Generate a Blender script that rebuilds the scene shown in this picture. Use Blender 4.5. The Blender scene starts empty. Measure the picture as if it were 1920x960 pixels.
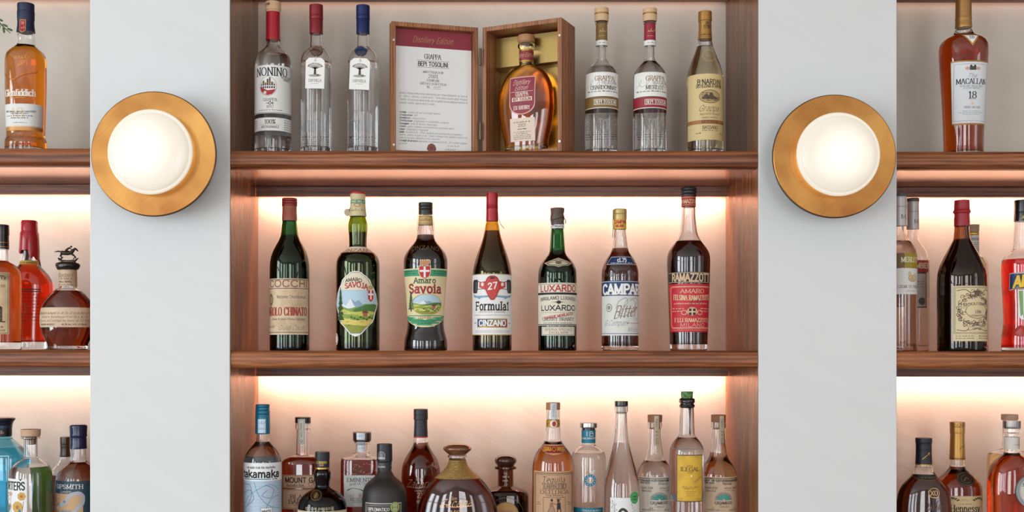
import bpy, math, random
from mathutils import Vector, Matrix
PI = math.pi
sc = bpy.context.scene
COL = sc.collection

# ---------------------------------------------------------------- camera
DIST = 2.155                       # camera to the plane of the shelf fronts (y = 0)
CX, CZ = -0.070, 0.304             # camera position; world z 0 is the picture's lower edge at y = 0
cam_d = bpy.data.cameras.new('camera'); cam = bpy.data.objects.new('camera', cam_d); COL.objects.link(cam)
cam.location = (CX, -DIST, CZ); cam.rotation_euler = (PI/2, 0, 0)
cam_d.sensor_width = 36; cam_d.lens = 36*DIST/1.92
cam_d.shift_x = 70/1920; cam_d.shift_y = 176/1920
cam_d.clip_start = 0.05
sc.camera = cam

# ---------------------------------------------------------------- exposure, world, lamps
sc.view_settings.view_transform = 'Standard'
sc.view_settings.look = 'None'
sc.view_settings.gamma = 1
sc.view_settings.use_curve_mapping = False
sc.view_settings.exposure = 0.0
sc.cycles.max_bounces = 20; sc.cycles.transmission_bounces = 16; sc.cycles.glossy_bounces = 6
sc.cycles.diffuse_bounces = 4; sc.cycles.transparent_max_bounces = 12
world = bpy.data.worlds.new('sky'); sc.world = world; world.use_nodes = True
world.node_tree.nodes['Background'].inputs[0].default_value = (0.62, 0.78, 1.0, 1)
world.node_tree.nodes['Background'].inputs[1].default_value = 1.2

def area(name, loc, rot, sx, sy, power, color, spread=PI, parent=None):
    d = bpy.data.lights.new(name, 'AREA'); d.shape = 'RECTANGLE'; d.size = sx; d.size_y = sy
    d.energy = power; d.color = color; d.spread = spread
    o = bpy.data.objects.new(name, d); COL.objects.link(o); o.location = loc; o.rotation_euler = rot
    if parent: o.parent = parent
    return o
# daylight through the tall windows of the room: four in the wall behind the camera, two in the left wall, one in the right wall
FLOOR, CEIL = -1.20, 1.90
RX0, RX1, RY = -3.6, 3.4, -5.2
REAR_WIN = [(-2.65, 0.8), (-1.35, 0.45), (0.75, 1.25), (2.55, 0.6)]
REAR_W = (37, 19, 39, 13)
for i, (wx, ww) in enumerate(REAR_WIN):
    area('daylight_rear', (wx, RY-0.12, 0.45), (PI/2, 0, 0), ww, 2.2, REAR_W[i], ((0.88, 0.955, 1.0), (0.9, 0.965, 1.0), (1.0, 0.985, 0.96), (1.0, 0.97, 0.93))[i])
LEFT_WIN = [(-3.9, 1.3), (-1.9, 1.3)]
for wy, ww in LEFT_WIN:
    area('daylight_left', (RX0-0.12, wy, 0.45), (PI/2, 0, -PI/2), ww, 2.2, 62, (0.88, 0.955, 1.0))
area('daylight_right', (RX1+0.12, -2.6, 0.45), (PI/2, 0, PI/2), 1.3, 2.2, 15, (1.0, 0.95, 0.90))
LED_COL = (1.0, 0.61, 0.45)
LED_POWER = {'left': (0, 1.7, 1.6), 'centre': (0, 3.2, 2.9), 'right': (0, 2.8, 2.6)}

# ---------------------------------------------------------------- materials
def lin(c):
    return c/12.92 if c <= 0.04045 else ((c+0.055)/1.055)**2.4
def hx(s):
    s = s.lstrip('#'); return tuple(lin(int(s[i:i+2], 16)/255) for i in (0, 2, 4))
_M = {}
def mat(name):
    m = bpy.data.materials.new(name); m.use_nodes = True
    return m, m.node_tree, m.node_tree.nodes['Principled BSDF']
def paint(c, rough=0.5, metal=0.0, coat=0.0, spec=0.5):
    k = ('p', c, rough, metal, coat, spec)
    if k not in _M:
        m, nt, b = mat('surface_'+c.strip('#'))
        b.inputs['Base Color'].default_value = (*hx(c), 1)
        b.inputs['Roughness'].default_value = rough; b.inputs['Metallic'].default_value = metal
        b.inputs['Coat Weight'].default_value = coat; b.inputs['Coat Roughness'].default_value = 0.1
        b.inputs['Specular IOR Level'].default_value = spec
        _M[k] = m
    return _M[k]
def N(nt, t, **kw):
    n = nt.nodes.new(t)
    for a, v in kw.items(): setattr(n, a, v)
    return n
def aged(c, c2, amount=0.5, rough=0.6):
    """paper with blotchy stains of its own"""
    k = ('a', c, c2, amount)
    if k not in _M:
        m, nt, b = mat('aged_paper')
        tc = N(nt, 'ShaderNodeTexCoord'); n = N(nt, 'ShaderNodeTexNoise'); n.inputs['Scale'].default_value = 38; n.inputs['Detail'].default_value = 5
        r = N(nt, 'ShaderNodeValToRGB'); r.color_ramp.elements[0].position = 0.42; r.color_ramp.elements[1].position = 0.72
        r.color_ramp.elements[0].color = (*hx(c), 1)
        a, d = hx(c), hx(c2); r.color_ramp.elements[1].color = (*[a[i]*(1-amount)+d[i]*amount for i in range(3)], 1)
        nt.links.new(tc.outputs['Object'], n.inputs['Vector']); nt.links.new(n.outputs['Fac'], r.inputs['Fac'])
        nt.links.new(r.outputs['Color'], b.inputs['Base Color']); b.inputs['Roughness'].default_value = rough
        _M[k] = m
    return _M[k]
def glass(c='#ffffff', rough=0.0, ior=1.5):
    k = ('g', c, rough, ior)
    if k not in _M:
        m, nt, b = mat('bottle_glass')
        b.inputs['Base Color'].default_value = (*hx(c), 1); b.inputs['Transmission Weight'].default_value = 1
        b.inputs['Roughness'].default_value = rough; b.inputs['IOR'].default_value = ior
        _M[k] = m
    return _M[k]
def liquid(t, ior=1.34):
    """t = colour left after 7 cm of the drink"""
    k = ('l', t)
    if k not in _M:
        m, nt, b = mat('drink')
        b.inputs['Base Color'].default_value = (1, 1, 1, 1); b.inputs['Transmission Weight'].default_value = 1
        b.inputs['Roughness'].default_value = 0; b.inputs['IOR'].default_value = ior
        co = [-math.log(max(v, 1e-4))/0.07 for v in t]; dn = max(co)*1.02+1e-3
        if dn > 0.5:
            v = N(nt, 'ShaderNodeVolumeAbsorption'); v.inputs['Density'].default_value = dn
            v.inputs['Color'].default_value = (*[1-a/dn for a in co], 1)
            nt.links.new(v.outputs[0], nt.nodes['Material Output'].inputs['Volume'])
        _M[k] = m
    return _M[k]
WATER = (0.985, 0.99, 0.99)
PALE = (0.95, 0.84, 0.52)
GOLD = (0.96, 0.62, 0.13)
AMBER = (0.86, 0.26, 0.015)
WHISKY = (0.72, 0.12, 0.006)
RUM = (0.34, 0.025, 0.003)
COLA = (0.05, 0.004, 0.001)
BLACKISH = (0.006, 0.0008, 0.0004)
RED = (0.85, 0.02, 0.012)

def wood(name, c1, c2, c3, axis='X', rough=0.38, scale=1.0, bump=0.15):
    m, nt, b = mat(name); L = nt.links.new
    tc = N(nt, 'ShaderNodeTexCoord'); mp = N(nt, 'ShaderNodeMapping')
    s = {'X': (1.6, 26, 26), 'Z': (26, 26, 1.6)}[axis]
    mp.inputs['Scale'].default_value = [v*scale for v in s]
    L(tc.outputs['Object'], mp.inputs['Vector'])
    n1 = N(nt, 'ShaderNodeTexNoise'); n1.inputs['Scale'].default_value = 1.1; n1.inputs['Detail'].default_value = 6; n1.inputs['Distortion'].default_value = 0.9
    L(mp.outputs[0], n1.inputs['Vector'])
    mp2 = N(nt, 'ShaderNodeMapping'); mp2.inputs['Scale'].default_value = [v*scale for v in ({'X': (14, 420, 420), 'Z': (420, 420, 14)}[axis])]
    L(tc.outputs['Object'], mp2.inputs['Vector'])
    n2 = N(nt, 'ShaderNodeTexNoise'); n2.inputs['Scale'].default_value = 1.0; n2.inputs['Detail'].default_value = 3
    L(mp2.outputs[0], n2.inputs['Vector'])
    w = N(nt, 'ShaderNodeTexWave'); w.wave_type = 'BANDS'; w.bands_direction = 'Z' if axis == 'X' else 'X'
    mp3 = N(nt, 'ShaderNodeMapping'); mp3.inputs['Scale'].default_value = [v*scale for v in ({'X': (1.5, 20, 30), 'Z': (30, 20, 1.5)}[axis])]
    L(tc.outputs['Object'], mp3.inputs['Vector']); L(mp3.outputs[0], w.inputs['Vector'])
    w.inputs['Scale'].default_value = 1.2; w.inputs['Distortion'].default_value = 9; w.inputs['Detail'].default_value = 3; w.inputs['Detail Scale'].default_value = 0.8
    r = N(nt, 'ShaderNodeValToRGB'); e = r.color_ramp.elements
    e[0].position = 0.30; e[0].color = (*hx(c1), 1); e[1].position = 0.72; e[1].color = (*hx(c3), 1)
    x = r.color_ramp.elements.new(0.5); x.color = (*hx(c2), 1)
    mx0 = N(nt, 'ShaderNodeMath', operation='MULTIPLY_ADD'); mx0.inputs[1].default_value = 0.20; L(w.outputs['Fac'], mx0.inputs[0])
    sc1 = N(nt, 'ShaderNodeMath', operation='MULTIPLY'); sc1.inputs[1].default_value = 0.85; L(n1.outputs['Fac'], sc1.inputs[0]); L(sc1.outputs[0], mx0.inputs[2])
    L(mx0.outputs[0], r.inputs['Fac'])
    pr = N(nt, 'ShaderNodeMapRange'); pr.inputs['From Min'].default_value = 0.32; pr.inputs['From Max'].default_value = 0.5
    pr.inputs['To Min'].default_value = 0.48; pr.inputs['To Max'].default_value = 1.0; L(n2.outputs['Fac'], pr.inputs['Value'])
    mu = N(nt, 'ShaderNodeMix', data_type='RGBA', blend_type='MULTIPLY'); mu.inputs['Factor'].default_value = 1
    L(r.outputs['Color'], mu.inputs['A']); L(pr.outputs[0], mu.inputs['B'])
    L(mu.outputs['Result'], b.inputs['Base Color'])
    bp = N(nt, 'ShaderNodeBump'); bp.inputs['Strength'].default_value = bump; bp.inputs['Distance'].default_value = 0.001
    L(n2.outputs['Fac'], bp.inputs['Height']); L(bp.outputs[0], b.inputs['Normal'])
    b.inputs['Roughness'].default_value = rough
    return m
WOOD = wood('oiled_oak', '#6a3a20', '#8a5330', '#a66b42', rough=0.15, bump=0.04)
WOODN = wood('oiled_oak_lipping', '#5c2f18', '#8e4f2a', '#b06e40', rough=0.42, bump=0.25)
WOODV = wood('oiled_oak_upright', '#693e22', '#82502f', '#99643e', axis='Z', bump=0.05, rough=0.24)
WOODR = wood('oak_rail', '#6a4030', '#865843', '#9c6e56', scale=0.8)
BOXW = wood('box_wood', '#82492a', '#a0643c', '#b57a4e', axis='Z', rough=0.45, scale=1.5)

def plaster(name, c, bump=0.25, streak=0.0, scale=9):
    m, nt, b = mat(name); L = nt.links.new
    tc = N(nt, 'ShaderNodeTexCoord'); mp = N(nt, 'ShaderNodeMapping'); mp0 = N(nt, 'ShaderNodeMapping'); mp0.inputs['Rotation'].default_value = (0, -0.5, 0); mp.inputs['Scale'].default_value = (1.0, 1.0, 5.0)
    L(tc.outputs['Object'], mp0.inputs['Vector']); L(mp0.outputs[0], mp.inputs['Vector'])
    n = N(nt, 'ShaderNodeTexNoise'); n.inputs['Scale'].default_value = scale; n.inputs['Detail'].default_value = 7; n.inputs['Distortion'].default_value = 0.6
    L(mp.outputs[0], n.inputs['Vector'])
    r = N(nt, 'ShaderNodeMapRange'); r.inputs['To Min'].default_value = 1-streak; r.inputs['To Max'].default_value = 1.0
    r.inputs['From Min'].default_value = 0.3; r.inputs['From Max'].default_value = 0.7
    L(n.outputs['Fac'], r.inputs['Value'])
    mu = N(nt, 'ShaderNodeMix', data_type='RGBA', blend_type='MULTIPLY'); mu.inputs['Factor'].default_value = 1
    mu.inputs['A'].default_value = (*hx(c), 1); L(r.outputs[0], mu.inputs['B']); L(mu.outputs['Result'], b.inputs['Base Color'])
    bp = N(nt, 'ShaderNodeBump'); bp.inputs['Strength'].default_value = bump; bp.inputs['Distance'].default_value = 0.004
    L(n.outputs['Fac'], bp.inputs['Height']); L(bp.outputs[0], b.inputs['Normal'])
    b.inputs['Roughness'].default_value = 0.6
    return m
PLASTER = plaster('trowelled_plaster', '#e6dccd', 0.16, 0.05)
PIER = plaster('painted_pier', '#e3e3e1', 0.10, 0.03, 4)

# ---------------------------------------------------------------- mesh helpers
def mk(name, verts, faces, mats, parent=None, midx=None, smooth=True, sharp=None, loc=None, rotz=0):
    me = bpy.data.meshes.new(name); me.from_pydata(verts, [], faces)
    for m in (mats if isinstance(mats, (list, tuple)) else [mats]): me.materials.append(m)
    if midx: me.polygons.foreach_set('material_index', midx)
    me.polygons.foreach_set('use_smooth', [smooth]*len(me.polygons))
    me.update()
    if sharp: me.set_sharp_from_angle(angle=math.radians(sharp))
    o = bpy.data.objects.new(name, me); COL.objects.link(o)
    if parent: o.parent = parent
    if loc: o.location = loc
    o.rotation_euler = (0, 0, rotz)
    return o
def empty(name, loc, rotz=0, label=None, cat=None, group=None):
    o = bpy.data.objects.new(name, None); COL.objects.link(o); o.location = loc; o.rotation_euler = (0, 0, rotz)
    o.empty_display_size = 0.02
    if label: o['label'] = label
    if cat: o['category'] = cat
    if group: o['group'] = group
    return o
class MB:
    def __init__(s): s.v = []; s.f = []
    def box(s, x0, x1, y0, y1, z0, z1):
        n = len(s.v); s.v += [(x, y, z) for z in (z0, z1) for y in (y0, y1) for x in (x0, x1)]
        s.f += [tuple(n+i for i in q) for q in ((0, 2, 3, 1), (4, 5, 7, 6), (0, 1, 5, 4), (2, 6, 7, 3), (0, 4, 6, 2), (1, 3, 7, 5))]
        return s
    def prism_x(s, prof, x0, x1):
        """extrude a (y, z) outline along x"""
        n = len(s.v); k = len(prof)
        s.v += [(x0, y, z) for y, z in prof]+[(x1, y, z) for y, z in prof]
        s.f += [(n+i, n+(i+1) % k, n+k+(i+1) % k, n+k+i) for i in range(k)]
        s.f += [tuple(n+i for i in range(k))[::-1], tuple(n+k+i for i in range(k))]
        return s
    def prism_z(s, prof, z0, z1):
        n = len(s.v); k = len(prof)
        s.v += [(x, y, z0) for x, y in prof]+[(x, y, z1) for x, y in prof]
        s.f += [(n+i, n+(i+1) % k, n+k+(i+1) % k, n+k+i) for i in range(k)]
        s.f += [tuple(n+i for i in range(k))[::-1], tuple(n+k+i for i in range(k))]
        return s
    def tube(s, pts, rad, seg=10):
        pts = [Vector(p) for p in pts]; k = len(pts); n = len(s.v)
        rr = rad if isinstance(rad, (list, tuple)) else [rad]*k
        for i, p in enumerate(pts):
            d = (pts[min(i+1, k-1)]-pts[max(i-1, 0)]).normalized()
            a = d.cross(Vector((0, 0, 1)));
            if a.length < 0.1: a = d.cross(Vector((0, 1, 0)))
            a.normalize(); b = d.cross(a)
            for j in range(seg):
                t = 2*PI*j/seg; s.v.append(tuple(p+a*math.cos(t)*rr[i]+b*math.sin(t)*rr[i]))
        for i in range(k-1):
            for j in range(seg):
                s.f.append((n+i*seg+j, n+i*seg+(j+1) % seg, n+(i+1)*seg+(j+1) % seg, n+(i+1)*seg+j))
        s.f.append(tuple(n+j for j in range(seg))[::-1]); s.f.append(tuple(n+(k-1)*seg+j for j in range(seg)))
        return s
    def ball(s, c, r, sx=1, sy=1, sz=1, rot=0, seg=12):
        n = len(s.v); R = seg//2
        for i in range(1, R):
            ph = PI*i/R
            for j in range(seg):
                t = 2*PI*j/seg; x, z = math.sin(ph)*math.cos(t)*r*sx, math.cos(ph)*r*sz
                x, z = x*math.cos(rot)-z*math.sin(rot), x*math.sin(rot)+z*math.cos(rot)
                s.v.append((c[0]+x, c[1]+math.sin(ph)*math.sin(t)*r*sy, c[2]+z))
        for i in range(R-2):
            for j in range(seg):
                s.f.append((n+i*seg+j, n+(i+1)*seg+j, n+(i+1)*seg+(j+1) % seg, n+i*seg+(j+1) % seg))
        s.f.append(tuple(n+j for j in range(seg))); s.f.append(tuple(n+(R-2)*seg+j for j in range(seg))[::-1])
        return s
    def out(s, name, m, parent=None, smooth=False, sharp=None, loc=None, rotz=0):
        return mk(name, s.v, s.f, m, parent, smooth=smooth, sharp=sharp, loc=loc, rotz=rotz)
def bev(o, w=0.001, seg=2):
    b = o.modifiers.new('edge', 'BEVEL'); b.width = w; b.segments = seg; b.limit_method = 'ANGLE'; b.angle_limit = 0.6
    return o
def spline(pts, sub=5):
    """smooth curve through points; a repeated point is a corner"""
    runs = [[pts[0]]]
    for p in pts[1:]:
        if p == runs[-1][-1]: runs.append([p])
        else: runs[-1].append(p)
    out = []
    for r in runs:
        if len(r) < 3: out += r; continue
        for i in range(len(r)-1):
            p0 = r[i-1] if i else r[i]; p1 = r[i]; p2 = r[i+1]; p3 = r[i+2] if i+2 < len(r) else r[i+1]
            # limited tangents keep the outline free of overshoot
            def tg(a, b, c):
                t = []
                for q in (0, 1):
                    d1, d2 = b[q]-a[q], c[q]-b[q]
                    t.append(0 if (a is b or b is c) is False and d1*d2 <= 0 else (d2 if a == b else d1 if b == c else 2*d1*d2/(d1+d2) if q == 1 else (d1+d2)/2))
                return t
            m1, m2 = tg(p0, p1, p2), tg(p1, p2, p3)
            for j in range(sub):
                t = j/sub; h = (2*t**3-3*t*t+1, t**3-2*t*t+t, -2*t**3+3*t*t, t**3-t*t)
                out.append(tuple(h[0]*p1[q]+h[1]*m1[q]+h[2]*p2[q]+h[3]*m2[q] for q in (0, 1)))
        out.append(r[-1])
    res = [out[0]]
    for p in out[1:]:
        if abs(p[0]-res[-1][0])+abs(p[1]-res[-1][1]) > 1e-6: res.append(p)
    return res

# ---------------------------------------------------------------- pen lettering: every letter is a set of pen strokes
GL = {
'A': '8|l0 0 4 10|l4 10 8 0|l1.4 3.5 6.6 3.5', 'B': '7.3|l1 0 1 10|c1 10 3.8 10 6 9.2 6 6.2 3.8 5.3 1 5.3|c1 5.3 4.2 5.3 6.8 4.4 6.8 1 4.2 0 1 0',
'C': '8|c7.4 7.6 6.2 9.6 4.2 10 1.5 8.6 .7 5 1.5 1.4 4.2 0 6.2 .4 7.5 2.4', 'D': '8.2|l1 0 1 10|c1 10 4 10 6.6 8.6 7.5 5 6.6 1.4 4 0 1 0',
'E': '7|l1 0 1 10|l1 10 6.3 10|l1 5.2 5.5 5.2|l1 0 6.6 0', 'F': '6.6|l1 0 1 10|l1 10 6.3 10|l1 5.2 5.3 5.2',
'G': '8.4|c7.4 7.6 6.2 9.6 4.2 10 1.5 8.6 .7 5 1.5 1.4 4.2 0 6.2 .4 7.4 1.6|l7.4 .8 7.4 4.6|l5 4.6 7.4 4.6', 'H': '8.2|l1 0 1 10|l7.2 0 7.2 10|l1 5.2 7.2 5.2',
'I': '2.8|l1.4 0 1.4 10', 'J': '5.2|l4 3 4 10|c4 3 3.6 .8 2 0 .5 .8', 'K': '8|l1 0 1 10|l1 4 7 10|l3 6 7.4 0', 'L': '6.6|l1 0 1 10|l1 0 6.2 0',
'M': '10|l1 0 1 10|l1 10 5 1|l5 1 9 10|l9 0 9 10', 'N': '8.4|l1 0 1 10|l1 10 7.4 0|l7.4 0 7.4 10', 'O': '8.8|c4.4 10 1.5 8.6 .6 5 1.5 1.4 4.4 0 7.3 1.4 8.2 5 7.3 8.6 4.4 10',
'P': '7|l1 0 1 10|c1 10 4.2 10 6.5 9 6.5 6 4.2 4.8 1 4.8', 'Q': '8.8|c4.4 10 1.5 8.6 .6 5 1.5 1.4 4.4 0 7.3 1.4 8.2 5 7.3 8.6 4.4 10|l5 2.5 8 -1.2',
'R': '7.6|l1 0 1 10|c1 10 4.2 10 6.5 9 6.5 6 4.2 4.9 1 4.9|l4 4.9 7.3 0', 'S': '7|c6.2 8 5 9.7 3.2 10 1 9 .9 6.9 3.2 5.3 5.8 4 6.4 2 5.2 .4 3.2 0 .7 2',
'T': '8|l4 0 4 10|l.5 10 7.5 10', 'U': '8.2|c1 10 1 4 1.8 1 4.1 0 6.4 1 7.2 4 7.2 10', 'V': '8|l0 10 4 0|l4 0 8 10', 'W': '11|l0 10 3 0|l3 0 5.5 9|l5.5 9 8 0|l8 0 11 10',
'X': '8|l.4 0 7.6 10|l.4 10 7.6 0', 'Y': '8|l0 10 4 5|l4 5 8 10|l4 0 4 5', 'Z': '7.6|l.8 10 6.8 10|l6.8 10 .8 0|l.8 0 7 0',
'0': '6.6|c3.3 10 1.2 8.6 .7 5 1.2 1.4 3.3 0 5.4 1.4 5.9 5 5.4 8.6 3.3 10', '1': '4.4|l2.6 0 2.6 10|l.8 8 2.6 10', '2': '6.6|c.9 7.6 1.6 9.6 3.4 10 5.6 8.6 5 5.8 .8 0|l.8 0 6 0',
'3': '6.6|c.9 8.6 3 10 5.4 8.6 5 6 2.6 5.2|c2.6 5.2 5.6 4.6 5.8 1.6 3.4 0 .8 1.4', '4': '7|l4.8 0 4.8 10|l4.8 10 .6 3|l.6 3 6.4 3', '5': '6.6|l1.4 10 5.6 10|l1.4 10 1.2 5.6|c1.2 5.6 3.4 6.4 5.6 5.2 5.6 1.6 3.2 0 .8 1.2',
'6': '6.6|c5.2 9.6 2.6 8.6 .9 5 .9 1.8 3.3 0 5.7 1.8 5.4 5 3.3 6 1 4', '7': '6.4|l.6 10 5.9 10|l5.9 10 2.4 0', '8': '6.6|c3.3 10 1.2 9 1.2 6.4 3.3 5.4 5.4 6.4 5.4 9 3.3 10|c3.3 5.4 .9 4.2 .9 1.2 3.3 0 5.7 1.2 5.7 4.2 3.3 5.4',
'9': '6.6|c5.6 6 3.3 4 1 5 .9 8.2 3.3 10 5.7 8.2 5.7 5 4 1.4 1.4 .4', '.': '2.6|l1.3 .2 1.3 .6', ',': '2.6|l1.4 .6 .9 -1.2', "'": '2.4|l1.2 8 1.2 10', '-': '4|l.6 4 3.4 4', ' ': '3.6', ':': '2.6|l1.3 1 1.3 1.4|l1.3 5.4 1.3 5.8',
'%': '8|l1 0 7 10|c2 10 .8 8 2 6 3.2 8 2 10|c6 4 4.8 2 6 0 7.2 2 6 4', '&': '8|c7 4 4 0 1 1.5 2 5 5 8 3.5 10 2 8.5 7.4 0', '+': '7|l3.5 1.5 3.5 8.5|l.5 5 6.5 5',
'a': '6.2|c.9 5.6 2.6 7 4.8 6 5 4|l5 4.8 5 0|c5 4 2.5 3.9 .8 2.6 .8 .8 2.2 0 4 .5 5 1.8', 'b': '6.6|l1 0 1 10|c1 5 3.3 7 5.5 6 5.9 3.5 5.3 .8 3.2 0 1 1.4',
'c': '5.6|c5 5.6 3.4 7 1.4 6 .7 3.5 1.4 .8 3.2 0 5.1 1.4', 'd': '6.6|l5.5 0 5.5 10|c5.5 5 3.2 7 1.1 6 .7 3.5 1.2 .8 3.2 0 5.5 1.6', 'e': '6|l.9 3.8 5.4 3.8|c5.4 3.8 5 6.2 3.2 7 1.4 6 .7 3.5 1.4 .8 3.3 0 5.3 1.4',
'f': '4|l1.8 0 1.8 8|c1.8 8 2.4 9.8 4 9.6|l.4 6.6 3.6 6.6', 'g': '6.4|c5.3 5 3.2 7 1.1 6 .7 3.5 1.2 .8 3.2 0 5.3 1.6|c5.3 7 5.3 -1 4.4 -2.8 2.5 -3 .9 -2.2', 'h': '6.6|l1 0 1 10|c1 4.6 3 7 5 6.2 5.5 4|l5.5 4 5.5 0',
'i': '2.8|l1.4 0 1.4 7|l1.4 9 1.4 9.6', 'j': '2.8|c1.6 7 1.6 -1 1 -2.8 -.4 -2.8|l1.6 9 1.6 9.6', 'k': '6.2|l1 0 1 10|l1 2.8 5.3 7|l2.6 4.2 5.8 0', 'l': '2.8|l1.4 0 1.4 10',
'm': '9.6|l1 0 1 7|c1 4.6 2.8 7 4.4 6.2 4.8 4|l4.8 4 4.8 0|c4.8 4.6 6.6 7 8.2 6.2 8.6 4|l8.6 4 8.6 0', 'n': '6.6|l1 0 1 7|c1 4.6 3 7 5 6.2 5.5 4|l5.5 4 5.5 0', 'o': '6.4|c3.2 7 1.3 6 .7 3.5 1.3 1 3.2 0 5.1 1 5.7 3.5 5.1 6 3.2 7',
'p': '6.6|l1 -3 1 7|c1 5 3.3 7 5.5 6 5.9 3.5 5.3 .8 3.2 0 1 1.4', 'q': '6.6|l5.5 -3 5.5 7|c5.5 5 3.2 7 1.1 6 .7 3.5 1.2 .8 3.2 0 5.5 1.6', 'r': '4.6|l1 0 1 7|c1 4.4 2.4 6.8 4.2 6.6', 's': '5.2|c4.6 5.6 3.4 7 1.6 6.8 .8 5.2 2.6 3.8 4.6 2.6 4.4 .6 2.6 0 .6 1.2',
't': '4.2|l1.9 1 1.9 9|c1.9 1 2.6 0 4 .6|l.4 6.8 3.8 6.8', 'u': '6.6|l5.5 0 5.5 7|c1 7 1 2.6 1.8 .4 3.6 0 5.5 2', 'v': '6|l.4 7 3 0|l3 0 5.6 7', 'w': '8.6|l.4 7 2.4 0|l2.4 0 4.3 6|l4.3 6 6.2 0|l6.2 0 8.2 7',
'x': '6|l.6 0 5.4 7|l.6 7 5.4 0', 'y': '6|l.4 7 3 0|l5.6 7 2 -3', 'z': '5.6|l.7 6.9 4.9 6.9|l4.9 6.9 .7 .1|l.7 .1 5.1 .1'}
_G = {}
def glyph(ch):
    if ch not in GL: ch = ch.upper() if ch.upper() in GL else ' '
    if ch not in _G:
        p = GL[ch].split('|'); st = []
        for q in p[1:]:
            n = [float(a) for a in q[1:].split()]; pts = list(zip(n[::2], n[1::2]))
            if q[0] == 'c':
                o = []
                for i in range(len(pts)-1):
                    p0 = pts[i-1] if i else (pts[-2] if pts[0] == pts[-1] else pts[0]); p1, p2 = pts[i], pts[i+1]
                    p3 = pts[i+2] if i+2 < len(pts) else (pts[1] if pts[0] == pts[-1] else pts[-1])
                    for j in range(3):
                        t = j/3
                        o.append(tuple(0.5*(2*p1[k]+(p2[k]-p0[k])*t+(2*p0[k]-5*p1[k]+4*p2[k]-p3[k])*t*t+(3*p1[k]-p0[k]-3*p2[k]+p3[k])*t**3) for k in (0, 1)))
                o.append(pts[-1]); pts = o
            st.append((q[0], pts))
        _G[ch] = (float(p[0]), st)
    return _G[ch]

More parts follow.
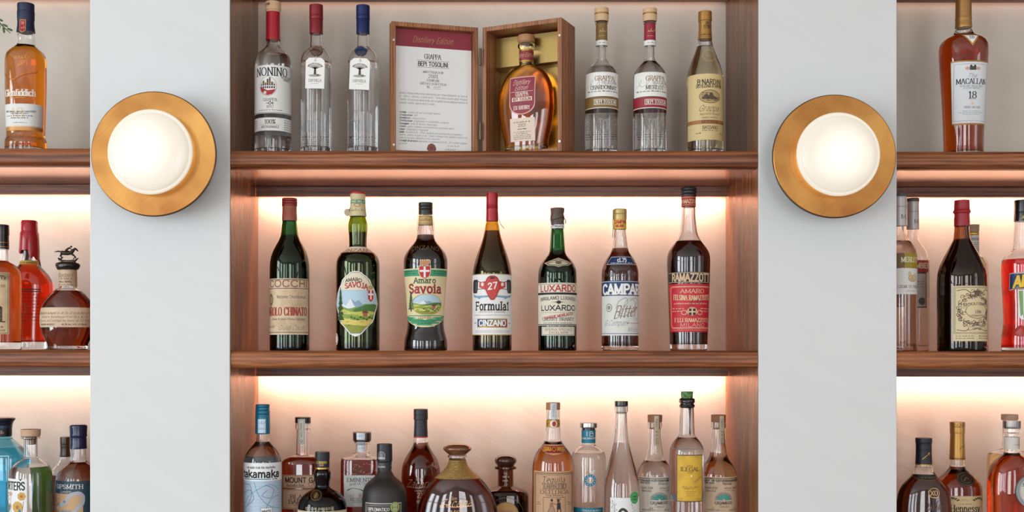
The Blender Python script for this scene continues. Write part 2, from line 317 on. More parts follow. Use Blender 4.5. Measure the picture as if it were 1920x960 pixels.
class Art:
    """flat artwork in (u, v): u = distance round the bottle from its front, v = height in the same px units, downwards"""
    def __init__(s): s.q = []; s.layer = 0
    def add(s, m, quad, layer=None): s.q.append((s.layer if layer is None else layer, m, quad))
    def rows(s, rows, m, layer=None, nu=None):
        for (v0, a0, b0), (v1, a1, b1) in zip(rows, rows[1:]):
            k = nu or max(1, int(math.ceil(max(abs(b0-a0), abs(b1-a1))/3.0)))
            for i in range(k):
                f, g = i/k, (i+1)/k
                s.add(m, ((a0+(b0-a0)*f, v0), (a0+(b0-a0)*g, v0), (a1+(b1-a1)*g, v1), (a1+(b1-a1)*f, v1)), layer)
    def rect(s, u0, u1, v0, v1, m, layer=None, dv=6):
        k = max(1, int(math.ceil(abs(v1-v0)/dv)))
        s.rows([(v0+(v1-v0)*i/k, u0, u1) for i in range(k+1)], m, layer)
    def ell(s, cu, cv, ru, rv, m, layer=None, n=12):
        s.rows([(cv-rv*math.cos(PI*i/n), cu-ru*math.sin(PI*i/n), cu+ru*math.sin(PI*i/n)) for i in range(n+1)], m, layer)
    def poly(s, pts, m, layer=None, dv=3.0, clip=None):
        """filled outline, cut into horizontal rows"""
        vs = [p[1] for p in pts]; v0, v1 = min(vs), max(vs)
        cuts = sorted(set([v0+(v1-v0)*i/max(1, int((v1-v0)/dv)) for i in range(max(1, int((v1-v0)/dv))+1)]+vs))
        def span(v):
            x = []
            for (a, b), (c, d) in zip(pts, pts[1:]+pts[:1]):
                if (b <= v < d) or (d <= v < b): x.append(a+(c-a)*(v-b)/(d-b))
            return sorted(x)
        for a, b in zip(cuts, cuts[1:]):
            if b-a < 1e-5: continue
            e = (b-a)*1e-3; x0, x1 = span(a+e), span(b-e)
            if clip:
                c, fn = clip; w0, w1 = fn(a), fn(b); x0 = [min(max(x, c-w0), c+w0) for x in x0]; x1 = [min(max(x, c-w1), c+w1) for x in x1]
            for j in range(0, min(len(x0), len(x1))-1, 2):
                if clip and x0[j+1]-x0[j] < 1e-3 and x1[j+1]-x1[j] < 1e-3: continue
                s.rows([(a, x0[j], x0[j+1]), (b, x1[j], x1[j+1])], m, layer)
    def stroke(s, pts, w, m, layer=None, step=3.0, nib=None, ext=0.0):
        P = [pts[0]]
        for a, b in zip(pts, pts[1:]):
            d = math.hypot(b[0]-a[0], b[1]-a[1]); k = max(1, int(math.ceil(d/step)))
            P += [(a[0]+(b[0]-a[0])*i/k, a[1]+(b[1]-a[1])*i/k) for i in range(1, k+1)]
        L = len(P)
        if L < 2: return
        Ls, Rs = [], []
        for i, p in enumerate(P):
            a, b = P[max(i-1, 0)], P[min(i+1, L-1)]; dx, dy = b[0]-a[0], b[1]-a[1]; d = math.hypot(dx, dy) or 1; dx /= d; dy /= d
            ww = w
            if nib: # (thin ratio, angle)
                t = math.atan2(-dy, dx)-nib[1]; ww = w*math.sqrt(math.sin(t)**2+(nib[0]*math.cos(t))**2)
            e = (-ext if i == 0 else ext if i == L-1 else 0)
            x, y = p[0]+dx*e, p[1]+dy*e
            Ls.append((x+dy*ww/2, y-dx*ww/2)); Rs.append((x-dy*ww/2, y+dx*ww/2))
        for i in range(L-1): s.add(m, (Ls[i], Ls[i+1], Rs[i+1], Rs[i]), layer)
    def frame(s, u0, u1, v0, v1, w, m, layer=None):
        for p in (((u0, v0), (u1, v0)), ((u0, v1), (u1, v1)), ((u0, v0), (u0, v1)), ((u1, v0), (u1, v1))): s.stroke(p, w, m, layer, ext=w/2)
    def ring(s, cu, cv, ru, rv, w, m, layer=None, n=28):
        s.stroke([(cu+ru*math.cos(2*PI*i/n), cv+rv*math.sin(2*PI*i/n)) for i in range(n+1)], w, m, layer)
    def text(s, t, cu, cv, h, m, w=None, style='sans', wt=0.16, arc=0.0, slant=0.0, tilt=0.0, layer=None, gap=1.2, align='c', outline=None):
        """cv = middle of the capitals; w fits the line to a width; arc = rise in px of the middle of the line"""
        if outline: s.text(t, cu, cv, h, outline[0], w, style, wt+outline[1]/max(h, 1), arc, slant, tilt, s.layer if layer is None else layer, gap, align); layer = (s.layer if layer is None else layer)+1
        adv = [glyph(c)[0] for c in t]; tot = sum(adv)+gap*(len(t)-1)
        sy = h/10.0; sx = (w/tot) if w else sy
        x = {'c': -tot/2, 'l': 0, 'r': -tot}[align]; half = max(tot/2*sx, 1e-3)
        ct, sn = math.cos(tilt), math.sin(tilt)
        wd = wt*h
        for c, a in zip(t, adv):
            for kind, pts in glyph(c)[1]:
                def tr(p):
                    px = (x+p[0])*sx+slant*(p[1]-5)*sy; py = -(p[1]-5)*sy
                    py -= arc*(1-(px/half)**2) if arc else 0
                    return (cu+px*ct-py*sn, cv+px*sn+py*ct)
                nib = (0.5, 0.12) if style == 'serif' else (0.30, 0.7) if style == 'script' else None
                q = [tr(p) for p in pts]
                s.stroke(q, wd, m, layer, step=min(3.0, max(2.0, h*0.3)), nib=nib, ext=wd*(0.12 if style == 'serif' else 0.42 if kind == 'l' else 0.1))
                if style in ('serif', 'slab'):
                    st = 0.075*h if style == 'serif' else wd*0.62; sl = 0.16*h+wd*0.45
                    for e, o in ((0, 1), (-1, -2)):
                        p, r = pts[e], pts[o]
                        if p[1] in (0, 10, 7, -3) and abs(p[1]-r[1]) > 1.3*abs(p[0]-r[0]) and not (c in 'AMNVWvwy14' and any(p == k[1][z] and k[1] is not pts for k in glyph(c)[1] for z in (0, -1))):
                            if c in 'tfaeu' and p[1] == 7: continue
                            up = -1 if p[1] > 3 else 1
                            if c == 'T' and p[1] == 10: continue
                            dx = min(sl/sx, 1.25+wd*0.5/sx)
                            a1, a2 = (p[0]-dx, p[1]), (p[0]+dx*(0.4 if p[1] == 7 else 1), p[1])
                            s.stroke([tr(a1), tr(a2)], st, m, layer)
                        elif kind == 'l' and c in 'EFLTZ' and abs(p[1]-r[1]) < 0.1 and p[0] != 1 and p[1] in (0, 10):
                            dy = -1.9 if p[1] == 10 else 1.9
                            s.stroke([tr(p), tr((p[0], p[1]+dy))], max(st, wd*0.55), m, layer)
            x += a+gap
    def lines(s, u0, u1, v0, dv, n, h, m, seed=1, layer=None, centred=False, fill=0.8):
        """lines of print too small to read"""
        rnd = random.Random(seed)
        for i in range(n):
            a, b = u0, u1
            if centred: k = rnd.uniform(0.0, 0.25)*(u1-u0); a += k; b -= k
            u = a
            while u < b:
                L = rnd.uniform(1.2, 4.2)*max(h, 1.0)
                e = min(u+L, b); x = u
                while x < e-0.3:
                    g = h*rnd.uniform(0.35, 0.6); y = v0+i*dv; hh = h*rnd.choice((0.5, 0.5, 0.8))
                    s.add(m, ((x, y-hh), (x+g, y-hh), (x+g, y+h*0.25), (x, y+h*0.25)), layer); x += g+h*0.28
                u = e+h*rnd.uniform(0.6, 1.0)/fill
    def scribble(s, u0, u1, v, h, m, seed=2, w=0.6, layer=None, slope=0.0):
        """a handwritten line: running loops of changing height"""
        rnd = random.Random(seed); u = u0
        while u < u1-h*0.3:
            n = rnd.randint(3, 7); P = []; amp = h*0.25; adv = h*0.42
            for k in range(n):
                amp = h*rnd.choice((0.22, 0.22, 0.26, 0.5)); lp = rnd.uniform(0.05, 0.22)*h
                for j in range(6):
                    t = 2*PI*j/6; x = u+adv*(k+j/6)+lp*math.sin(t); y = v+slope*(x-u0)-amp*(1-math.cos(t))*0.5*1.4+h*0.25
                    P.append((x+(v+h*.25-y)*0.35, y))
                if u+adv*(k+1) > u1: break
            s.stroke(P, w, m, layer, nib=(0.5, 0.7)); u = P[-1][0]+h*rnd.uniform(0.5, 0.9)

# ---------------------------------------------------------------- shelves' levels per bay (world z of the top face)
TOPZ = {'left': {0: 0.683, 1: 0.304, 2: -0.072}, 'centre': {0: 0.6785, 1: 0.3025, 2: -0.0735}, 'right': {0: 0.677, 1: 0.3015, 2: -0.0745}}
SEG = 52
ON_CAP = {'cork_mark', 'foil_print', 'capsule_print', 'cap_print', 'capsule_mark', 'sleeve_mark', 'gold_band', 'foil_stamp', 'foil_patch', 'cap_emblem', 'capsule_pattern', 'gold_lines', 'green_ribbon'}
class Bottle:
    def __init__(s, name, label, cat, x, yd, bay, lvl, prof, wall=2.0, base=7, g=None, drink=None, level=None, depth=None, n=2.0, rot=0.0, group=None, foot=3.0, lift=0.0):
        s.r = DIST/(DIST+yd); s.k = 0.001/s.r; s.yd = yd
        s.zs = TOPZ[bay][lvl]; s.X = CX+(x-890)*s.k
        s.zs += lift+0.0001
        s.root = empty(name, (s.X, yd, s.zs), math.radians(rot), label, cat, group)
        s.prof = spline([(self_z, hw) for self_z, hw in prof])
        s.zb = (656-(s.zs-CZ)/s.k)                      # picture row of the base at this depth
        if s.prof[-1][0] < s.zb: s.prof.append((s.zb, s.prof[-1][1]))
        s.prof = [p for p in s.prof if p[0] < s.zb-foot]
        hb = s.prof[-1][1]
        for a in (0.0, 0.3, 0.6, 0.85, 1.0): s.prof.append((s.zb-foot*(1-math.sin(a*PI/2)), hb-foot*0.9*(1-math.cos(a*PI/2))))
        s.hmax = max(p[1] for p in s.prof); s.hmin = min(p[1] for p in s.prof[:8]); s.n = n
        s.bmax = depth*s.hmax if depth else None
        s.g = g or glass(); top = s.prof[0][0]
        if drink == BLACKISH: wall = 0.7; base = 3
        s.body(wall, base)
        if drink: s.fill(drink, level if level is not None else top+20, wall, base)
    def z(s, v): return (s.zb-v)*s.k
    def R(s, v, prof=None):
        P = prof or s.prof
        if v <= P[0][0]: return P[0][1]
        for a, b in zip(P, P[1:]):
            if a[0] <= v <= b[0]: return a[1]+(b[1]-a[1])*((v-a[0])/((b[0]-a[0]) or 1))
        return P[-1][1]
    def cs(s, hw):
        b = hw if s.bmax is None else (hw if hw <= s.bmax*0.55 else s.bmax*0.55+(hw-s.bmax*0.55)*(0.45*s.bmax)/max(1e-6, s.hmax-s.bmax*0.55))
        f = max(0, min(1, (hw-s.hmin*1.15)/max(1e-6, s.hmax*0.93-s.hmin*1.15))); f = f*f*(3-2*f)
        return b, 2+(s.n-2)*f
    def ringpt(s, hw, t, off=0.0):
        b, n = s.cs(hw); a = hw+off; b += off
        c, d = math.sin(t), math.cos(t)
        if n > 2.01:
            q = (abs(c/a)**n+abs(d/b)**n)**(-1/n); return q*c, -q*d
        return a*c, -b*d
    def lathe(s, name, P, m, closed_top=True, closed_bot=True, off=0.0, mod=None, parent=None, sharp=38, seg=None, hollow=None, own=False):
        seg = seg or SEG; v = []; f = []
        P = [p for p in P if p[1]+off > 0.05]
        def add(P, rev):
            n = len(v)
            for pv, hw in P:
                for j in range(seg):
                    t = 2*PI*j/seg
                    if own: x, y = (hw+off)*math.sin(t), -(hw+off)*math.cos(t)
                    else: x, y = s.ringpt(hw, t, off)
                    if mod:
                        q = mod(t, pv); x *= q; y *= q
                    v.append((x*s.k, y*s.k, s.z(pv)))
            for i in range(len(P)-1):
                for j in range(seg):
                    a, b, c, d = n+i*seg+j, n+i*seg+(j+1) % seg, n+(i+1)*seg+(j+1) % seg, n+(i+1)*seg+j
                    f.append((a, b, c, d) if rev else (a, d, c, b))
            return n
        n0 = add(P, False)
        if hollow:
            n1 = add(hollow, True)
            for j in range(seg): f.append((n0+j, n0+(j+1) % seg, n1+(j+1) % seg, n1+j))
            f.append(tuple(n0+(len(P)-1)*seg+j for j in range(seg)))
            f.append(tuple(n1+(len(hollow)-1)*seg+j for j in range(seg))[::-1])
        else:
            if closed_top: f.append(tuple(n0+j for j in range(seg))[::-1])
            if closed_bot: f.append(tuple(n0+(len(P)-1)*seg+j for j in range(seg)))
        o = mk(name, v, f, m, parent or s.root, smooth=True, sharp=sharp)
        return o
    def inner(s, wall, base, extra=0.0):
        I = [(pv, hw-wall+extra) for pv, hw in s.prof if pv < s.zb-base-1]
        hb = I[-1][1]
        for a in (0.3, 0.6, 0.85, 1.0): I.append((s.zb-base-extra*-1+(-3+3*math.sin(a*PI/2)), hb-3*(1-math.cos(a*PI/2))))
        return I
    def body(s, wall, base):
        s.glass = s.lathe('glass_body', s.prof, s.g, hollow=s.inner(wall, base), sharp=50)
    def fill(s, t, level, wall, base):
        I = s.inner(wall, base, 0.35)
        P = [(level, s.R(level, I))]+[p for p in I if p[0] > level+0.2]
        s.drink = s.lathe('drink', P, liquid(t), sharp=50)
    # caps, seals, corks: an outline of its own round the neck
    def cap(s, name, prof, m, ribs=0, rib=0.02, smooth=True, parent=None, label=None, seg=None, wob=0.0, seed=3):
        P = spline(prof, 3) if smooth else prof
        rnd = random.Random(seed); ph = [rnd.uniform(0, 6.28) for _ in range(4)]
        def md(t, pv):
            q = 1.0
            if ribs: q += rib*math.cos(ribs*t)
            if wob: q += wob*(math.sin(2*t+ph[0]+pv*0.3)+0.6*math.sin(5*t+ph[1]-pv*0.5)+0.4*math.sin(9*t+ph[2]+pv))
            return q
        o = s.lastcap = s.lathe(name, P, m, mod=md if (ribs or wob) else None, own=True, seg=seg or (ribs*4 if ribs else 48), parent=parent, sharp=35)
        if label: o['label'] = label
        return o
    def surf(s, u, v, off, hw=None, uref=None):
        R = hw if hw is not None else s.R(v)
        if s.n <= 2.01 and s.bmax is None or hw is not None:
            t = u/max(R, 1e-3); x, y = (R+off)*math.sin(t), -(R+off)*math.cos(t)
        else:
            key = round(R, 1); tb = s.__dict__.setdefault('_tb', {})
            if key not in tb:
                M = 240; acc = [0.0]; p = s.ringpt(R, 0)
                for i in range(1, M+1):
                    q = s.ringpt(R, PI*i/M); acc.append(acc[-1]+math.hypot(q[0]-p[0], q[1]-p[1])); p = q
                tb[key] = acc
            acc = tb[key]; M = len(acc)-1; a = min(abs(u), acc[-1]*0.9999)
            lo, hi = 0, M
            while hi-lo > 1:
                md = (lo+hi)//2
                if acc[md] <= a: lo = md
                else: hi = md
            t = math.copysign(PI*(lo+(a-acc[lo])/max(1e-9, acc[hi]-acc[lo]))/M, u)
            x, y = s.ringpt(R, t, off)
        return (x*s.k, y*s.k, s.z(v))
    def apply(s, art, name, hw=None, off=0.25, parent=None, label=None, hwf=None):
        verts, faces, mi, mats = [], [], [], []
        if name in ON_CAP and getattr(s, 'lastcap', None): parent = s.lastcap
        for layer, m, quad in art.q:
            if m not in mats: mats.append(m)
            n = len(verts)
            for u, v in quad: verts.append(s.surf(u, v, off+layer*0.13, hwf(v) if hwf else hw))
            faces.append((n, n+1, n+2, n+3)); mi.append(mats.index(m))
        # every face looks outwards
        F = []
        for q in faces:
            a, b, c, d = (Vector(verts[i]) for i in q); nr = (c-a).cross(d-b)
            cen = (a+b+c+d)/4; F.append(q if nr.x*cen.x+nr.y*cen.y >= 0 else q[::-1])
        me = bpy.data.meshes.new(name); me.from_pydata(verts, [], F)
        for m in mats: me.materials.append(m)
        me.polygons.foreach_set('material_index', mi); me.update()
        # smooth normals that follow the bottle
        no = []
        for p in me.polygons:
            for vi in p.vertices:
                c = me.vertices[vi].co; nn = p.normal
                if s.bmax is None and s.n <= 2.01 or hw is not None:
                    h = math.hypot(c.x, c.y) or 1; fl = math.hypot(nn.x, nn.y)
                    nn = Vector((c.x/h*fl, c.y/h*fl, nn.z))
                no.append(nn.normalized() if nn.length > 0 else Vector((0, 0, 1)))
        me.polygons.foreach_set('use_smooth', [True]*len(me.polygons))
        me.normals_split_custom_set(no)
        o = bpy.data.objects.new(name, me); COL.objects.link(o); o.parent = parent or s.root
        if label: o['label'] = label
        return o
P_ = paint
PW = P_('#f1efe9', 0.6); CREAM = P_('#e8d9bb', 0.6); INK = P_('#1d1a1a', 0.6); GREY = P_('#77736f', 0.6); CORK = P_('#c9a27b', 0.75); GOLDF = P_('#c79a45', 0.35, 0.7)
GOLDI = P_('#b98d3c', 0.4, 0.3); REDI = P_('#b3232a', 0.5); BLACKG = P_('#141417', 0.25, 0, 0.3)

# ================================================================ the room
def struct(name, mb, m, **k):
    o = mb.out(name, m, **k); o['kind'] = 'structure'; return o
WALLP = P_('#c9c6c2', 0.8); FLOORM = wood('floor_boards', '#5d3f2c', '#77543c', '#8d674b', rough=0.5, scale=0.5)
struct('floor', MB().box(RX0, RX1, RY, 0.34, FLOOR-0.05, FLOOR), FLOORM)
struct('ceiling', MB().box(RX0, RX1, RY, 0.34, CEIL, CEIL+0.05), P_('#dedbd6', 0.8))
struct('wall_back', MB().box(RX0, RX1, 0.2805, 0.34, FLOOR, CEIL), PLASTER)
WZ0, WZ1 = -0.65, 1.55
def wall_with_openings(name, lo, hi, ops, box):
    b = MB(); x = lo
    for a, c in ops: b.box(*box(x, a, FLOOR, CEIL)); b.box(*box(a, c, FLOOR, WZ0)); b.box(*box(a, c, WZ1, CEIL)); x = c
    b.box(*box(x, hi, FLOOR, CEIL)); return struct(name, b, WALLP)
wall_with_openings('wall_rear', RX0, RX1, [(x-w/2, x+w/2) for x, w in REAR_WIN], lambda a, c, z0, z1: (a, c, RY-0.08, RY, z0, z1))
wall_with_openings('wall_left', RY, 0.34, [(y-w/2, y+w/2) for y, w in LEFT_WIN], lambda a, c, z0, z1: (RX0-0.08, RX0, a, c, z0, z1))
wall_with_openings('wall_right', RY, 0.34, [(-2.6-0.65, -2.6+0.65)], lambda a, c, z0, z1: (RX1, RX1+0.08, a, c, z0, z1))
FRAME = P_('#2a2a2b', 0.5); wn = 0
def window(cx, w, kind):
    global wn
    wn += 1; b = MB()
    n = 1
    bars = [(cx-w/2, cx-w/2+0.04), (cx+w/2-0.04, cx+w/2)]+[(cx-w/2+w*i/n-0.015, cx-w/2+w*i/n+0.015) for i in range(1, n)]
    zb = [(WZ0, WZ0+0.05), (WZ1-0.05, WZ1), (0.85, 0.88)]
    def bx(a, c, z0, z1):
        if kind == 'rear': b.box(a, c, RY-0.05, RY-0.02, z0, z1)
        elif kind == 'left': b.box(RX0-0.05, RX0-0.02, a, c, z0, z1)
        else: b.box(RX1+0.02, RX1+0.05, a, c, z0, z1)
    for a, c in bars: bx(a, c, WZ0, WZ1)
    for z0, z1 in zb: bx(cx-w/2, cx+w/2, z0, z1)
    struct('window_%d' % wn, b, FRAME)
for x, w in REAR_WIN: window(x, w, 'rear')
for y, w in LEFT_WIN: window(y, w, 'left')
window(-2.6, 1.3, 'right')

XL0, XL1, XR0, XR1 = -0.790, -0.5283, 0.4618, 0.720      # the two painted piers
PT = 0.018
def pier(name, x0, x1):
    prof = [(x0, -0.004), (x1, -0.004), (x1, 0.0025), (x1-PT-0.001, 0.0025), (x1-PT-0.001, 0.28), (x0+PT+0.001, 0.28), (x0+PT+0.001, 0.0025), (x0, 0.0025)]
    bev(struct(name, MB().prism_z(prof, FLOOR, CEIL), PIER), 0.0012, 2)
pier('wall_left_pier', XL0, XL1); pier('wall_right_pier', XR0, XR1)

# ---------------------------------------------------------------- shelving
LEDM, _nt, _b = mat('led_diffuser')
_b.inputs['Base Color'].default_value = (1, .9, .75, 1); _b.inputs['Emission Color'].default_value = (*LED_COL, 1); _b.inputs['Emission Strength'].default_value = 2.0
LIP = 0.024
def nosing(zt):
    zb, t = zt-0.033, 0.033
    p = [(LIP, zt), (0.010, zt)]
    for i in range(1, 12):
        a = PI*i/12; p.append((0.010-0.0105*math.sin(a)**0.8, zt-t/2+t/2*math.copysign(abs(math.cos(a))**0.75, math.cos(a))))
    p += [(0.010, zb), (LIP, zb)]
    return p
def unit(bay, x0, x1, label, pl, pr):
    u = empty('shelving_unit', ((x0+x1)/2, 0.14, FLOOR), 0, label, 'shelf')
    mid = (x0+x1)/2; off = (-mid, -0.14, -FLOOR)
    def put(mb, name, m, **k):
        mb.v = [(x+off[0], y+off[1], z+off[2]) for x, y, z in mb.v]; return mb.out(name, m, u, **k)
    if pl: bev(put(MB().box(x0-PT, x0, 0.003, 0.2795, -0.55, 1.35), 'side_panel', WOODV), 0.0008)
    if pr: bev(put(MB().box(x1, x1+PT, 0.003, 0.2795, -0.55, 1.35), 'side_panel', WOODV), 0.0008)
    zs = [TOPZ[bay][0]+0.409, TOPZ[bay][0], TOPZ[bay][1], TOPZ[bay][2]]
    for i, zt in enumerate(zs):
        bd = put(MB().box(x0+0.0006, x1-0.0006, LIP, 0.2795, zt-0.033, zt), 'shelf_board', WOOD)
        lp = put(MB().prism_x(nosing(zt), x0+0.0006, x1-0.0006), 'lipping', WOODN, smooth=True, sharp=30); lp.parent = bd
        if i == 3: continue
        zb = zt-0.033
        rl = bev(put(MB().box(x0+0.0015, x1-0.0015, 0.2455, 0.2575, zb-0.0207, zb-0.0002), 'light_rail', WOODR), 0.0008)
        ls = put(MB().box(x0+0.01, x1-0.01, 0.2580, 0.2660, zb-0.008, zb-0.004), 'led_strip', LEDM); ls.parent = rl
        pw = LED_POWER[bay][i]
        if pw: area('led_light', (mid+off[0], 0.2620+off[1], zb-0.010+off[2]), (math.radians(-22), 0, 0), x1-x0-0.01, 0.004, pw*(x1-x0)/0.99, LED_COL, parent=u)
    return u
unit('centre', XL1, XR0, 'oiled oak shelving between the two pale piers, lit by hidden warm strips', 1, 1)
unit('left', -1.75, XL0, 'oak shelving cut by the left edge, holding the blue gin bottle', 0, 1)
unit('right', XR1, 1.70, 'oak shelving right of the right pier, holding the red aperitif bottle', 1, 0)

# ---------------------------------------------------------------- wall lamps
BR, nt, b = mat('brushed_brass'); L = nt.links.new
tc = N(nt, 'ShaderNodeTexCoord'); mp = N(nt, 'ShaderNodeMapping'); mp0 = N(nt, 'ShaderNodeMapping'); mp0.inputs['Rotation'].default_value = (0, 0.75, 0); mp.inputs['Scale'].default_value = (14, 14, 520)
n1 = N(nt, 'ShaderNodeTexNoise'); n1.inputs['Scale'].default_value = 1.5; n1.inputs['Detail'].default_value = 4; n1.inputs['Distortion'].default_value = 1.2
L(tc.outputs['Object'], mp0.inputs['Vector']); L(mp0.outputs[0], mp.inputs['Vector']); L(mp.outputs[0], n1.inputs['Vector'])
r = N(nt, 'ShaderNodeValToRGB'); r.color_ramp.elements[0].position = 0.3; r.color_ramp.elements[1].position = 0.7
r.color_ramp.elements[0].color = (*hx('#935a30'), 1); r.color_ramp.elements[1].color = (*hx('#d09a55'), 1)
n0 = N(nt, 'ShaderNodeTexNoise'); n0.inputs['Scale'].default_value = 9; n0.inputs['Detail'].default_value = 3; L(tc.outputs['Object'], n0.inputs['Vector'])
ad = N(nt, 'ShaderNodeMath', operation='MULTIPLY_ADD'); ad.inputs[1].default_value = 0.95; L(n0.outputs['Fac'], ad.inputs[0])
a2 = N(nt, 'ShaderNodeMath', operation='MULTIPLY'); a2.inputs[1].default_value = 0.15; L(n1.outputs['Fac'], a2.inputs[0]); L(a2.outputs[0], ad.inputs[2])
L(ad.outputs[0], r.inputs['Fac']); L(r.outputs['Color'], b.inputs['Base Color'])
b.inputs['Metallic'].default_value = 1.0; b.inputs['Roughness'].default_value = 0.33
bp = N(nt, 'ShaderNodeBump'); bp.inputs['Strength'].default_value = 0.08; bp.inputs['Distance'].default_value = 0.001; L(n1.outputs['Fac'], bp.inputs['Height']); L(bp.outputs[0], b.inputs['Normal'])
def opal(hot):
    m, nt, b = mat('opal_glass'); L = nt.links.new
    tc = N(nt, 'ShaderNodeTexCoord'); sb = N(nt, 'ShaderNodeVectorMath', operation='DISTANCE'); sb.inputs[1].default_value = hot
    L(tc.outputs['Object'], sb.inputs[0])
    mr = N(nt, 'ShaderNodeMapRange', interpolation_type='SMOOTHSTEP'); mr.inputs['From Min'].default_value = 0.012; mr.inputs['From Max'].default_value = 0.062
    mr.inputs['To Min'].default_value = 0.9; mr.inputs['To Max'].default_value = 0.50; L(sb.outputs['Value'], mr.inputs['Value'])
    b.inputs['Base Color'].default_value = (0.5, 0.48, 0.44, 1); b.inputs['Emission Color'].default_value = (1.0, 0.87, 0.68, 1); 
    sx = N(nt, 'ShaderNodeSeparateXYZ'); L(tc.outputs['Object'], sx.inputs[0]); my = N(nt, 'ShaderNodeMapRange'); my.inputs['From Min'].default_value = -0.083; my.inputs['From Max'].default_value = -0.066; my.inputs['To Max'].default_value = 1.6; L(sx.outputs['Y'], my.inputs['Value'])
    sm = N(nt, 'ShaderNodeMath', operation='ADD'); L(mr.outputs[0], sm.inputs[0]); L(my.outputs[0], sm.inputs[1]); L(sm.outputs[0], b.inputs['Emission Strength'])
    b.inputs['Roughness'].default_value = 0.3
    return m
def revolve_y(name, prof, m, parent, c=(0, 0), seg=96, sharp=30):
    v, f = [], []; k = len(prof)
    for y, r in prof:
        for j in range(seg): t = 2*PI*j/seg; v.append((c[0]+r*math.cos(t), y, c[1]+r*math.sin(t)))
    for i in range(k-1):
        for j in range(seg): f.append((i*seg+j, i*seg+(j+1) % seg, (i+1)*seg+(j+1) % seg, (i+1)*seg+j))
    f.append(tuple(range(seg))[::-1]); f.append(tuple((k-1)*seg+j for j in range(seg)))
    return mk(name, v, f, m, parent, smooth=True, sharp=sharp)
def lamp(cx, cy, R, dx, dz, Rg, hot, label):
    k = 0.001/1.0316
    t = empty('wall_lamp', (CX+(cx-890)*k, -0.004, CZ+(656-cy)*k), 0, label, 'wall lamp', 'brass disc wall lamps on the piers')
    R *= k; revolve_y('mount', [(0.0, 0.055), (-0.060, 0.055)], P_('#1b1a19', 0.5), t, seg=48)
    revolve_y('brass_disc', [(-0.0625, R-0.001), (-0.0632, R), (-0.0648, R), (-0.0655, R-0.0012), (-0.0645, R*0.5), (-0.0645, 0.02)], BR, t)
    revolve_y('black_rim', [(-0.0595, R-0.002), (-0.0595, R+0.0008), (-0.0632, R+0.0008), (-0.0635, R-0.002)], P_('#141210', 0.4), t)
    g = Rg*0.001/1.0425
    pr = [(-0.0645, g*0.80), (-0.0740, g*0.90), (-0.0820, g*0.985), (-0.0855, g), (-0.0880, g*0.985), (-0.0890, g*0.955), (-0.0885, g*0.935), (-0.0895, g*0.915)]
    for i in range(1, 14):
        a = PI/2*i/14; pr.append((-0.0895-0.013*math.sin(a), g*0.915*math.cos(a)))
    revolve_y('opal_glass_shade', pr, opal(hot), t)
    return t
lamp(288.5, 289, 116.5, 0, 0, 80, (-0.010, -0.095, 0.006), 'brass disc wall lamp with lit opal glass on the pier left of the centre shelves')
lamp(1564, 293.5, 115, 0, 0, 78.5, (0.006, -0.095, 0.0), 'brass disc wall lamp with lit opal glass on the pier right of the centre shelves')

# ================================================================ the bottles
def A(): return Art()
GT = 'bottles on the top shelf of the centre niche'; GM = 'vintage bottles on the middle shelf of the centre niche'; GL_ = 'bottles on the low shelf of the centre niche'
wrap = lambda b, v, f=0.998: PI*b.R(v)*f

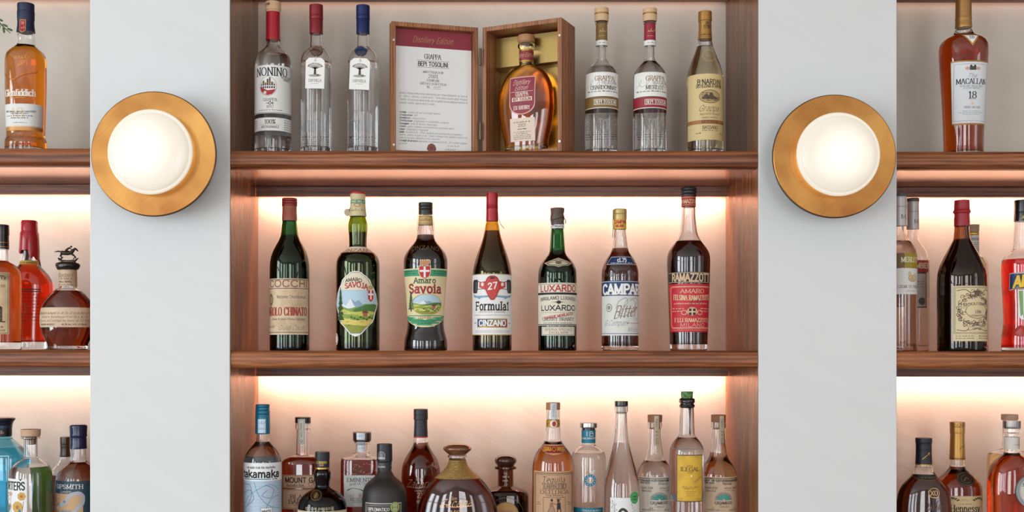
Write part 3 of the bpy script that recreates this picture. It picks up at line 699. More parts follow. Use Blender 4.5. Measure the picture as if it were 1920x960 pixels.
# ---- top shelf, centre
def nonino():
    b = Bottle('grappa_bottle', 'clear grappa bottle with blond cork, long red neck foil and white wrap label', 'bottle', 512, 0.07, 'centre', 0,
        [(16, 11.5), (78, 12), (86, 12.5), (90, 15), (95, 20.5), (101, 26.5), (109, 31), (118, 33.2), (130, 34), (130, 34), (200, 34), (276, 34)], drink=WATER, level=105, base=11, group=GT)
    b.cap('cork', [(5, 0.1), (5, 0.1), (5, 13.2), (6, 14.6), (19, 14.8), (21, 13.6), (21, 13.6), (24, 12.8)], P_('#d9b48a', 0.7))
    a = A(); a.stroke([(-9, 11), (-3, 11)], 1.4, INK); a.stroke([(-6, 8), (-6, 14)], 1.4, INK); a.ring(-11, 11, 2, 2, 1, INK, n=10); b.apply(a, 'cork_mark', hw=14.7)
    b.cap('neck_foil', [(24, 12.6), (24, 12.6), (25, 12.9), (60, 13.1), (75, 13.4), (76, 12.4)], P_('#b3202c', 0.35, 0.25))
    a = A(); a.rect(-3.5, -1.5, 26, 70, P_('#c8566a', .3), 0); a.stroke([(0, 76), (0, 77)], 1, INK)
    W = wrap(b, 160); a = A(); a.rect(-W, W, 130, 219, PW, 0); a.text('NONINO', 3, 142, 15, INK, w=63, style='serif', wt=.14, layer=1)
    a.text('SELEZIONE', 33, 151.5, 3.6, INK, w=24, wt=.16, layer=1); a.text('ORADO', 33, 156, 3.6, INK, w=15, wt=.16, layer=1)
    a.ell(-4, 169, 17, 19, P_('#cfcac2', .6), 1); a.ell(-4, 169, 15.5, 17.5, PW, 2)
    a.poly([(-19, 170), (-17, 178), (-11, 184), (-4, 186), (4, 184), (9, 178), (10, 174), (-4, 177)], REDI, 3)
    for x, h in ((-16, 8), (-12, 14), (-8, 10), (-4, 17), (0, 20), (4, 12), (8, 8)): a.rect(x-1.4, x+1.4, 173-h, 173, P_('#3a2d2a', .6) if x % 8 else P_('#a33', .6) if False else P_('#6b4a42', .6), 4)
    a.stroke([(-17, 163), (9, 163)], 1, GOLDI, 5); a.rect(-17, 9, 168, 169.5, PW, 5); a.ell(-9, 181, 3, 3, P_('#e4d9d0', .6), 5)
    a.text('GRAPPA', 0, 194, 5.6, INK, w=26, style='serif', wt=.13, layer=1)
    a.ring(0, 200.5, 2.4, 2.4, 1.1, INK, 1, n=10); a.stroke([(-7, 200.5), (-3, 200.5)], 1.1, INK, 1); a.stroke([(3, 200.5), (7, 200.5)], 1.1, INK, 1); a.stroke([(5, 198), (5, 203)], 1.1, INK, 1)
    a.text('1897', 0, 206.8, 5, INK, w=13, style='serif', wt=.12, layer=1); a.lines(-22, 24, 213.5, 3, 1, 1.7, INK, 4, 1); a.rect(-W, W, 217.2, 218, INK, 1)
    b.apply(a, 'front_label')
    a = A(); W = wrap(b, 235); a.rect(-W, W, 227, 251, PW, 0); a.text('100%', 0, 234.5, 7.5, INK, w=20, style='serif', wt=.16, layer=1); a.lines(-20, 20, 240, 2, 1, 1, GOLDI, 2, 1)
    a.text('ARTIGIANALE', 0, 244, 4.2, INK, w=34, style='serif', wt=.16, layer=1); a.lines(-46, -28, 232, 4.2, 4, 1.4, INK, 3, 1); a.lines(28, 48, 231, 4.2, 5, 1.4, INK, 5, 1); b.apply(a, 'lower_label')
    a = A(); a.ell(84, 257, 17, 8, P_('#d8d5d0', .6), 0); b.apply(a, 'back_sticker')
nonino()

def capovilla(x, label, capc, sealc, sx, tag, n):
    b = Bottle('grappa_bottle', label, 'bottle', x, 0.07, 'centre', 0,
        [(12+n, 10.5), (62, 11), (86, 11.6), (90, 13.5), (94, 18), (100, 23.5), (107, 27), (114, 28.6), (126, 28.8), (126, 28.8), (276, 28.8)], drink=WATER, level=118, base=14, group=GT)
    b.cap('capsule', [(11+n, 0.1), (11+n, 0.1), (11+n, 11.5), (12+n, 12.7), (30, 12.8), (30, 12.8), (31, 12.2), (32, 12.9), (36, 12.9), (37, 12.2), (38, 12.6), (38, 12.6), (64, 12.4)], P_(capc, 0.38, 0.35))
    m = P_(sealc, 0.4, 0.3)
    mb = MB(); k = b.k
    y = -b.R(94)*k-0.0035; cz = b.z(101.5+n*0); cx = sx*k
    pts = [(cx+math.cos(t)*11.5*k*(1+0.05*math.sin(5*t)), math.sin(t)*9*k*(1+0.05*math.cos(4*t))) for t in [2*PI*i/28 for i in range(28)]]
    nn = len(mb.v)
    for yy, q in ((y+0.004, 1), (y, 1), (y-0.0012, .93), (y-0.0012, .72), (y-0.0002, .68)): mb.v += [(cx+(px-cx)*q, yy, cz+pz*q) for px, pz in pts]
    for i in range(4): mb.f += [(nn+i*28+j, nn+i*28+(j+1) % 28, nn+(i+1)*28+(j+1) % 28, nn+(i+1)*28+j)[::-1] for j in range(28)]
    mb.f.append(tuple(nn+4*28+j for j in range(28))[::-1])
    mb.tube([(cx-3*k, y-0.0006, cz+2*k), (cx, y-0.0006, cz+4*k), (cx+4*k, y-0.0006, cz+1*k), (cx, y-0.0006, cz-3*k)], 0.0006, 6)
    sl = mb.out('wax_seal', m, b.root, smooth=True, sharp=40)
    mb = MB(); R = 13.2*k
    mb.tube([(R*math.sin(t)*1.05, -R*math.cos(t)*1.05, b.z(92+3*math.cos(t))) for t in [2*PI*i/24 for i in range(25)]], 0.0006, 6)
    yt = -(b.R(120)+2)*k
    mb.tube([(cx+1*k, y+0.001, cz-8*k), (cx+tag[0]*k*0.5, yt-0.0005, b.z(114)), (tag[0]*k, yt-0.0008, b.z(120))], 0.0007, 6)
    mb.out('string', P_('#e8e2d6', .8), b.root, smooth=True)
    # the hanging card
    tx, t0, t1, w, tl = tag; a = Art(); c, s_ = math.cos(tl), math.sin(tl)
    def T(p): return (p[0]*c-(p[1]-t0)*s_, t0+p[0]*s_+(p[1]-t0)*c)
    a.poly([T(p) for p in ((-w*.62, t0), (w*.62, t0), (w, t0+6), (w, t1), (-w, t1), (-w, t0+6))], P_('#f6f4ee', .7), 0)
    cy = t0+18
    a.poly([T(p) for p in ((-1.6, cy), (1.6, cy), (2.4, cy+13), (-2.4, cy+13))], P_('#4b443c', .7), 1)
    for ang in range(-75, 80, 15):
        t = math.radians(ang); L = 12
        a.stroke([T((0, cy+3)), T((L*math.sin(t)*0.8, cy-L*math.cos(t)*.55+1)), T((L*math.sin(t)*1.1, cy-L*math.cos(t)*.6))], 0.8, P_('#3d3a35', .7), 1)
        a.ell(*T((L*math.sin(t)*1.1, cy-L*math.cos(t)*.62)), 1.3, 1.2, P_(('#8b8f8a', '#b07a55', '#5a5f58')[(ang//15) % 3], .7), 2, n=4)
    a.ell(*T((0, cy+15)), 12, 2.4, P_('#a9a79d', .7), 1, n=6); a.ell(*T((5, cy+14)), 3, 1.8, P_('#6c6a62', .7), 2, n=4)
    a.text('CAPOVILLA', *T((0, t0+42)), 5, P_('#5b544c', .7), w=24, style='serif', wt=.1, tilt=tl, layer=1); q = T((0, t0+48)); a.lines(q[0]-7, q[0]+7, q[1], 2, 1, 1, GREY, 3, 1)
    a.ring(*T((0, t0+5)), 1.6, 1.6, .8, P_('#9a8f80', .7), 1, n=10)
    mb = MB(); mats = []; mi = []
    for layer, mm, q in a.q:
        if mm not in mats: mats.append(mm)
        i = len(mb.v); mb.v += [((tx+u)*k, yt-0.0006-layer*0.00012, b.z(v)) for u, v in q]; mb.f.append((i, i+1, i+2, i+3)[::-1]); mi.append(mats.index(mm))
    mk('hang_tag', mb.v, mb.f, mats, b.root, mi, smooth=False)
    # etched fish and print on the far side of the glass
    W = PI*b.R(200); ek = ('etch',)
    if ek not in _M: _M[ek] = P_('#c9c3ba', .6)
    a = A(); a.ell(W-n*2+6, 235, 24, 11, _M[ek], 0); a.poly([(W-24, 235), (W-33, 228), (W-33, 242)], _M[ek], 0); b.apply(a, 'etched_fish', off=0.15)
    a = A(); a.text('DISTILLATO DI FRUTTA', W, 256, 4, INK, w=60, wt=.16); a.lines(W-28, W+28, 261, 3.6, 5, 1.4, INK, 6+n); b.apply(a, 'back_print', off=0.2)
capovilla(593, 'tall clear bottle with dark red capsule, brown wax seal and white hanging tag', '#8c2a2f', '#6e4a38', 3, (2.5, 116, 173, 17.5, 0.02), 0)
capovilla(680.6, 'tall clear bottle with navy blue capsule, blue wax seal and white hanging tag', '#1f2f5e', '#232f57', -2, (-2, 117, 175, 18.5, 0.04), 1)

def bepi_sel(x, n, label, c, cdark, kind):
    b = Bottle('grappa_bottle', label, 'bottle', x, 0.07, 'centre', 0,
        [(41, 11), (45, 11.6), (48, 9.6), (78, 9.4), (88, 8.8), (104, 8.8), (111, 9.6), (116, 12.5), (121, 17), (128, 23), (136, 28), (144, 30.6), (152, 31), (152, 31), (276, 31)], drink=WATER, level=(128, 117)[n], base=10, group=GT)
    b.cap('cork', [(16+n, 0.1), (16+n, 0.1), (16+n, 11), (17+n, 13), (25, 13.2), (26, 12.2), (28, 12.2), (29, 13.4), (31, 13.4), (40, 13), (41, 11.5)], P_('#dcb78c', .65))
    a = A(); a.rect(-40, 40, 25.5, 27.5, P_('#b7843f', .35, .6), 0); b.apply(a, 'gold_band', hw=13)
    b.cap('neck_foil', [(46, 9.9), (46, 9.9), (46.5, 10.6), (60, 10.7), (77, 10.9), (77, 10)], P_(c, .5))
    a = A(); a.scribble(-6, 7, 60, 9, P_('#e8c98a', .5), 4, .8, 1); a.lines(-6, 6, 70, 3, 1, 1.5, P_('#e8c98a', .5), 8, 1); b.apply(a, 'foil_print', hw=10.75)
    a = A(); a.rect(-30, 30, 77.5, 87, PW, 0); a.lines(-6, 8, 83, 3, 1, 2, GREY, 8, 1); b.apply(a, 'neck_band', hw=10.9)
    # label with raised shoulders
    a = A(); W = 42; a.rows([(142+i*6.5+(0 if i else 0), -W, W) for i in range(8)], P_('#f2f0e8', .6), 0)
    o = 0 if n == 0 else 4
    a.scribble(-34, 30, 160, 36, P_('#c8c4ba', .6), 12+n, 1.6, 1)
    a.text('GRAPPA', 3+o, 153.5, 8.5, P_('#8a5a34', .5), w=38, style='serif', wt=.13, layer=2); a.text('SELEZIONI', 13+o, 161.5, 4.4, GREY, w=34, wt=.12, layer=2)
    a.text(kind, 2+o, 170.5, 7, INK, w=(54, 36)[n], style='serif', wt=.14, layer=2); a.lines(-32, 36, 178, 3, 1, 2, INK, 5, 2)
    b.apply(a, 'front_label')
    a = A(); W = wrap(b, 200); a.rect(-W, W, 187, 209, P_(c, .5), 0); a.rect(-W, W, 187, 188.6, P_('#7c5a3e', .5), 1); a.rect(-W, W, 207.4, 209, P_('#e0d8c8', .5), 1)
    a.rect(-20+o+2, 28+o+2, 192, 202.5, P_('#efe8da', .5), 1); a.rect(-19+o+2, 27+o+2, 193, 201.5, P_(cdark, .5), 2)
    a.text('BEPI TOSOLINI', 6+o, 197.3, 6, P_('#f2ece0', .5), w=42, style='serif', wt=.16, layer=3); b.apply(a, 'band_label')
    a = A(); W = PI*b.R(220); a.lines(W-30, W+30, 213, 3, 12, 1.3, P_('#8a857e', .6), 9+n); a.lines(W-30, W+30, 250, 4.4, 3, 1.8, INK, 12+n); b.apply(a, 'back_print')
    a = A(); a.text('BT', 2, 238, 17, P_('#aaa6a0', .2, 0), w=17, style='serif', wt=.07); b.apply(a, 'embossed_monogram')
bepi_sel(1128, 0, 'clear long-necked bottle with olive neck foil and olive band under its white label', '#8a6a35', '#7d5f2f', 'CHARDONNAY')
bepi_sel(1218.4, 1, 'clear long-necked bottle with crimson neck foil and crimson band under its white label', '#9c2233', '#951d30', 'MERLOT')

def nardini():
    b = Bottle('grappa_bottle', 'pale gold bottle with gold capsule and beige label, rightmost on its shelf', 'bottle', 1321.8, 0.07, 'centre', 0,
        [(26, 11), (74, 12.6), (80, 13.6), (88, 15.2), (100, 19.2), (112, 23.8), (124, 28.4), (135, 31.8), (145, 33.4), (155, 33.6), (155, 33.6), (276, 33.6)], drink=PALE, level=88, base=10, group=GT)
    b.cap('capsule', [(23, .1), (23, .1), (23, 11.6), (24.5, 12.6), (40, 12.8), (40, 12.8), (41, 11.8), (41, 11.8), (60, 12.2), (75, 13.4), (75, 12.6)], P_('#b98a4a', .35, .6))
    a = A(); a.text('dal', 2, 45.5, 5, INK, w=6, wt=.1); a.text('1779', 1, 53.5, 6.5, INK, w=12, wt=.13); a.lines(-10, 11, 68, 3, 1, 1.6, INK, 3); b.apply(a, 'capsule_print', hwf=lambda v: 12.2+max(0, v-60)*.08)
    a = A()
    for rr in (12.5, 11): a.ring(3, 110, rr, rr*.95, .9, P_('#b59a5a', .2), 0)
    a.scribble(-3, 9, 110, 7, P_('#b59a5a', .2), 3, .9, 0); b.apply(a, 'embossed_seal', off=.3)
    T = P_('#dcc289', .55); DK = P_('#3a2a22', .6); a = A(); W = 47; a.rect(-W, W, 146, 268, T, 0); a.rect(-W, W, 231, 238.5, P_('#a9713c', .5), 1); a.rect(-W, W, 230.2, 231, P_('#e6d3a6', .5), 1)
    a.text('B NARDINI', 3, 161, 9, DK, w=48, wt=.16, layer=1); a.text('LO', -13.5, 158.6, 3, DK, w=4, wt=.16, layer=1); a.text('DISTILLERIA A VAPORE', 3, 169, 5, DK, w=52, wt=.17, layer=1)
    a.ell(3, 188, 20, 12, P_('#b99d68', .6), 1); a.ring(3, 188, 20, 12, .8, DK, 2)
    rnd = random.Random(4)
    for i in range(26): x = rnd.uniform(-14, 20); y = 188+rnd.uniform(-8, 8); a.stroke([(x, y), (x+rnd.uniform(2, 6), y+rnd.uniform(-1.5, 1.5))], rnd.uniform(.5, 1.4), DK, 2)
    a.poly([(-12, 190), (-4, 182), (0, 186), (6, 180), (10, 187), (18, 190), (18, 193), (-12, 193)], P_('#5c4a38', .6), 2)
    a.text('Grappa', 3, 209.5, 11, DK, w=38, style='script', wt=.1, slant=.35, layer=1); a.text('Aquavite di Vinaccia', 3, 220, 4, DK, w=38, style='script', wt=.12, slant=.3, layer=1); a.text('doppia rettifica', 3, 226.5, 4, DK, w=30, style='script', wt=.12, slant=.3, layer=1)
    a.text('RISERVA', 3, 234.8, 5.4, DK, w=31, style='serif', wt=.16, layer=2); a.text('BASSANO', 4, 245, 6, DK, w=30, wt=.13, layer=1); a.lines(-12, 20, 251, 3, 1, 1.4, DK, 3, 1); a.lines(-24, -14, 256, 3, 1, 2, DK, 3, 1); a.lines(24, 34, 256, 3, 1, 2, DK, 4, 1)
    b.apply(a, 'front_label')
nardini()

# ---- the open wooden presentation case and its bottle
def case():
    zs = TOPZ['centre'][0]; H = 0.2545
    hx_, hy = -0.0590, 0.088
    t = empty('presentation_case', (hx_, hy, zs), 0, 'open hinged wooden presentation case with printed sheet in its lid', 'box')
    ab = math.atan2(-0.070, 0.1495)        # direction of the case front away from the hinge
    al = math.atan2(0.046, 0.168)+PI        # direction of the lid
    Wb, Db, th = 0.165, 0.074, 0.0085
    def place(mb, ang, ox, name, m, parent=t, **k):
        c, s_ = math.cos(ang), math.sin(ang); mb.v = [(ox+x*c-y*s_, x*s_+y*c, z) for x, y, z in mb.v]; return mb.out(name, m, parent, **k)
    # body: x along the front, y to the back
    mb = MB(); e = 0.0003
    mb.box(0, th, 0, Db, 0, H); mb.box(Wb-th, Wb, 0, Db, 0, H); mb.box(th-e, Wb-th+e, 0, Db, 0, th); mb.box(th-e, Wb-th+e, 0, Db, H-th, H); mb.box(th-e, Wb-th+e, Db-0.006, Db, th-e, H-th+e)
    bev(place(mb, ab, 0.004, 'case_body', BOXW), 0.0009); CB = COL.objects['case_body']
    foil, nt, b = mat('gold_foil'); b.inputs['Base Color'].default_value = (*hx('#b0935a'), 1); b.inputs['Metallic'].default_value = 1; b.inputs['Roughness'].default_value = .28
    n = N(nt, 'ShaderNodeTexNoise'); n.inputs['Scale'].default_value = 60; bp = N(nt, 'ShaderNodeBump'); bp.inputs['Strength'].default_value = .12; bp.inputs['Distance'].default_value = .001; nt.links.new(n.outputs['Fac'], bp.inputs['Height']); nt.links.new(bp.outputs[0], b.inputs['Normal'])
    mb = MB(); prof = [(Db-0.0062, th), (Db-0.0062, H-th), (0.044, H-th-0.004), (0.044, H-th-0.062), (0.047, H-th-0.0665), (Db-0.008, H-th-0.0665), (Db-0.008, th)]
    mb.prism_x(prof, th+0.0004, Wb-th-0.0004); place(mb, ab, 0.004, 'foil_insert', foil, parent=CB)
    mb = MB()
    for z in (0.020, H-0.034):
        mb.tube([(Wb-0.004, -0.0002, z), (Wb-0.004, -0.0012, z)], 0.0022, 12)
    for_m = P_('#d8d8d6', .3, .9); place(mb, ab, 0.004, 'magnet_studs', for_m, parent=CB)
    # lid: opens towards the viewer
    Wl, Dl = 0.172, 0.022
    mb = MB(); mb.box(0, Wl, 0, 0.005, 0, H)
    mb.box(0, th, 0.004, Dl, 0, H); mb.box(Wl-th, Wl, 0.004, Dl, 0, H); mb.box(th-e, Wl-th+e, 0.004, Dl, 0, th); mb.box(th-e, Wl-th+e, 0.004, Dl, H-th, H)
    mb.v = [(x, y-Dl, z) for x, y, z in mb.v]
    bev(place(mb, al, -0.004, 'case_lid', BOXW), 0.0009); CL = COL.objects['case_lid']
    mb = MB(); 
    for z in (0.018, H-0.036): mb.tube([(Wl-0.0042, -0.0003, z), (Wl-0.0042, 0.0009, z)], 0.0022, 12)
    place(mb, al, -0.004, 'lid_studs', for_m, parent=CL)
    mb = MB()
    for z in (0.035, H-0.075): mb.tube([(0, -0.0042, z), (0, -0.0042, z+0.033)], 0.0028, 12)
    mb.out('hinge', P_('#6d5c4a', .35, .8), t, smooth=True, sharp=40)
    # the printed sheet inside the lid; (u, v) in mm from its top left corner
    a = Art(); SW, SH = Wl*1000-2*8.5-3, H*1000-2*8.5-2
    a.rect(0, SW, 0, SH, P_('#eeede9', .6), 0, dv=60); a.rect(0, SW, 0, 33, P_('#8f2a3a', .55), 1, dv=60)
    c = SW/2
    a.text('Distillery Edition', c, 18, 11, P_('#c9a066', .4, .3), w=80, style='script', wt=.09, slant=.4, layer=2)
    a.text('GRAPPA', c-2, 50, 9, INK, w=33, style='serif', wt=.13, layer=1); a.stroke([(c-34, 58), (c+32, 58)], .5, INK, 1); a.stroke([(c-34, 71), (c+32, 71)], .5, INK, 1)
    a.text('BEPI TOSOLINI', c-1, 64.5, 8, INK, w=60, wt=.17, layer=1)
    a.text('IMBOTTIGLIATA IN', c-1, 80, 4, INK, w=40, style='serif', wt=.13, layer=1); a.text('2001', c-1, 88, 7, INK, w=19, style='serif', wt=.12, layer=1); a.text('ESEMPLARI', c-1, 96, 4, INK, w=24, style='serif', wt=.13, layer=1); a.text('QUESTA E LA BOTTIGLIA', c-1, 102.5, 4, INK, w=52, style='serif', wt=.12, layer=1)
    a.text('N.', c-10, 109, 5, INK, w=6, style='serif', wt=.14, layer=1); a.scribble(c, c+14, 108, 5, GREY, 5, .5, 1); a.stroke([(c-2, 112), (c+16, 112)], .4, INK, 1)
    y = 123; X0 = 8; FW = SW-16
    for i, (tx, L) in enumerate((("Questa Grappa viene stata selezionata per l'invecchiamento, su fusti di", 1), ("Ex - Sherry (Oloroso) in botti di Ex - Porto nelle cantine della Famiglia", 1), ("Tosolini. Un accurato blend molto raro al palato con un elegante sentore di", 1), ("vaniglia, uvetta, spezie dolci e miele.", .52))):
        a.text(tx, X0+FW*L/2, y+i*6.3, 3.5, INK, w=FW*L, style='script', wt=.13, slant=.35, layer=1)
    y = 160
    for i, (tx, L) in enumerate((('Varieta: vinacce di uve da vitigni diversi', .6), ('Gradazione: 40', .26), ('Alambicco: discontinuo', .38), ('Distillazione: artigianale in caldaiette a vapore', .72), ('Passaggio: botti di Rovere Americano', .55), ('Colore: giallo intenso con sfumature aranciate tenui', .8), ('Corpo: complesso e fragrante', .42), ('Gusto: le botti di Ex - Porto regalano una piccola nota di amarena e', .93), ('uvetta, mentre le botti di Ex - Sherry donano toni speziati e dolci con', 1), ('note di vaniglia, dedicata ai vini liquorosi.', .6), ('Consigli di servizio: degustare a temperatura di 18 - 20 in calice tulipano', 1), ('grande.', .12))):
        a.text(tx, X0+FW*L/2, y+i*5.5, 3.3, INK, w=FW*L, style='script', wt=.13, slant=.35, layer=1)
        h = tx.split(':')[0]
        if ':' in tx: q = FW*L*len(h)/len(tx); a.text(h, X0+q/2, y+i*5.5, 3.3, INK, w=q, style='script', wt=.22, slant=.35, layer=1)
    a.scribble(c+22, c+46, SH-8, 11, INK, 71, .6, 1); a.scribble(c+28, c+50, SH-14, 3, INK, 72, .5, 1)
    n = 24; a.poly([(c-4+9*(1+.08*math.sin(5*q))*math.cos(q), SH-8+8.5*(1+.07*math.cos(4*q))*math.sin(q)) for q in [2*PI*i/n for i in range(n)]], P_('#7a4232', .4), 1); a.ring(c-4, SH-8, 5.5, 5, 1, P_('#a06a52', .4), 2)
    mats, mi, mb = [], [], MB()
    for layer, mm, q in a.q:
        if mm not in mats: mats.append(mm)
        i = len(mb.v); mb.v += [((Wl-th-0.0015)-u*0.001, 0.0072-Dl+layer*0.00012, (H-th-0.001)-v*0.001) for u, v in q]; mb.f.append((i, i+1, i+2, i+3)); mi.append(mats.index(mm))
    cc, ss = math.cos(al), math.sin(al); mb.v = [(-0.004+x*cc-y*ss, x*ss+y*cc, z) for x, y, z in mb.v]
    mk('printed_sheet', mb.v, mb.f, mats, CL, mi, smooth=False)
case()

def sherry():
    yd = 0.077
    b = Bottle('grappa_bottle', 'flask of amber grappa with wine-red shield label standing inside the open case', 'bottle', 987, yd, 'centre', 0,
        [(82, 12), (84, 16.4), (88, 16.6), (91, 14.5), (96, 13.4), (119, 13.2), (122, 14), (126, 21), (132, 31), (140, 39), (150, 45.5), (162, 50.5), (178, 54), (196, 55), (215, 54), (235, 51), (255, 46.5), (270, 43)], drink=(.88, .24, .006), level=126, base=10, depth=.42, rot=-25, lift=0.0087)
    b.cap('cork', [(67, .1), (67, .1), (67, 13.5), (68.5, 16), (78, 16.2), (80, 15), (80, 15), (82, 13.5)], P_('#b5835a', .6))
    a = A(); a.rect(-26, 26, 96, 118, P_('#93303f', .5), 0); a.rect(-26, 26, 95, 98, GOLDF, 1); a.rect(-26, 26, 115.5, 118.5, GOLDF, 1); a.text('Distillery Edition', 0, 106, 7, P_('#e5c48a', .4), w=46, style='script', wt=.1, slant=.4, layer=2); b.apply(a, 'neck_label', hw=13.4)
    def sh(s, top, bot): return [(-s, top), (s, top), (s, bot-20)]+[(s*math.cos(q), bot-20+20*math.sin(q)) for q in [PI*i/14 for i in range(1, 14)]]+[(-s, bot-20)]
    a = A(); a.poly(sh(26, 148, 219), P_('#d9a79a', .5), 0); a.poly(sh(24.3, 150, 217), P_('#93303f', .5), 1)
    LC = P_('#f0dcc8', .5)
    a.text('Distillery', 0, 158.5, 9, LC, w=33, style='script', wt=.1, slant=.4, layer=2); a.text('Edition', 0, 169, 8, LC, w=25, style='script', wt=.1, slant=.4, layer=2); a.stroke([(-22, 176), (22, 176)], .6, LC, 2)
    a.text('GRAPPA', 0, 181, 7.5, LC, w=25, style='serif', wt=.13, layer=2); a.rect(-20, 20, 186.5, 194, LC, 2); a.text('BEPI TOSOLINI', 0, 190.3, 5, P_('#8a2638', .5), w=36, wt=.18, layer=3)
    a.text('EX-SHERRY', 0, 206, 6.5, LC, w=32, style='serif', wt=.16, layer=2); b.apply(a, 'shield_label')
    a = A(); a.rect(-25, 25, 225, 268, P_('#e8d2bd', .6), 0); a.lines(-17, 17, 233, 3, 1, 2, INK, 4, 1); a.text('2001', 0, 238.5, 6, INK, w=16, wt=.1, layer=1); a.lines(-9, 9, 246, 3, 1, 2, INK, 2, 1); a.lines(-20, 20, 251, 3.2, 5, 1.5, P_('#5a4038', .6), 7, 1, True); b.apply(a, 'lower_label')
sherry()

# ---- middle shelf, centre
VG = lambda c='#5f7a3c': glass(c)
def cocchi():
    b = Bottle('vermouth_bottle', 'old dark wine bottle with red screw cap and aged cream label, leftmost on middle shelf', 'bottle', 543, 0.06, 'centre', 1,
        [(374, 12.5), (412, 13.2), (425, 14.4), (440, 16.2), (450, 19.6), (461, 25.6), (472, 31), (484, 34.8), (498, 36.6), (512, 37), (512, 37), (640, 37)], g=VG('#4f8f3c'), drink=BLACKISH, level=441, group=GM)
    b.cap('screw_cap', [(372, .1), (372, .1), (372, 12.5), (373.5, 14.2), (376, 14.4), (377, 13.2), (378.5, 14.7), (381, 14.7), (382, 13.4), (383.5, 14.6), (386, 14.6), (387, 13.2)], P_('#8f2a2a', .4))
    b.cap('neck_foil', [(386, 13.4), (386, 13.4), (400, 13.7), (413, 14), (414, 13.4)], P_('#9c5a41', .55), wob=.006)
    a = A(); a.ring(0, 401, 8, 8, .9, P_('#b8323a', .5), 0); a.ring(0, 401, 5.5, 5.5, .7, P_('#b8323a', .5), 0); a.scribble(-5, 5, 401, 6, P_('#b8323a', .5), 4, 1, 0); b.apply(a, 'foil_stamp', hw=13.9, off=.35)
    AP = aged('#dcc3a0', '#a8835d', .6); a = A(); W = 72; a.rect(-W, W-22, 524, 628, AP, 0)
    a.stroke([(-W, 526), (W-22, 526)], .9, INK, 1); a.rect(-W, W-22, 542, 543, INK, 1)
    a.text('COCCHI', 2, 533.5, 12, P_('#7b4a3c', .6), w=84, wt=.12, layer=1, outline=(P_('#c79a80', .6), 1.6))
    a.text('Massime Onorificenze', 10, 558, 5.6, INK, w=58, wt=.09, layer=1)
    a.text('BAROLO CHINATO', -4, 585, 14.5, P_('#a23a2c', .6), w=92, style='serif', wt=.17, layer=1)
    a.text('a base di pura China Calissaja', 2, 599, 4, INK, w=70, wt=.11, layer=1); a.text('Giulio Cocchi', 12, 615, 8.5, INK, w=52, style='script', wt=.09, slant=.4, layer=1)
    a.ring(-36, 563, 6, 9, 2.2, P_('#5a3a30', .6), 1); a.stroke([(-36, 552), (-36, 578)], 2.2, P_('#5a3a30', .6), 1); a.scribble(-44, -26, 613, 7, P_('#6a5444', .6), 5, .7, 1)
    a.rect(-W, W-22, 623, 624, INK, 1); b.apply(a, 'front_label')
cocchi()

def tree(a, x, y0, h, w, m, layer):
    a.rect(x-.8, x+.8, y0-2, y0+2, P_('#4a3324', .6), layer)
    n = 6
    for i in range(n):
        t = i/n; ww = w*(1-t)*.5+1; yy = y0-2-h*t
        a.poly([(x-ww, yy), (x+ww, yy), (x+ww*.25, yy-h/n*1.25), (x-ww*.25, yy-h/n*1.25)], m, layer)
def landscape(a, cx, cy, rx, ry, clip, L0=2):
    """alpine meadow cut to the outline given by clip(v) = half width"""
    C = (cx, clip)
    def pl(pts, c, l): a.poly([(cx+x*rx, cy+y*ry) for x, y in pts], P_(c, .6), L0+l, dv=1.6, clip=C)
    def cr(top, y1=1.05): t = spline(top, 5); return t+[(t[-1][0], y1), (t[0][0], y1)]
    pl([(-1.2, -1), (1.2, -1), (1.2, 0), (-1.2, 0)], '#b9d2de', 0)
    pl([(-1.2, .0), (1.2, .0), (1.2, 1), (-1.2, 1)], '#a3b048', 0)
    pl([(-.9, .02), (-.6, -.22), (-.42, -.12), (-.2, -.42), (-.02, -.28), (.12, -.36), (.4, -.06), (.6, -.12), (.9, .02)], '#e6e9ea', 1)
    pl([(-.2, -.42), (-.06, -.12), (.1, -.02), (.4, -.06), (.12, -.36), (-.02, -.28)], '#8fa8bd', 2)
    pl(cr([(-1.2, .02), (-.7, -.12), (-.3, .0), (.1, -.1), (.5, -.2), (1.2, -.05)], .3), '#7d9f4e', 2)
    pl(cr([(-.1, .05), (.3, -.12), (.8, -.2), (1.2, -.05)], .3), '#4f7a38', 3)
    pl(cr([(-1.2, .12), (-.6, .02), (-.1, .14), (.5, .1), (1.2, .2)], .6), '#c9c45a', 4)
    pl(cr([(-1.2, .3), (-.5, .22), (.2, .32), (.8, .24), (1.2, .34)], .8), '#8aa63e', 5)
    pl(cr([(-1.2, .52), (-.6, .4), (.1, .5), (.7, .42), (1.2, .5)], .95), '#dcc766', 6)
    pl(cr([(-1.2, .78), (-.4, .66), (.4, .72), (1.2, .62)], 1.0), '#93983a', 7)
    rnd = random.Random(int(cx*7+cy))
    for i in range(26):
        x = cx+rnd.uniform(-.75, .75)*rx; y = cy+rnd.uniform(.05, .85)*ry
        if abs(x-cx) > clip(y)-6: continue
        a.stroke([(x-3, y+1), (x, y-.6), (x+4, y)], .7, P_(rnd.choice(('#5a7a30', '#6f7a2c', '#efe3a0')), .6), L0+8)
    x = cx+rx*.3; y = cy+ry*.2; q = rx/32
    a.rect(x, x+6*q, y-1, y+4*q, P_('#b5623f', .6), L0+8); a.poly([(x-1.5*q, y-.5), (x+7.5*q, y-.5), (x+5.5*q, y-4*q), (x+.5*q, y-4*q)], P_('#6e4a3c', .6), L0+9); a.rect(x+6*q, x+9*q, y, y+4*q, P_('#d9c7a5', .6), L0+8)
    for i in range(8): a.ell(x-15*q+i*4*q, y+5*q+(i % 3)*1.6*q, 1.8*q, 1.3*q, P_('#41602a', .6), L0+8, n=5)

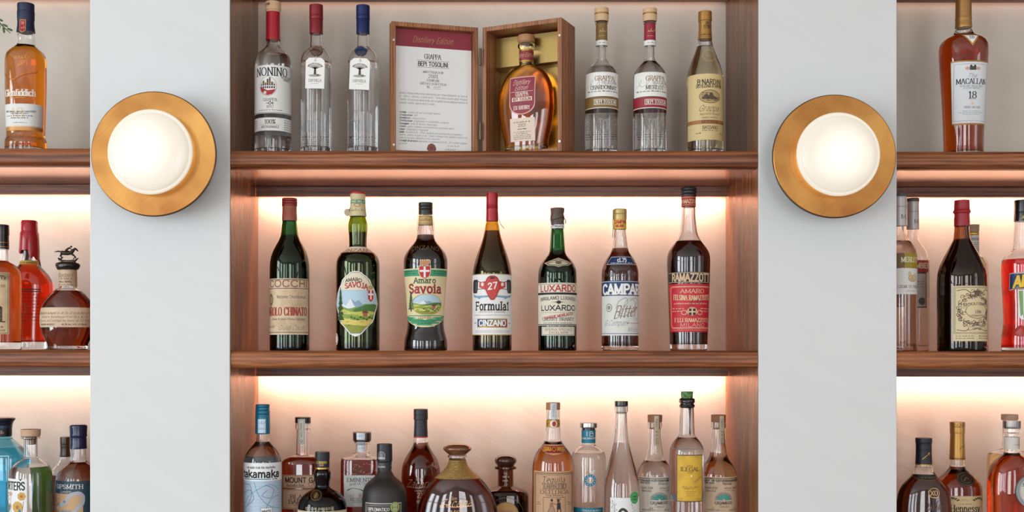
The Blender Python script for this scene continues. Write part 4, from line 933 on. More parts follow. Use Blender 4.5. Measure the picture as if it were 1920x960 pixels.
def savoja():
    b = Bottle('amaro_bottle', 'dark shouldered bottle with cream-and-red capsule and scalloped mountain label', 'bottle', 671, 0.06, 'centre', 1,
        [(364, 13), (404, 14), (408, 14.8), (414, 16.6), (422, 18.2), (432, 17.8), (444, 16.8), (458, 16.4), (464, 17.2), (467, 20), (471, 26), (476, 32.5), (483, 37.6), (492, 40.2), (502, 40.8), (502, 40.8), (640, 40.8)], g=VG('#a4bd28'), drink=BLACKISH, level=436, group=GM)
    b.cap('capsule', [(364, 14.3), (364, 14.3), (374, 14.4), (376, 13.4), (382, 13.8), (386, 14.6), (394, 15), (402, 16), (406, 16), (406, 15)], P_('#d9c79a', .55), wob=.012)
    b.cap('cap_top', [(360, .1), (360, .1), (360, 12.5), (361, 14.2), (364.5, 14.4), (365, 13)], P_('#b5222a', .4))
    a = A(); a.rect(-42, 42, 376, 382.5, P_('#4c8f5a', .5), 0); a.text('TORINO MILANO', 0, 379.3, 4, P_('#e9e2cc', .5), w=44, wt=.16, layer=1); b.apply(a, 'green_ribbon', hw=14.4)
    a = A(); a.scribble(-14, 16, 395, 7, P_('#8a6a4a', .6), 9, .6, 0); a.ring(0, 386, 6, 3, .7, P_('#8a6a4a', .6), 0); b.apply(a, 'capsule_print', hw=15.2, off=.4)
    mb = MB(); k = b.k; mb.tube([(-19*k, 0.001, b.z(398)), (-19*k, -0.0016, b.z(398))], [7*k, 7*k], 20); o = mb.out('medallion', P_('#b9a98a', .5, .3), b.root, smooth=True, sharp=40)
    mb = MB(); mb.tube([(-15*k, -0.0008, b.z(398)), (-16*k, -0.004, b.z(393)), (-13*k, -0.008, b.z(391))], 0.0006, 6); mb.out('medallion_wire', P_('#6d604c', .5, .5), b.root)
    a = A(); a.rows([(464, -34, 34), (468, -44, 44), (472, -56, 56), (476, -62, 62)], CREAM, 0)
    a.rows([(475, -60, 60), (476.2, -62, 62)], P_('#6a4a2a', .6), 1); a.text('CINZANO', 0, 471.5, 6.5, REDI, w=62, style='serif', wt=.22, layer=1, outline=(P_('#f0dfc0', .6), 1.2)); a.lines(-16, 16, 466, 3, 1, 1.4, INK, 3, 1); b.apply(a, 'shoulder_label')
    # scalloped shield
    prof = [(511, 4), (513, 10), (517, 15), (521, 21), (527, 28), (535, 31), (542, 37), (552, 43), (562, 46), (570, 49), (578, 46), (588, 41), (598, 38), (606, 33), (613, 24), (620, 17), (626, 12), (630, 5), (631.5, 1)]
    def cl(d): 
        def f(v):
            if v <= prof[0][0] or v >= prof[-1][0]: return 0.5
            for p, q in zip(prof, prof[1:]):
                if p[0] <= v <= q[0]: return max(.5, p[1]+(q[1]-p[1])*(v-p[0])/(q[0]-p[0])-d)
        return f
    a = A(); a.rows([(v, -w, w) for v, w in prof], PW, 0)
    c1, c2 = cl(3), cl(4.2)
    a.rows([(v, -c1(v), c1(v)) for v in [513+i*4.7 for i in range(25)]], P_('#6d6a3a', .6), 1); a.rows([(v, -c2(v), c2(v)) for v in [514+i*4.6 for i in range(25)]], P_('#efe2b8', .6), 2)
    landscape(a, 0, 580, 44, 44, c2, 3)
    a.rows([(v, -c2(v), c2(v)) for v in (515, 525, 535, 543, 546)], P_('#e9dcc0', .6), 9)
    a.text('AMARO', -4, 529, 6, INK, w=30, wt=.2, arc=2.5, layer=10); a.text('SAVOJA', 1, 540, 9, REDI, w=42, style='slab', wt=.2, arc=4, layer=11, tilt=.04)
    tree(a, -31, 603, 58, 17, P_('#2f4a22', .6), 10)
    a.rect(23, 34, 546, 562, P_('#c8202a', .5), 11); a.rect(27, 30, 546, 563, PW, 12); a.rect(23, 34, 552, 555, PW, 12); a.ell(28, 541, 6, 4, P_('#b9a368', .6), 11, n=6); a.poly([(23, 562), (34, 562), (29, 567), (28, 567)], P_('#c8202a', .5), 11)
    b.apply(a, 'front_label')
    a = A(); a.ell(-50, 636, 9, 11, PW, 0); a.ring(-50, 636, 7, 8.5, 1.6, REDI, 1); b.apply(a, 'small_sticker')
savoja()

def savoia():
    b = Bottle('amaro_bottle', 'curved dark bottle with green-banded mountain label topped by a red crest', 'bottle', 798, 0.06, 'centre', 1,
        [(384, 11), (408, 12.2), (428, 14.2), (441, 15.8), (449, 17.6), (456, 22), (464, 29), (472, 35), (480, 39), (489, 41), (500, 41.2), (515, 40.2), (540, 37.8), (570, 35.6), (592, 34.2), (606, 33.8), (618, 35), (630, 38), (640, 40.2), (649, 40.6)], drink=BLACKISH, level=441, group=GM)
    b.cap('screw_cap', [(380, .1), (380, .1), (380, 12.4), (381.5, 13.4), (386, 13.5), (387, 12.8), (389, 13.4), (392, 13.4), (393, 12.6), (395, 13.2), (402, 13.2), (402, 12.4)], P_('#26241f', .35))
    a = A(); a.rect(-44, 44, 405, 422, P_('#c9ab6a', .55), 0); a.rect(-44, 44, 406.5, 407.5, P_('#9a7a3c', .5), 1); a.rect(-44, 44, 419.5, 420.5, P_('#9a7a3c', .5), 1); a.scribble(-12, 13, 413, 8, P_('#9a2a2a', .5), 6, .9, 1); b.apply(a, 'neck_label', hwf=lambda v: 12.6+(v-405)*.06)
    for sgn in (-1, 1):
        mb = MB(); k = b.k; w = 3.4*k
        pts = [(2, 379.4), (9, 379.4), (13.8, 381), (14, 392), (14.2, 408), (14.8, 420), (15.6, 433)]
        for i, (x, v) in enumerate(pts): mb.v += [(sgn*x*k, -w, b.z(v)), (sgn*x*k, w, b.z(v)), (sgn*(x+.7)*k, w, b.z(v-.3)), (sgn*(x+.7)*k, -w, b.z(v-.3))]
        for i in range(len(pts)-1):
            for j in range(4): mb.f.append((i*4+j, i*4+(j+1) % 4, i*4+4+(j+1) % 4, i*4+4+j))
        mb.f += [(0, 1, 2, 3), tuple(len(mb.v)-4+j for j in range(4))]
        mb.out('tax_strip', P_('#c9a08a', .7), b.root)
    a = A(); a.text('CINZANO', 0, 469, 7.5, P_('#6a5645', .35), w=58, wt=.13, arc=2); b.apply(a, 'embossed_lettering')
    GN = P_('#3f9a6c', .55); a = A(); W = lambda v: b.R(v)*1.38
    def bow(v, u, w): return v+6*(1-(u/w)**2)*0
    rows = [(506, -W(506), W(506))]+[(v, -W(v), W(v)) for v in (520, 535, 550, 565, 580, 592)]+[(598, -W(598)*.97, W(598)*.97), (603, -W(603)*.82, W(603)*.82), (608, -W(608)*.6, W(608)*.6), (612, -W(612)*.38, W(612)*.38), (614, -W(612)*.15, W(612)*.15)]
    a.rows(rows, P_('#ead9a8', .55), 0)
    a.rows([(v, -W(v)*.985, W(v)*.985) for v in (508, 513, 520)], GN, 1); a.rows([(592, -W(592)*.985, W(592)*.985), (597, -W(597)*.96, W(597)*.96), (602, -W(603)*.81, W(603)*.81), (607, -W(608)*.58, W(608)*.58), (611, -W(612)*.33, W(612)*.33)], GN, 1)
    a.poly([(-W(586)*.98, 586), (-18, 592), (0, 594), (18, 592), (W(586)*.98, 586), (W(592)*.98, 592), (20, 598.5), (0, 601), (-20, 598.5), (-W(592)*.98, 592)], P_('#ead9a8', .55), 2)
    a.lines(-48, -17, 511.5, 4, 2, 1.6, INK, 3, 2); a.lines(17, 50, 511.5, 4, 2, 1.6, INK, 5, 2); a.lines(-24, 26, 603, 4, 2, 1.6, INK, 7, 3, True)
    a.text('Amaro', 0, 528, 9.5, P_('#4a5a44', .6), w=42, style='slab', wt=.2, layer=2)
    a.text('Savoia', 0, 543, 15.5, P_('#9c2030', .5), w=66, style='slab', wt=.22, layer=2)
    landscape(a, 4, 572, 32, 18, lambda v: 30*math.sqrt(max(0.01, 1-((v-572)/19.5)**2)), 2)
    a.ring(4, 572, 30, 19.5, 1.2, P_('#cdb673', .5), 10); tree(a, -28, 583, 30, 14, P_('#355a32', .6), 10)
    a.text('LIQUORE', 0, 596.5, 4, P_('#8a3a30', .5), w=24, style='serif', wt=.18, layer=3)
    S = [(-10, 502), (10, 502), (10, 514), (7, 521), (0, 525), (-7, 521), (-10, 514)]
    a.poly([(x*1.15, 512+(y-512)*1.1) for x, y in S], P_('#e6d3a0', .5), 3); a.poly(S, P_('#c21f2a', .5), 4); a.rect(-1.8, 1.8, 503, 523, PW, 5); a.rect(-9, 9, 509, 512.5, PW, 5)
    b.apply(a, 'front_label')
    a = A(); CR = P_('#c98a5a', .5); a.rect(-8, 8, 497, 500, CR, 0)
    for x in (-8, -4, 0, 4, 8): a.ell(x*.95, 494, 2.2, 4, CR, 0, n=6); a.ell(x*.95, 490.5, 1.1, 1.2, P_('#f0dcae', .5), 1, n=4)
    b.apply(a, 'crown_emblem')
savoia()

def formula():
    b = Bottle('aperitif_bottle', 'dark bottle with red capsule and white label showing a red racing car', 'bottle', 922.7, 0.06, 'centre', 1,
        [(366, 10), (414, 11), (422, 12.6), (432, 14.2), (442, 16.4), (453, 19.6), (465, 23.8), (478, 28.4), (490, 32.2), (502, 35), (514, 36.5), (524, 36.8), (524, 36.8), (640, 36.8)], g=VG('#e8c860'), drink=BLACKISH, level=433, group=GM)
    b.cap('capsule', [(363, .1), (363, .1), (363, 9.8), (364.5, 11), (391, 11.1), (391, 11.1), (392, 11.6), (394, 11), (413, 11.5), (414, 11)], P_('#a81e2a', .35, .2))
    mb = MB(); k = b.k; w = 4*k; pts = [(3, 362.6), (9, 362.6), (11.8, 365), (12.2, 395), (13, 412), (16, 421), (22, 428)]
    for i, (x, v) in enumerate(pts): mb.v += [(x*k, -w, b.z(v)), (x*k, w, b.z(v)), ((x+.7)*k, w, b.z(v-.3)), ((x+.7)*k, -w, b.z(v-.3))]
    for i in range(len(pts)-1):
        for j in range(4): mb.f.append((i*4+j, i*4+(j+1) % 4, i*4+4+(j+1) % 4, i*4+4+j))
    mb.f += [(0, 1, 2, 3), tuple(len(mb.v)-4+j for j in range(4))]; mb.out('tax_strip', P_('#cfa58c', .7), b.root)
    WH = P_('#eeebe6', .5); a = A(); W = 72; a.rect(-W, W, 515.5, 629, P_('#b99a5a', .4, .3), 0); a.rect(-W, W, 517, 627.5, WH, 1)
    TY = P_('#2a2a2c', .5); RC = P_('#c8392e', .45); BL = P_('#7fa3b8', .5)
    a.poly([(-44, 553), (-32, 556), (-14, 554), (14, 554), (32, 556), (44, 553), (42, 558), (26, 562), (10, 559), (-10, 559), (-26, 562), (-42, 558)], BL, 2)
    for sg in (-1, 1):
        a.rows([(526, sg*36-6, sg*36+6), (530, sg*37-8, sg*37+8), (545, sg*38-8, sg*38+8), (551, sg*38-6, sg*38+6)], TY, 3); a.rect(sg*34-1.5, sg*34+1.5, 530, 548, P_('#6a6a6e', .5), 4)
        a.stroke([(sg*12, 533), (sg*32, 529)], 1.1, TY, 3); a.stroke([(sg*12, 543), (sg*33, 544)], 1.1, TY, 3); a.poly([(sg*12, 529), (sg*25, 531), (sg*26, 540), (sg*12, 546)], RC, 4)
        a.ell(sg*19, 535, 3, 3.5, P_('#f0e0d6', .5), 5, n=6)
    a.rows([(519, -4, 4), (522, -9, 9), (527, -12, 12), (536, -14, 14), (545, -13, 13), (552, -10, 10), (559, -6.5, 6.5), (564, -3, 3)], P_('#9c2a22', .45), 6)
    a.rows([(521, -3, 3), (524, -8, 8), (529, -10.5, 10.5), (537, -12.5, 12.5), (545, -11.5, 11.5), (552, -8.5, 8.5), (558, -5, 5), (562, -2, 2)], RC, 7)
    a.text('27', 0, 538, 11, WH, w=17, wt=.2, slant=.15, tilt=-.15, layer=8); a.ell(0, 523.5, 5, 2, P_('#3a2422', .5), 8, n=6)
    a.text('Formula1', 0, 575, 14.5, INK, w=70, style='slab', wt=.17, layer=2)
    a.text('APERITIVO LIQUORE', 0, 585.5, 3.8, P_('#8a6a4a', .5), w=52, style='serif', wt=.14, layer=2); a.lines(-40, 40, 592, 3, 1, 1.4, GREY, 9, 2)
    a.rect(-31, 31, 598, 615, P_('#c9a24a', .4, .3), 2); a.poly([(-30, 599), (30, 599), (-30, 614)], P_('#24508f', .45), 3); a.poly([(30, 599), (30, 614), (-30, 614)], P_('#b3232a', .45), 3)
    a.text('CINZANO', 0, 606.5, 10, PW, w=52, wt=.24, layer=5, outline=(P_('#16233a', .5), 1.4)); a.lines(-40, -34, 607, 3, 1, 3, GREY, 9, 2); a.lines(34, 40, 607, 3, 1, 3, GREY, 3, 2)
    a.lines(-38, 38, 621, 2.6, 2, 1.1, GREY, 19, 2); b.apply(a, 'front_label')
formula()

def luxardo():
    b = Bottle('liqueur_bottle', 'slim dark bottle with crumpled grey capsule and cream label lettered in red', 'bottle', 1045, 0.06, 'centre', 1,
        [(394, 11), (426, 11.6), (440, 12.6), (458, 13.8), (470, 14.8), (477, 17), (483, 21.6), (490, 27.6), (497, 32), (505, 34.8), (515, 36), (525, 36.2), (525, 36.2), (640, 36.2)], g=VG('#4a9452'), drink=BLACKISH, level=470, group=GM)
    b.cap('wax_capsule', [(390, .1), (390, .1), (390, 11), (392, 13), (398, 13.2), (401, 12.4), (407, 13), (414, 12.6), (420, 12.8), (423, 12.4)], P_('#5b4a42', .5), wob=.035)
    a = A(); a.rect(-40, 40, 421.5, 429, PW, 0); a.text('LA FONDATA 1821', 2, 425.3, 4, INK, w=40, wt=.16, layer=1); b.apply(a, 'neck_band', hwf=lambda v: 12.6)
    mb = MB(); k = b.k; mb.tube([(13.4*k*math.cos(t), -13.4*k*math.sin(t), b.z(411-2*math.sin(2*t))) for t in [2*PI*i/24 for i in range(25)]], .0006, 6); mb.tube([(12*k, -.006, b.z(410)), (15*k, -.007, b.z(412)), (15*k, -.006, b.z(420))], .0009, 6); mb.out('wire', P_('#4a4440', .4, .8), b.root, smooth=True)
    a = A(); a.poly([(0, 485), (30, 495), (20, 500), (0, 503), (-20, 500), (-30, 495)], P_('#b8a98c', .5), 0); a.poly([(0, 487), (25, 495), (18, 499), (0, 501), (-18, 499), (-25, 495)], P_('#6b6152', .5), 1); a.poly([(0, 488.5), (21, 495), (15, 498), (0, 499.5), (-15, 498), (-21, 495)], P_('#c9bb9c', .5), 2); a.ell(0, 494.5, 6, 3.4, P_('#6b6152', .5), 3, n=6); b.apply(a, 'shoulder_label')
    C2 = P_('#e3dac6', .6); a = A(); W = 52; a.rect(-W, W, 532, 611, C2, 0); a.text('LUXARDO', 0, 542.3, 11, REDI, w=78, wt=.2, layer=1); a.rect(-W, W, 550, 554, INK, 1); a.rect(-W, W, 534, 535, P_('#8a8070', .6), 1)
    a.text('GIROLAMO LUXARDO', 0, 563, 6, INK, w=78, wt=.15, arc=3, layer=1); a.poly([(0, 564), (14, 568), (0, 572), (-14, 568)], P_('#8a8070', .6), 1); a.ell(0, 568, 4, 2.4, INK, 2, n=6); a.lines(-38, -18, 562, 3, 1, 1.2, INK, 2, 1)
    a.text('LUXARDO', 0, 578.5, 9, INK, w=74, wt=.2, layer=1); a.lines(-36, 36, 587, 3, 1, 1.2, GREY, 4, 1); a.text('SANGUE MORLACCO', 1, 593, 4.4, REDI, w=58, wt=.2, tilt=-.16, layer=3, style='slab')
    a.text('CHERRY BRANDY', 0, 599, 6, INK, w=66, style='serif', wt=.15, layer=1); a.lines(-30, 28, 606.5, 3, 1, 1.6, INK, 4, 1); a.rect(-W, W, 608.5, 610, INK, 1); b.apply(a, 'front_label')
    a = A(); a.rect(-36, 36, 613, 629.5, C2, 0); a.frame(-34, 34, 614.5, 628, .5, INK, 1); a.text('RISERVA SPECIALE', 0, 618.5, 4, P_('#6a5a4c', .6), w=54, wt=.13, layer=1); a.text('EXCELSIOR', 0, 624.5, 4, P_('#8a4a3a', .6), w=36, wt=.15, layer=1); b.apply(a, 'lower_label')
luxardo()

def campari():
    b = Bottle('aperitif_bottle', 'clear-necked dark bottle with blue-banded white label and small blue neck label', 'bottle', 1162.6, 0.06, 'centre', 1,
        [(396, 10.5), (430, 10.8), (445, 12), (458, 13.4), (467, 15.2), (474, 18), (481, 22.6), (489, 27.4), (497, 31.2), (506, 33.8), (516, 34.8), (516, 34.8), (640, 34.8)], drink=COLA, level=466, group=GM, base=9)
    b.cap('screw_cap', [(392, .1), (392, .1), (392, 11), (393.5, 12.4), (400, 12.6), (401, 11.8), (403, 12.4), (411, 12.4), (412, 11.4)], P_('#c3a76a', .35, .4))
    a = A(); a.rect(-36, 36, 412, 430, P_('#e3b83a', .5), 0); a.text('CAMPARI', 0, 417, 6, REDI, w=26, wt=.2, layer=1); a.text('MILANO', -2, 424.5, 4.5, REDI, w=16, wt=.2, layer=1); b.apply(a, 'neck_label', hwf=lambda v: 11.5)
    mb = MB(); k = b.k; w = 4*k; pts = [(2, 391.6), (9, 391.6), (12.7, 393.5), (13, 412), (12.4, 430), (13.6, 446)]
    for i, (x, v) in enumerate(pts): mb.v += [(-x*k, -w, b.z(v)), (-x*k, w, b.z(v)), (-(x+.7)*k, w, b.z(v-.3)), (-(x+.7)*k, -w, b.z(v-.3))]
    for i in range(len(pts)-1):
        for j in range(4): mb.f.append((i*4+j, i*4+(j+1) % 4, i*4+4+(j+1) % 4, i*4+4+j))
    mb.f += [(0, 1, 2, 3), tuple(len(mb.v)-4+j for j in range(4))]; mb.out('tax_strip', P_('#b98d72', .7), b.root)
    BLU = P_('#1d3560', .45); a = A(); a.rows([(483, -20, 20), (488, -25, 25), (493, -28, 28), (498, -32, 32)], P_('#b9c3d2', .5), 0); a.rows([(484, -19, 19), (488, -24, 24), (493, -27, 27), (497, -30, 30)], BLU, 1)
    a.text('cl.75', 0, 489.5, 6.5, PW, w=17, style='slab', wt=.2, layer=2); a.lines(-22, 22, 495.5, 3, 1, 1.4, PW, 3, 2); b.apply(a, 'shoulder_label')
    a = A(); a.text('DAVIDE CAMPARI', 0, 516, 7.5, P_('#6a5a52', .3), w=100, wt=.12); b.apply(a, 'embossed_lettering')
    a = A(); W = 50; a.rect(-W, W, 528, 629.5, P_('#dcdcd4', .55), 0); a.rect(-W, W, 528, 556, BLU, 1); a.rect(-W, W, 529.2, 530.4, P_('#b9c3d2', .5), 2)
    a.text('CAMPARI', 2, 544, 17, PW, w=88, style='slab', wt=.24, layer=2); a.lines(-24, 24, 554, 3, 1, 1.2, PW, 3, 2)
    OR_ = P_('#8a6a5a', .5); a.stroke(spline([(-12, 580), (-6, 566), (6, 560), (10, 568), (0, 580), (-8, 592), (2, 594), (16, 586)], 6), 1.0, P_('#8a8480', .5), 1); a.stroke(spline([(14, 566), (26, 560), (38, 566), (36, 578), (26, 576), (30, 568)], 6), .9, P_('#8a8480', .5), 1); a.text('Bitter', 10, 584, 22, OR_, w=46, style='script', wt=.12, slant=.45, tilt=-.12, layer=1); a.ring(16, 575, 12, 14, .8, P_('#a59a90', .5), 1); a.ring(30, 590, 10, 9, .6, P_('#a59a90', .5), 1)
    a.ring(-26, 578, 6, 7, 1.4, GREY, 1); a.ell(-26, 578, 3.4, 4, P_('#8d8a80', .5), 1, n=6)
    a.text('G.Campari', -12, 606, 10, P_('#6a6864', .5), w=46, style='script', wt=.09, slant=.4, layer=1); a.lines(8, 44, 607, 3, 1, 2, P_('#a3443a', .5), 5, 1); a.text('Milano', 24, 618, 8, P_('#6a6864', .5), w=26, style='script', wt=.09, slant=.4, layer=1)
    a.rect(-W, W, 625.5, 626.4, P_('#1d3560', .5), 1); b.apply(a, 'front_label')
campari()

def ramazzotti():
    b = Bottle('amaro_bottle', 'large dark bottle with black-and-red label, rightmost on the middle shelf', 'bottle', 1291, 0.06, 'centre', 1,
        [(356, 12), (388, 12.6), (405, 12.8), (420, 14), (432, 15.4), (441, 17.6), (449, 21.4), (457, 27), (466, 33.4), (475, 38), (484, 39.8), (494, 40), (520, 39.2), (560, 37.8), (600, 36.4), (630, 35.4), (652, 34.8)], drink=(.03, .002, .0006), level=453, base=12, group=GM, foot=4)
    b.cap('screw_cap', [(352, .1), (352, .1), (352, 13.4), (354, 15), (357, 15.2), (358, 14), (359.5, 15.2), (363, 15), (364, 13.8), (366, 14.8), (368.5, 14.6), (369, 13.4)], P_('#26262a', .4), wob=.01)
    a = A(); a.rect(-42, 42, 369, 388.5, P_('#a5262a', .5), 0); a.rect(-42, 42, 371, 372, P_('#c9a06a', .5), 1); a.rect(-42, 42, 385, 386, P_('#c9a06a', .5), 1); a.text('RAMAZZOTTI', 1, 379, 6.5, P_('#dcb98a', .5), w=42, wt=.17, layer=1); b.apply(a, 'neck_label', hwf=lambda v: 13.3)
    W = lambda v: b.R(v)*1.36
    a = A(); a.rows([(v, -W(v), W(v)) for v in (512, 518, 525, 532.5)], P_('#1c1a22', .45), 0); a.rows([(v, -W(v), W(v)) for v in (513.2, 514.2)], P_('#c9b088', .5), 1); a.rows([(v, -W(v), W(v)) for v in (530.6, 531.6)], P_('#c9b088', .5), 1)
    a.text('RAMAZZOTTI', 1, 522.3, 13, P_('#d8b48c', .5), w=84, wt=.2, layer=1); b.apply(a, 'upper_label')
    RR = P_('#c81f30', .5); TN = P_('#e3c398', .5); a = A(); a.rows([(v, -W(v), W(v)) for v in (534, 550, 565, 580, 595, 610, 623)], RR, 0)
    fr = [(-46, 548), (-46, 543), (-42, 539), (42, 539), (46, 543), (44, 612), (40, 616), (-40, 616), (-44, 612), (-46, 548)]; a.stroke(fr, .9, TN, 1); a.stroke([(x*.95, 577.5+(y-577.5)*.965) for x, y in fr], .5, TN, 1)
    a.text('AMARO', 1, 547.5, 7, TN, w=46, style='serif', wt=.17, layer=1); a.text('FELSINA RAMAZZOTTI', 1, 558.5, 9, TN, w=76, wt=.16, arc=-1.5, layer=1, style='serif')
    a.lines(-36, 36, 571, 3, 1, 2.2, TN, 3, 1); a.lines(-40, -16, 580, 5, 2, 2, TN, 5, 1); a.lines(16, 40, 580, 5, 2, 2, TN, 6, 1)
    a.ell(0, 585, 10, 8, P_('#d7a078', .5), 1, n=8); a.rect(-6, 6, 580, 592, P_('#2c1a1c', .5), 2); a.rect(-1.2, 1.2, 580, 592, TN, 3); a.rect(-6, 6, 584.6, 587, TN, 3); a.ring(-15, 587, 5, 4, 1, TN, 1, n=12); a.ring(15, 587, 5, 4, 1, TN, 1, n=12)
    a.text('F.LLI RAMAZZOTTI', 2, 601, 7, TN, w=72, style='serif', wt=.18, layer=1); a.text('MILANO', 2, 610, 6.4, P_('#d99a90', .5), w=48, wt=.17, layer=1); a.lines(-38, 38, 619.5, 3, 1, 1.1, TN, 8, 1)
    a.scribble(-10, 30, 575, 22, P_('#3a1a1c', .5), 31, .8, 4, slope=-.5); b.apply(a, 'front_label')
ramazzotti()

# ---- low shelf, centre (the feet of these bottles stand below the picture)
def strip(b, us, ut, v0, v1, m, over, name='paper_seal', hwf=None, art=None):
    """a paper strip over the cork and down the neck"""
    a = A(); a.rect(us-ut, us+ut, v0, v1, m, 0)
    if art: art(a)
    b.apply(a, name, hwf=hwf, off=.4)

def takamaka():
    b = Bottle('rum_bottle', 'clear rum bottle with teal screw cap and pale blue patterned label', 'bottle', 492.5, 0.05, 'centre', 2,
        [(762, 11), (812, 11.6), (824, 12.4), (829, 14.4), (835, 19), (842, 25), (850, 30), (858, 33.2), (868, 35), (878, 35.2), (878, 35.2), (1020, 35.2)], drink=WATER, level=828, group=GL_)
    TE = P_('#1f6f8c', .35, .25)
    b.cap('screw_cap', [(758, .1), (758, .1), (758, 12), (759.5, 13.2), (762, 13.2), (763, 12.4), (765, 13.3), (768, 13.3), (769, 12.5), (771, 13.5), (775, 13.5), (776, 12.7), (777.5, 13.5), (780, 13.5), (781, 12.4)], TE)
    b.cap('neck_foil', [(781, 12.6), (781, 12.6), (782, 13.6), (811, 13.8), (812, 12.6)], TE)
    a = A(); a.rect(-7, 8, 785, 811, P_('#c4d8e4', .4, .2), 0); a.scribble(-6, 7, 792, 8, P_('#6a9ab8', .4), 3, .8, 1); a.scribble(-6, 7, 802, 9, P_('#6a9ab8', .4), 5, .8, 1); b.apply(a, 'foil_patch', hw=13.8)
    a = A(); W = wrap(b, 900); a.rect(-W, W, 865, 1000, P_('#b9c9d8', .55), 0, dv=20); a.rect(-W, W, 865, 898, P_('#f0f0ee', .55), 1)
    a.text('rum made from the seychelles', 2, 873, 4.6, INK, w=58, wt=.13, layer=2); a.text('takamaka', 1, 885, 13, INK, w=80, wt=.22, layer=2, gap=.7); a.rect(-34, 22, 894, 895.6, TE, 2); a.text('EST 1896', 30, 895, 2.6, INK, w=11, wt=.2, layer=2)
    for i in range(16): a.stroke([(-48, 902+i*6.1), (-20, 903+i*6.1), (10, 901+i*6.1), (48, 903+i*6.1)], .5, P_('#8fb0c8', .5), 1)
    rnd = random.Random(9)
    for c, pts in (('#3a9aa8', [(-40, 960), (-25, 930), (-5, 915), (20, 905), (40, 915)]), ('#5a5a9a', [(-40, 905), (-20, 905), (-15, 925), (-30, 950)]), ('#2f8a9c', [(-10, 900), (0, 925), (20, 945), (42, 950)]), ('#2f8a9c', [(-20, 990), (5, 960), (25, 930), (40, 925)]), ('#5a6aa8', [(10, 905), (28, 915), (20, 930), (5, 925), (15, 915)]), ('#3a9aa8', [(-45, 940), (-25, 960), (-12, 990)]), ('#5a5a9a', [(-40, 925), (-20, 915), (-10, 930), (-25, 945)])):
        a.stroke(spline(pts, 6), .9, P_(c, .5), 2)
    a.rect(3, 24, 948, 990, P_('#eef2f4', .5), 3); a.frame(3, 24, 948, 990, .6, INK, 4); a.text('WHITE', 13.5, 955, 6, INK, w=17, wt=.16, layer=4); b.apply(a, 'front_label')
takamaka()

def mount():
    b = Bottle('rum_bottle', 'square-shouldered dark rum bottle with black stopper and beige two-part label', 'bottle', 568, 0.125, 'centre', 2,
        [(794, 11), (795, 14.2), (804, 14.2), (805, 12.8), (806, 12.2), (848, 13), (851, 14), (853, 19), (856, 26), (860, 33), (865, 38), (872, 40.5), (885, 41), (885, 41), (1000, 41)], drink=RUM, level=856, depth=.7, n=3.2, group=GL_)
    b.cap('stopper', [(782, .1), (782, .1), (782, 13.4), (783, 14.6), (792, 14.6), (793, 13.5)], P_('#17161a', .3))
    strip(b, -1, 7, 785, 833, P_('#d9d2c4', .6), 0, hwf=lambda v: 14.8 if v < 805 else 13.4+0*(v), art=lambda a: (a.frame(-6, 4, 787, 831, .5, INK, 1), a.text('REDUCTION', -1, 806, 3, INK, w=26, wt=.14, tilt=PI/2, layer=1), a.ring(-1, 826, 2.4, 2.4, .8, INK, 1, n=10)))
    BG = P_('#c7a283', .6); DK = P_('#2a1c18', .6); a = A()
    a.rect(-36, 44, 887.5, 912, BG, 0); a.frame(-34.5, 42.5, 889, 910.5, .6, DK, 1); a.text('MOUNT GAY', 4, 897, 9, DK, w=66, wt=.2, layer=1); a.text('Barbados Rum', -10, 906.5, 4.6, DK, w=32, style='serif', wt=.15, layer=1); a.text('1703', 24, 905, 6.5, P_('#9a3a28', .6), w=22, style='serif', wt=.15, layer=1); b.apply(a, 'upper_label')
    a = A(); a.rect(-36, 44, 914, 951, BG, 0); a.frame(-34.5, 42.5, 915.5, 949.5, .6, DK, 1); a.text('BLACK', 0, 928, 7.5, DK, w=38, style='serif', wt=.17, layer=1); a.text('BARREL', 0, 937, 7.5, DK, w=44, style='serif', wt=.17, layer=1); a.lines(-12, 12, 944, 3, 1, 1.4, DK, 3, 1); b.apply(a, 'front_label')
mount()

def dorado():
    b = Bottle('rum_bottle', 'squat black-glass rum bottle with black cap, round seal and cream label at its foot', 'bottle', 604.5, 0.045, 'centre', 2,
        [(852, 11), (878, 11.8), (882, 14), (888, 15.8), (896, 15.4), (904, 13.6), (910, 13), (914, 14.6), (917, 19), (921, 26), (926, 33), (932, 39), (940, 43.4), (950, 45.6), (962, 46), (962, 46), (1030, 46)], g=VG('#3c3a34'), drink=BLACKISH, level=884, group=GL_)
    b.cap('capsule', [(847, .1), (847, .1), (847, 12.4), (848, 13.5), (860, 13.7), (860, 13.7), (861, 13.1), (876, 13.2), (876, 12.5)], P_('#1d1c20', .45)); b.cap('gold_ring', [(876, 12.6), (876, 13.6), (878.5, 13.8), (878.5, 12.6)], GOLDF, smooth=False)
    a = A(); a.text('EL DORADO', 0, 866, 4.5, P_('#c9a45a', .4, .4), w=22, style='serif', wt=.17); a.text('RUM', 0, 871, 2.8, P_('#c9a45a', .4, .4), w=7, wt=.17); b.apply(a, 'cap_print', hw=13.3)
    a = A(); a.ell(-8, 925, 12, 9.5, P_('#1a1613', .3), 0); a.ring(-8, 925, 10, 8, .9, P_('#8a6a3a', .4, .4), 1); a.ell(-8, 925, 5, 5, P_('#6f5a36', .4, .4), 1); a.stroke([(-10, 929), (-6, 921)], 1, P_('#c9a45a', .4, .4), 2); b.apply(a, 'seal')
    a = A(); a.text('SPECIAL RESERVE', 0, 948, 4.2, P_('#c9b087', .4), w=56, style='serif', wt=.15); W = 70; a.rect(-W, W, 953, 1015, P_('#e9e0c4', .55), 0, dv=20); a.rect(-W, W, 954, 955, GOLDI, 1); a.text('EL DORADO', 0, 963, 9, INK, w=72, style='serif', wt=.15, layer=1); b.apply(a, 'front_label')
dorado()

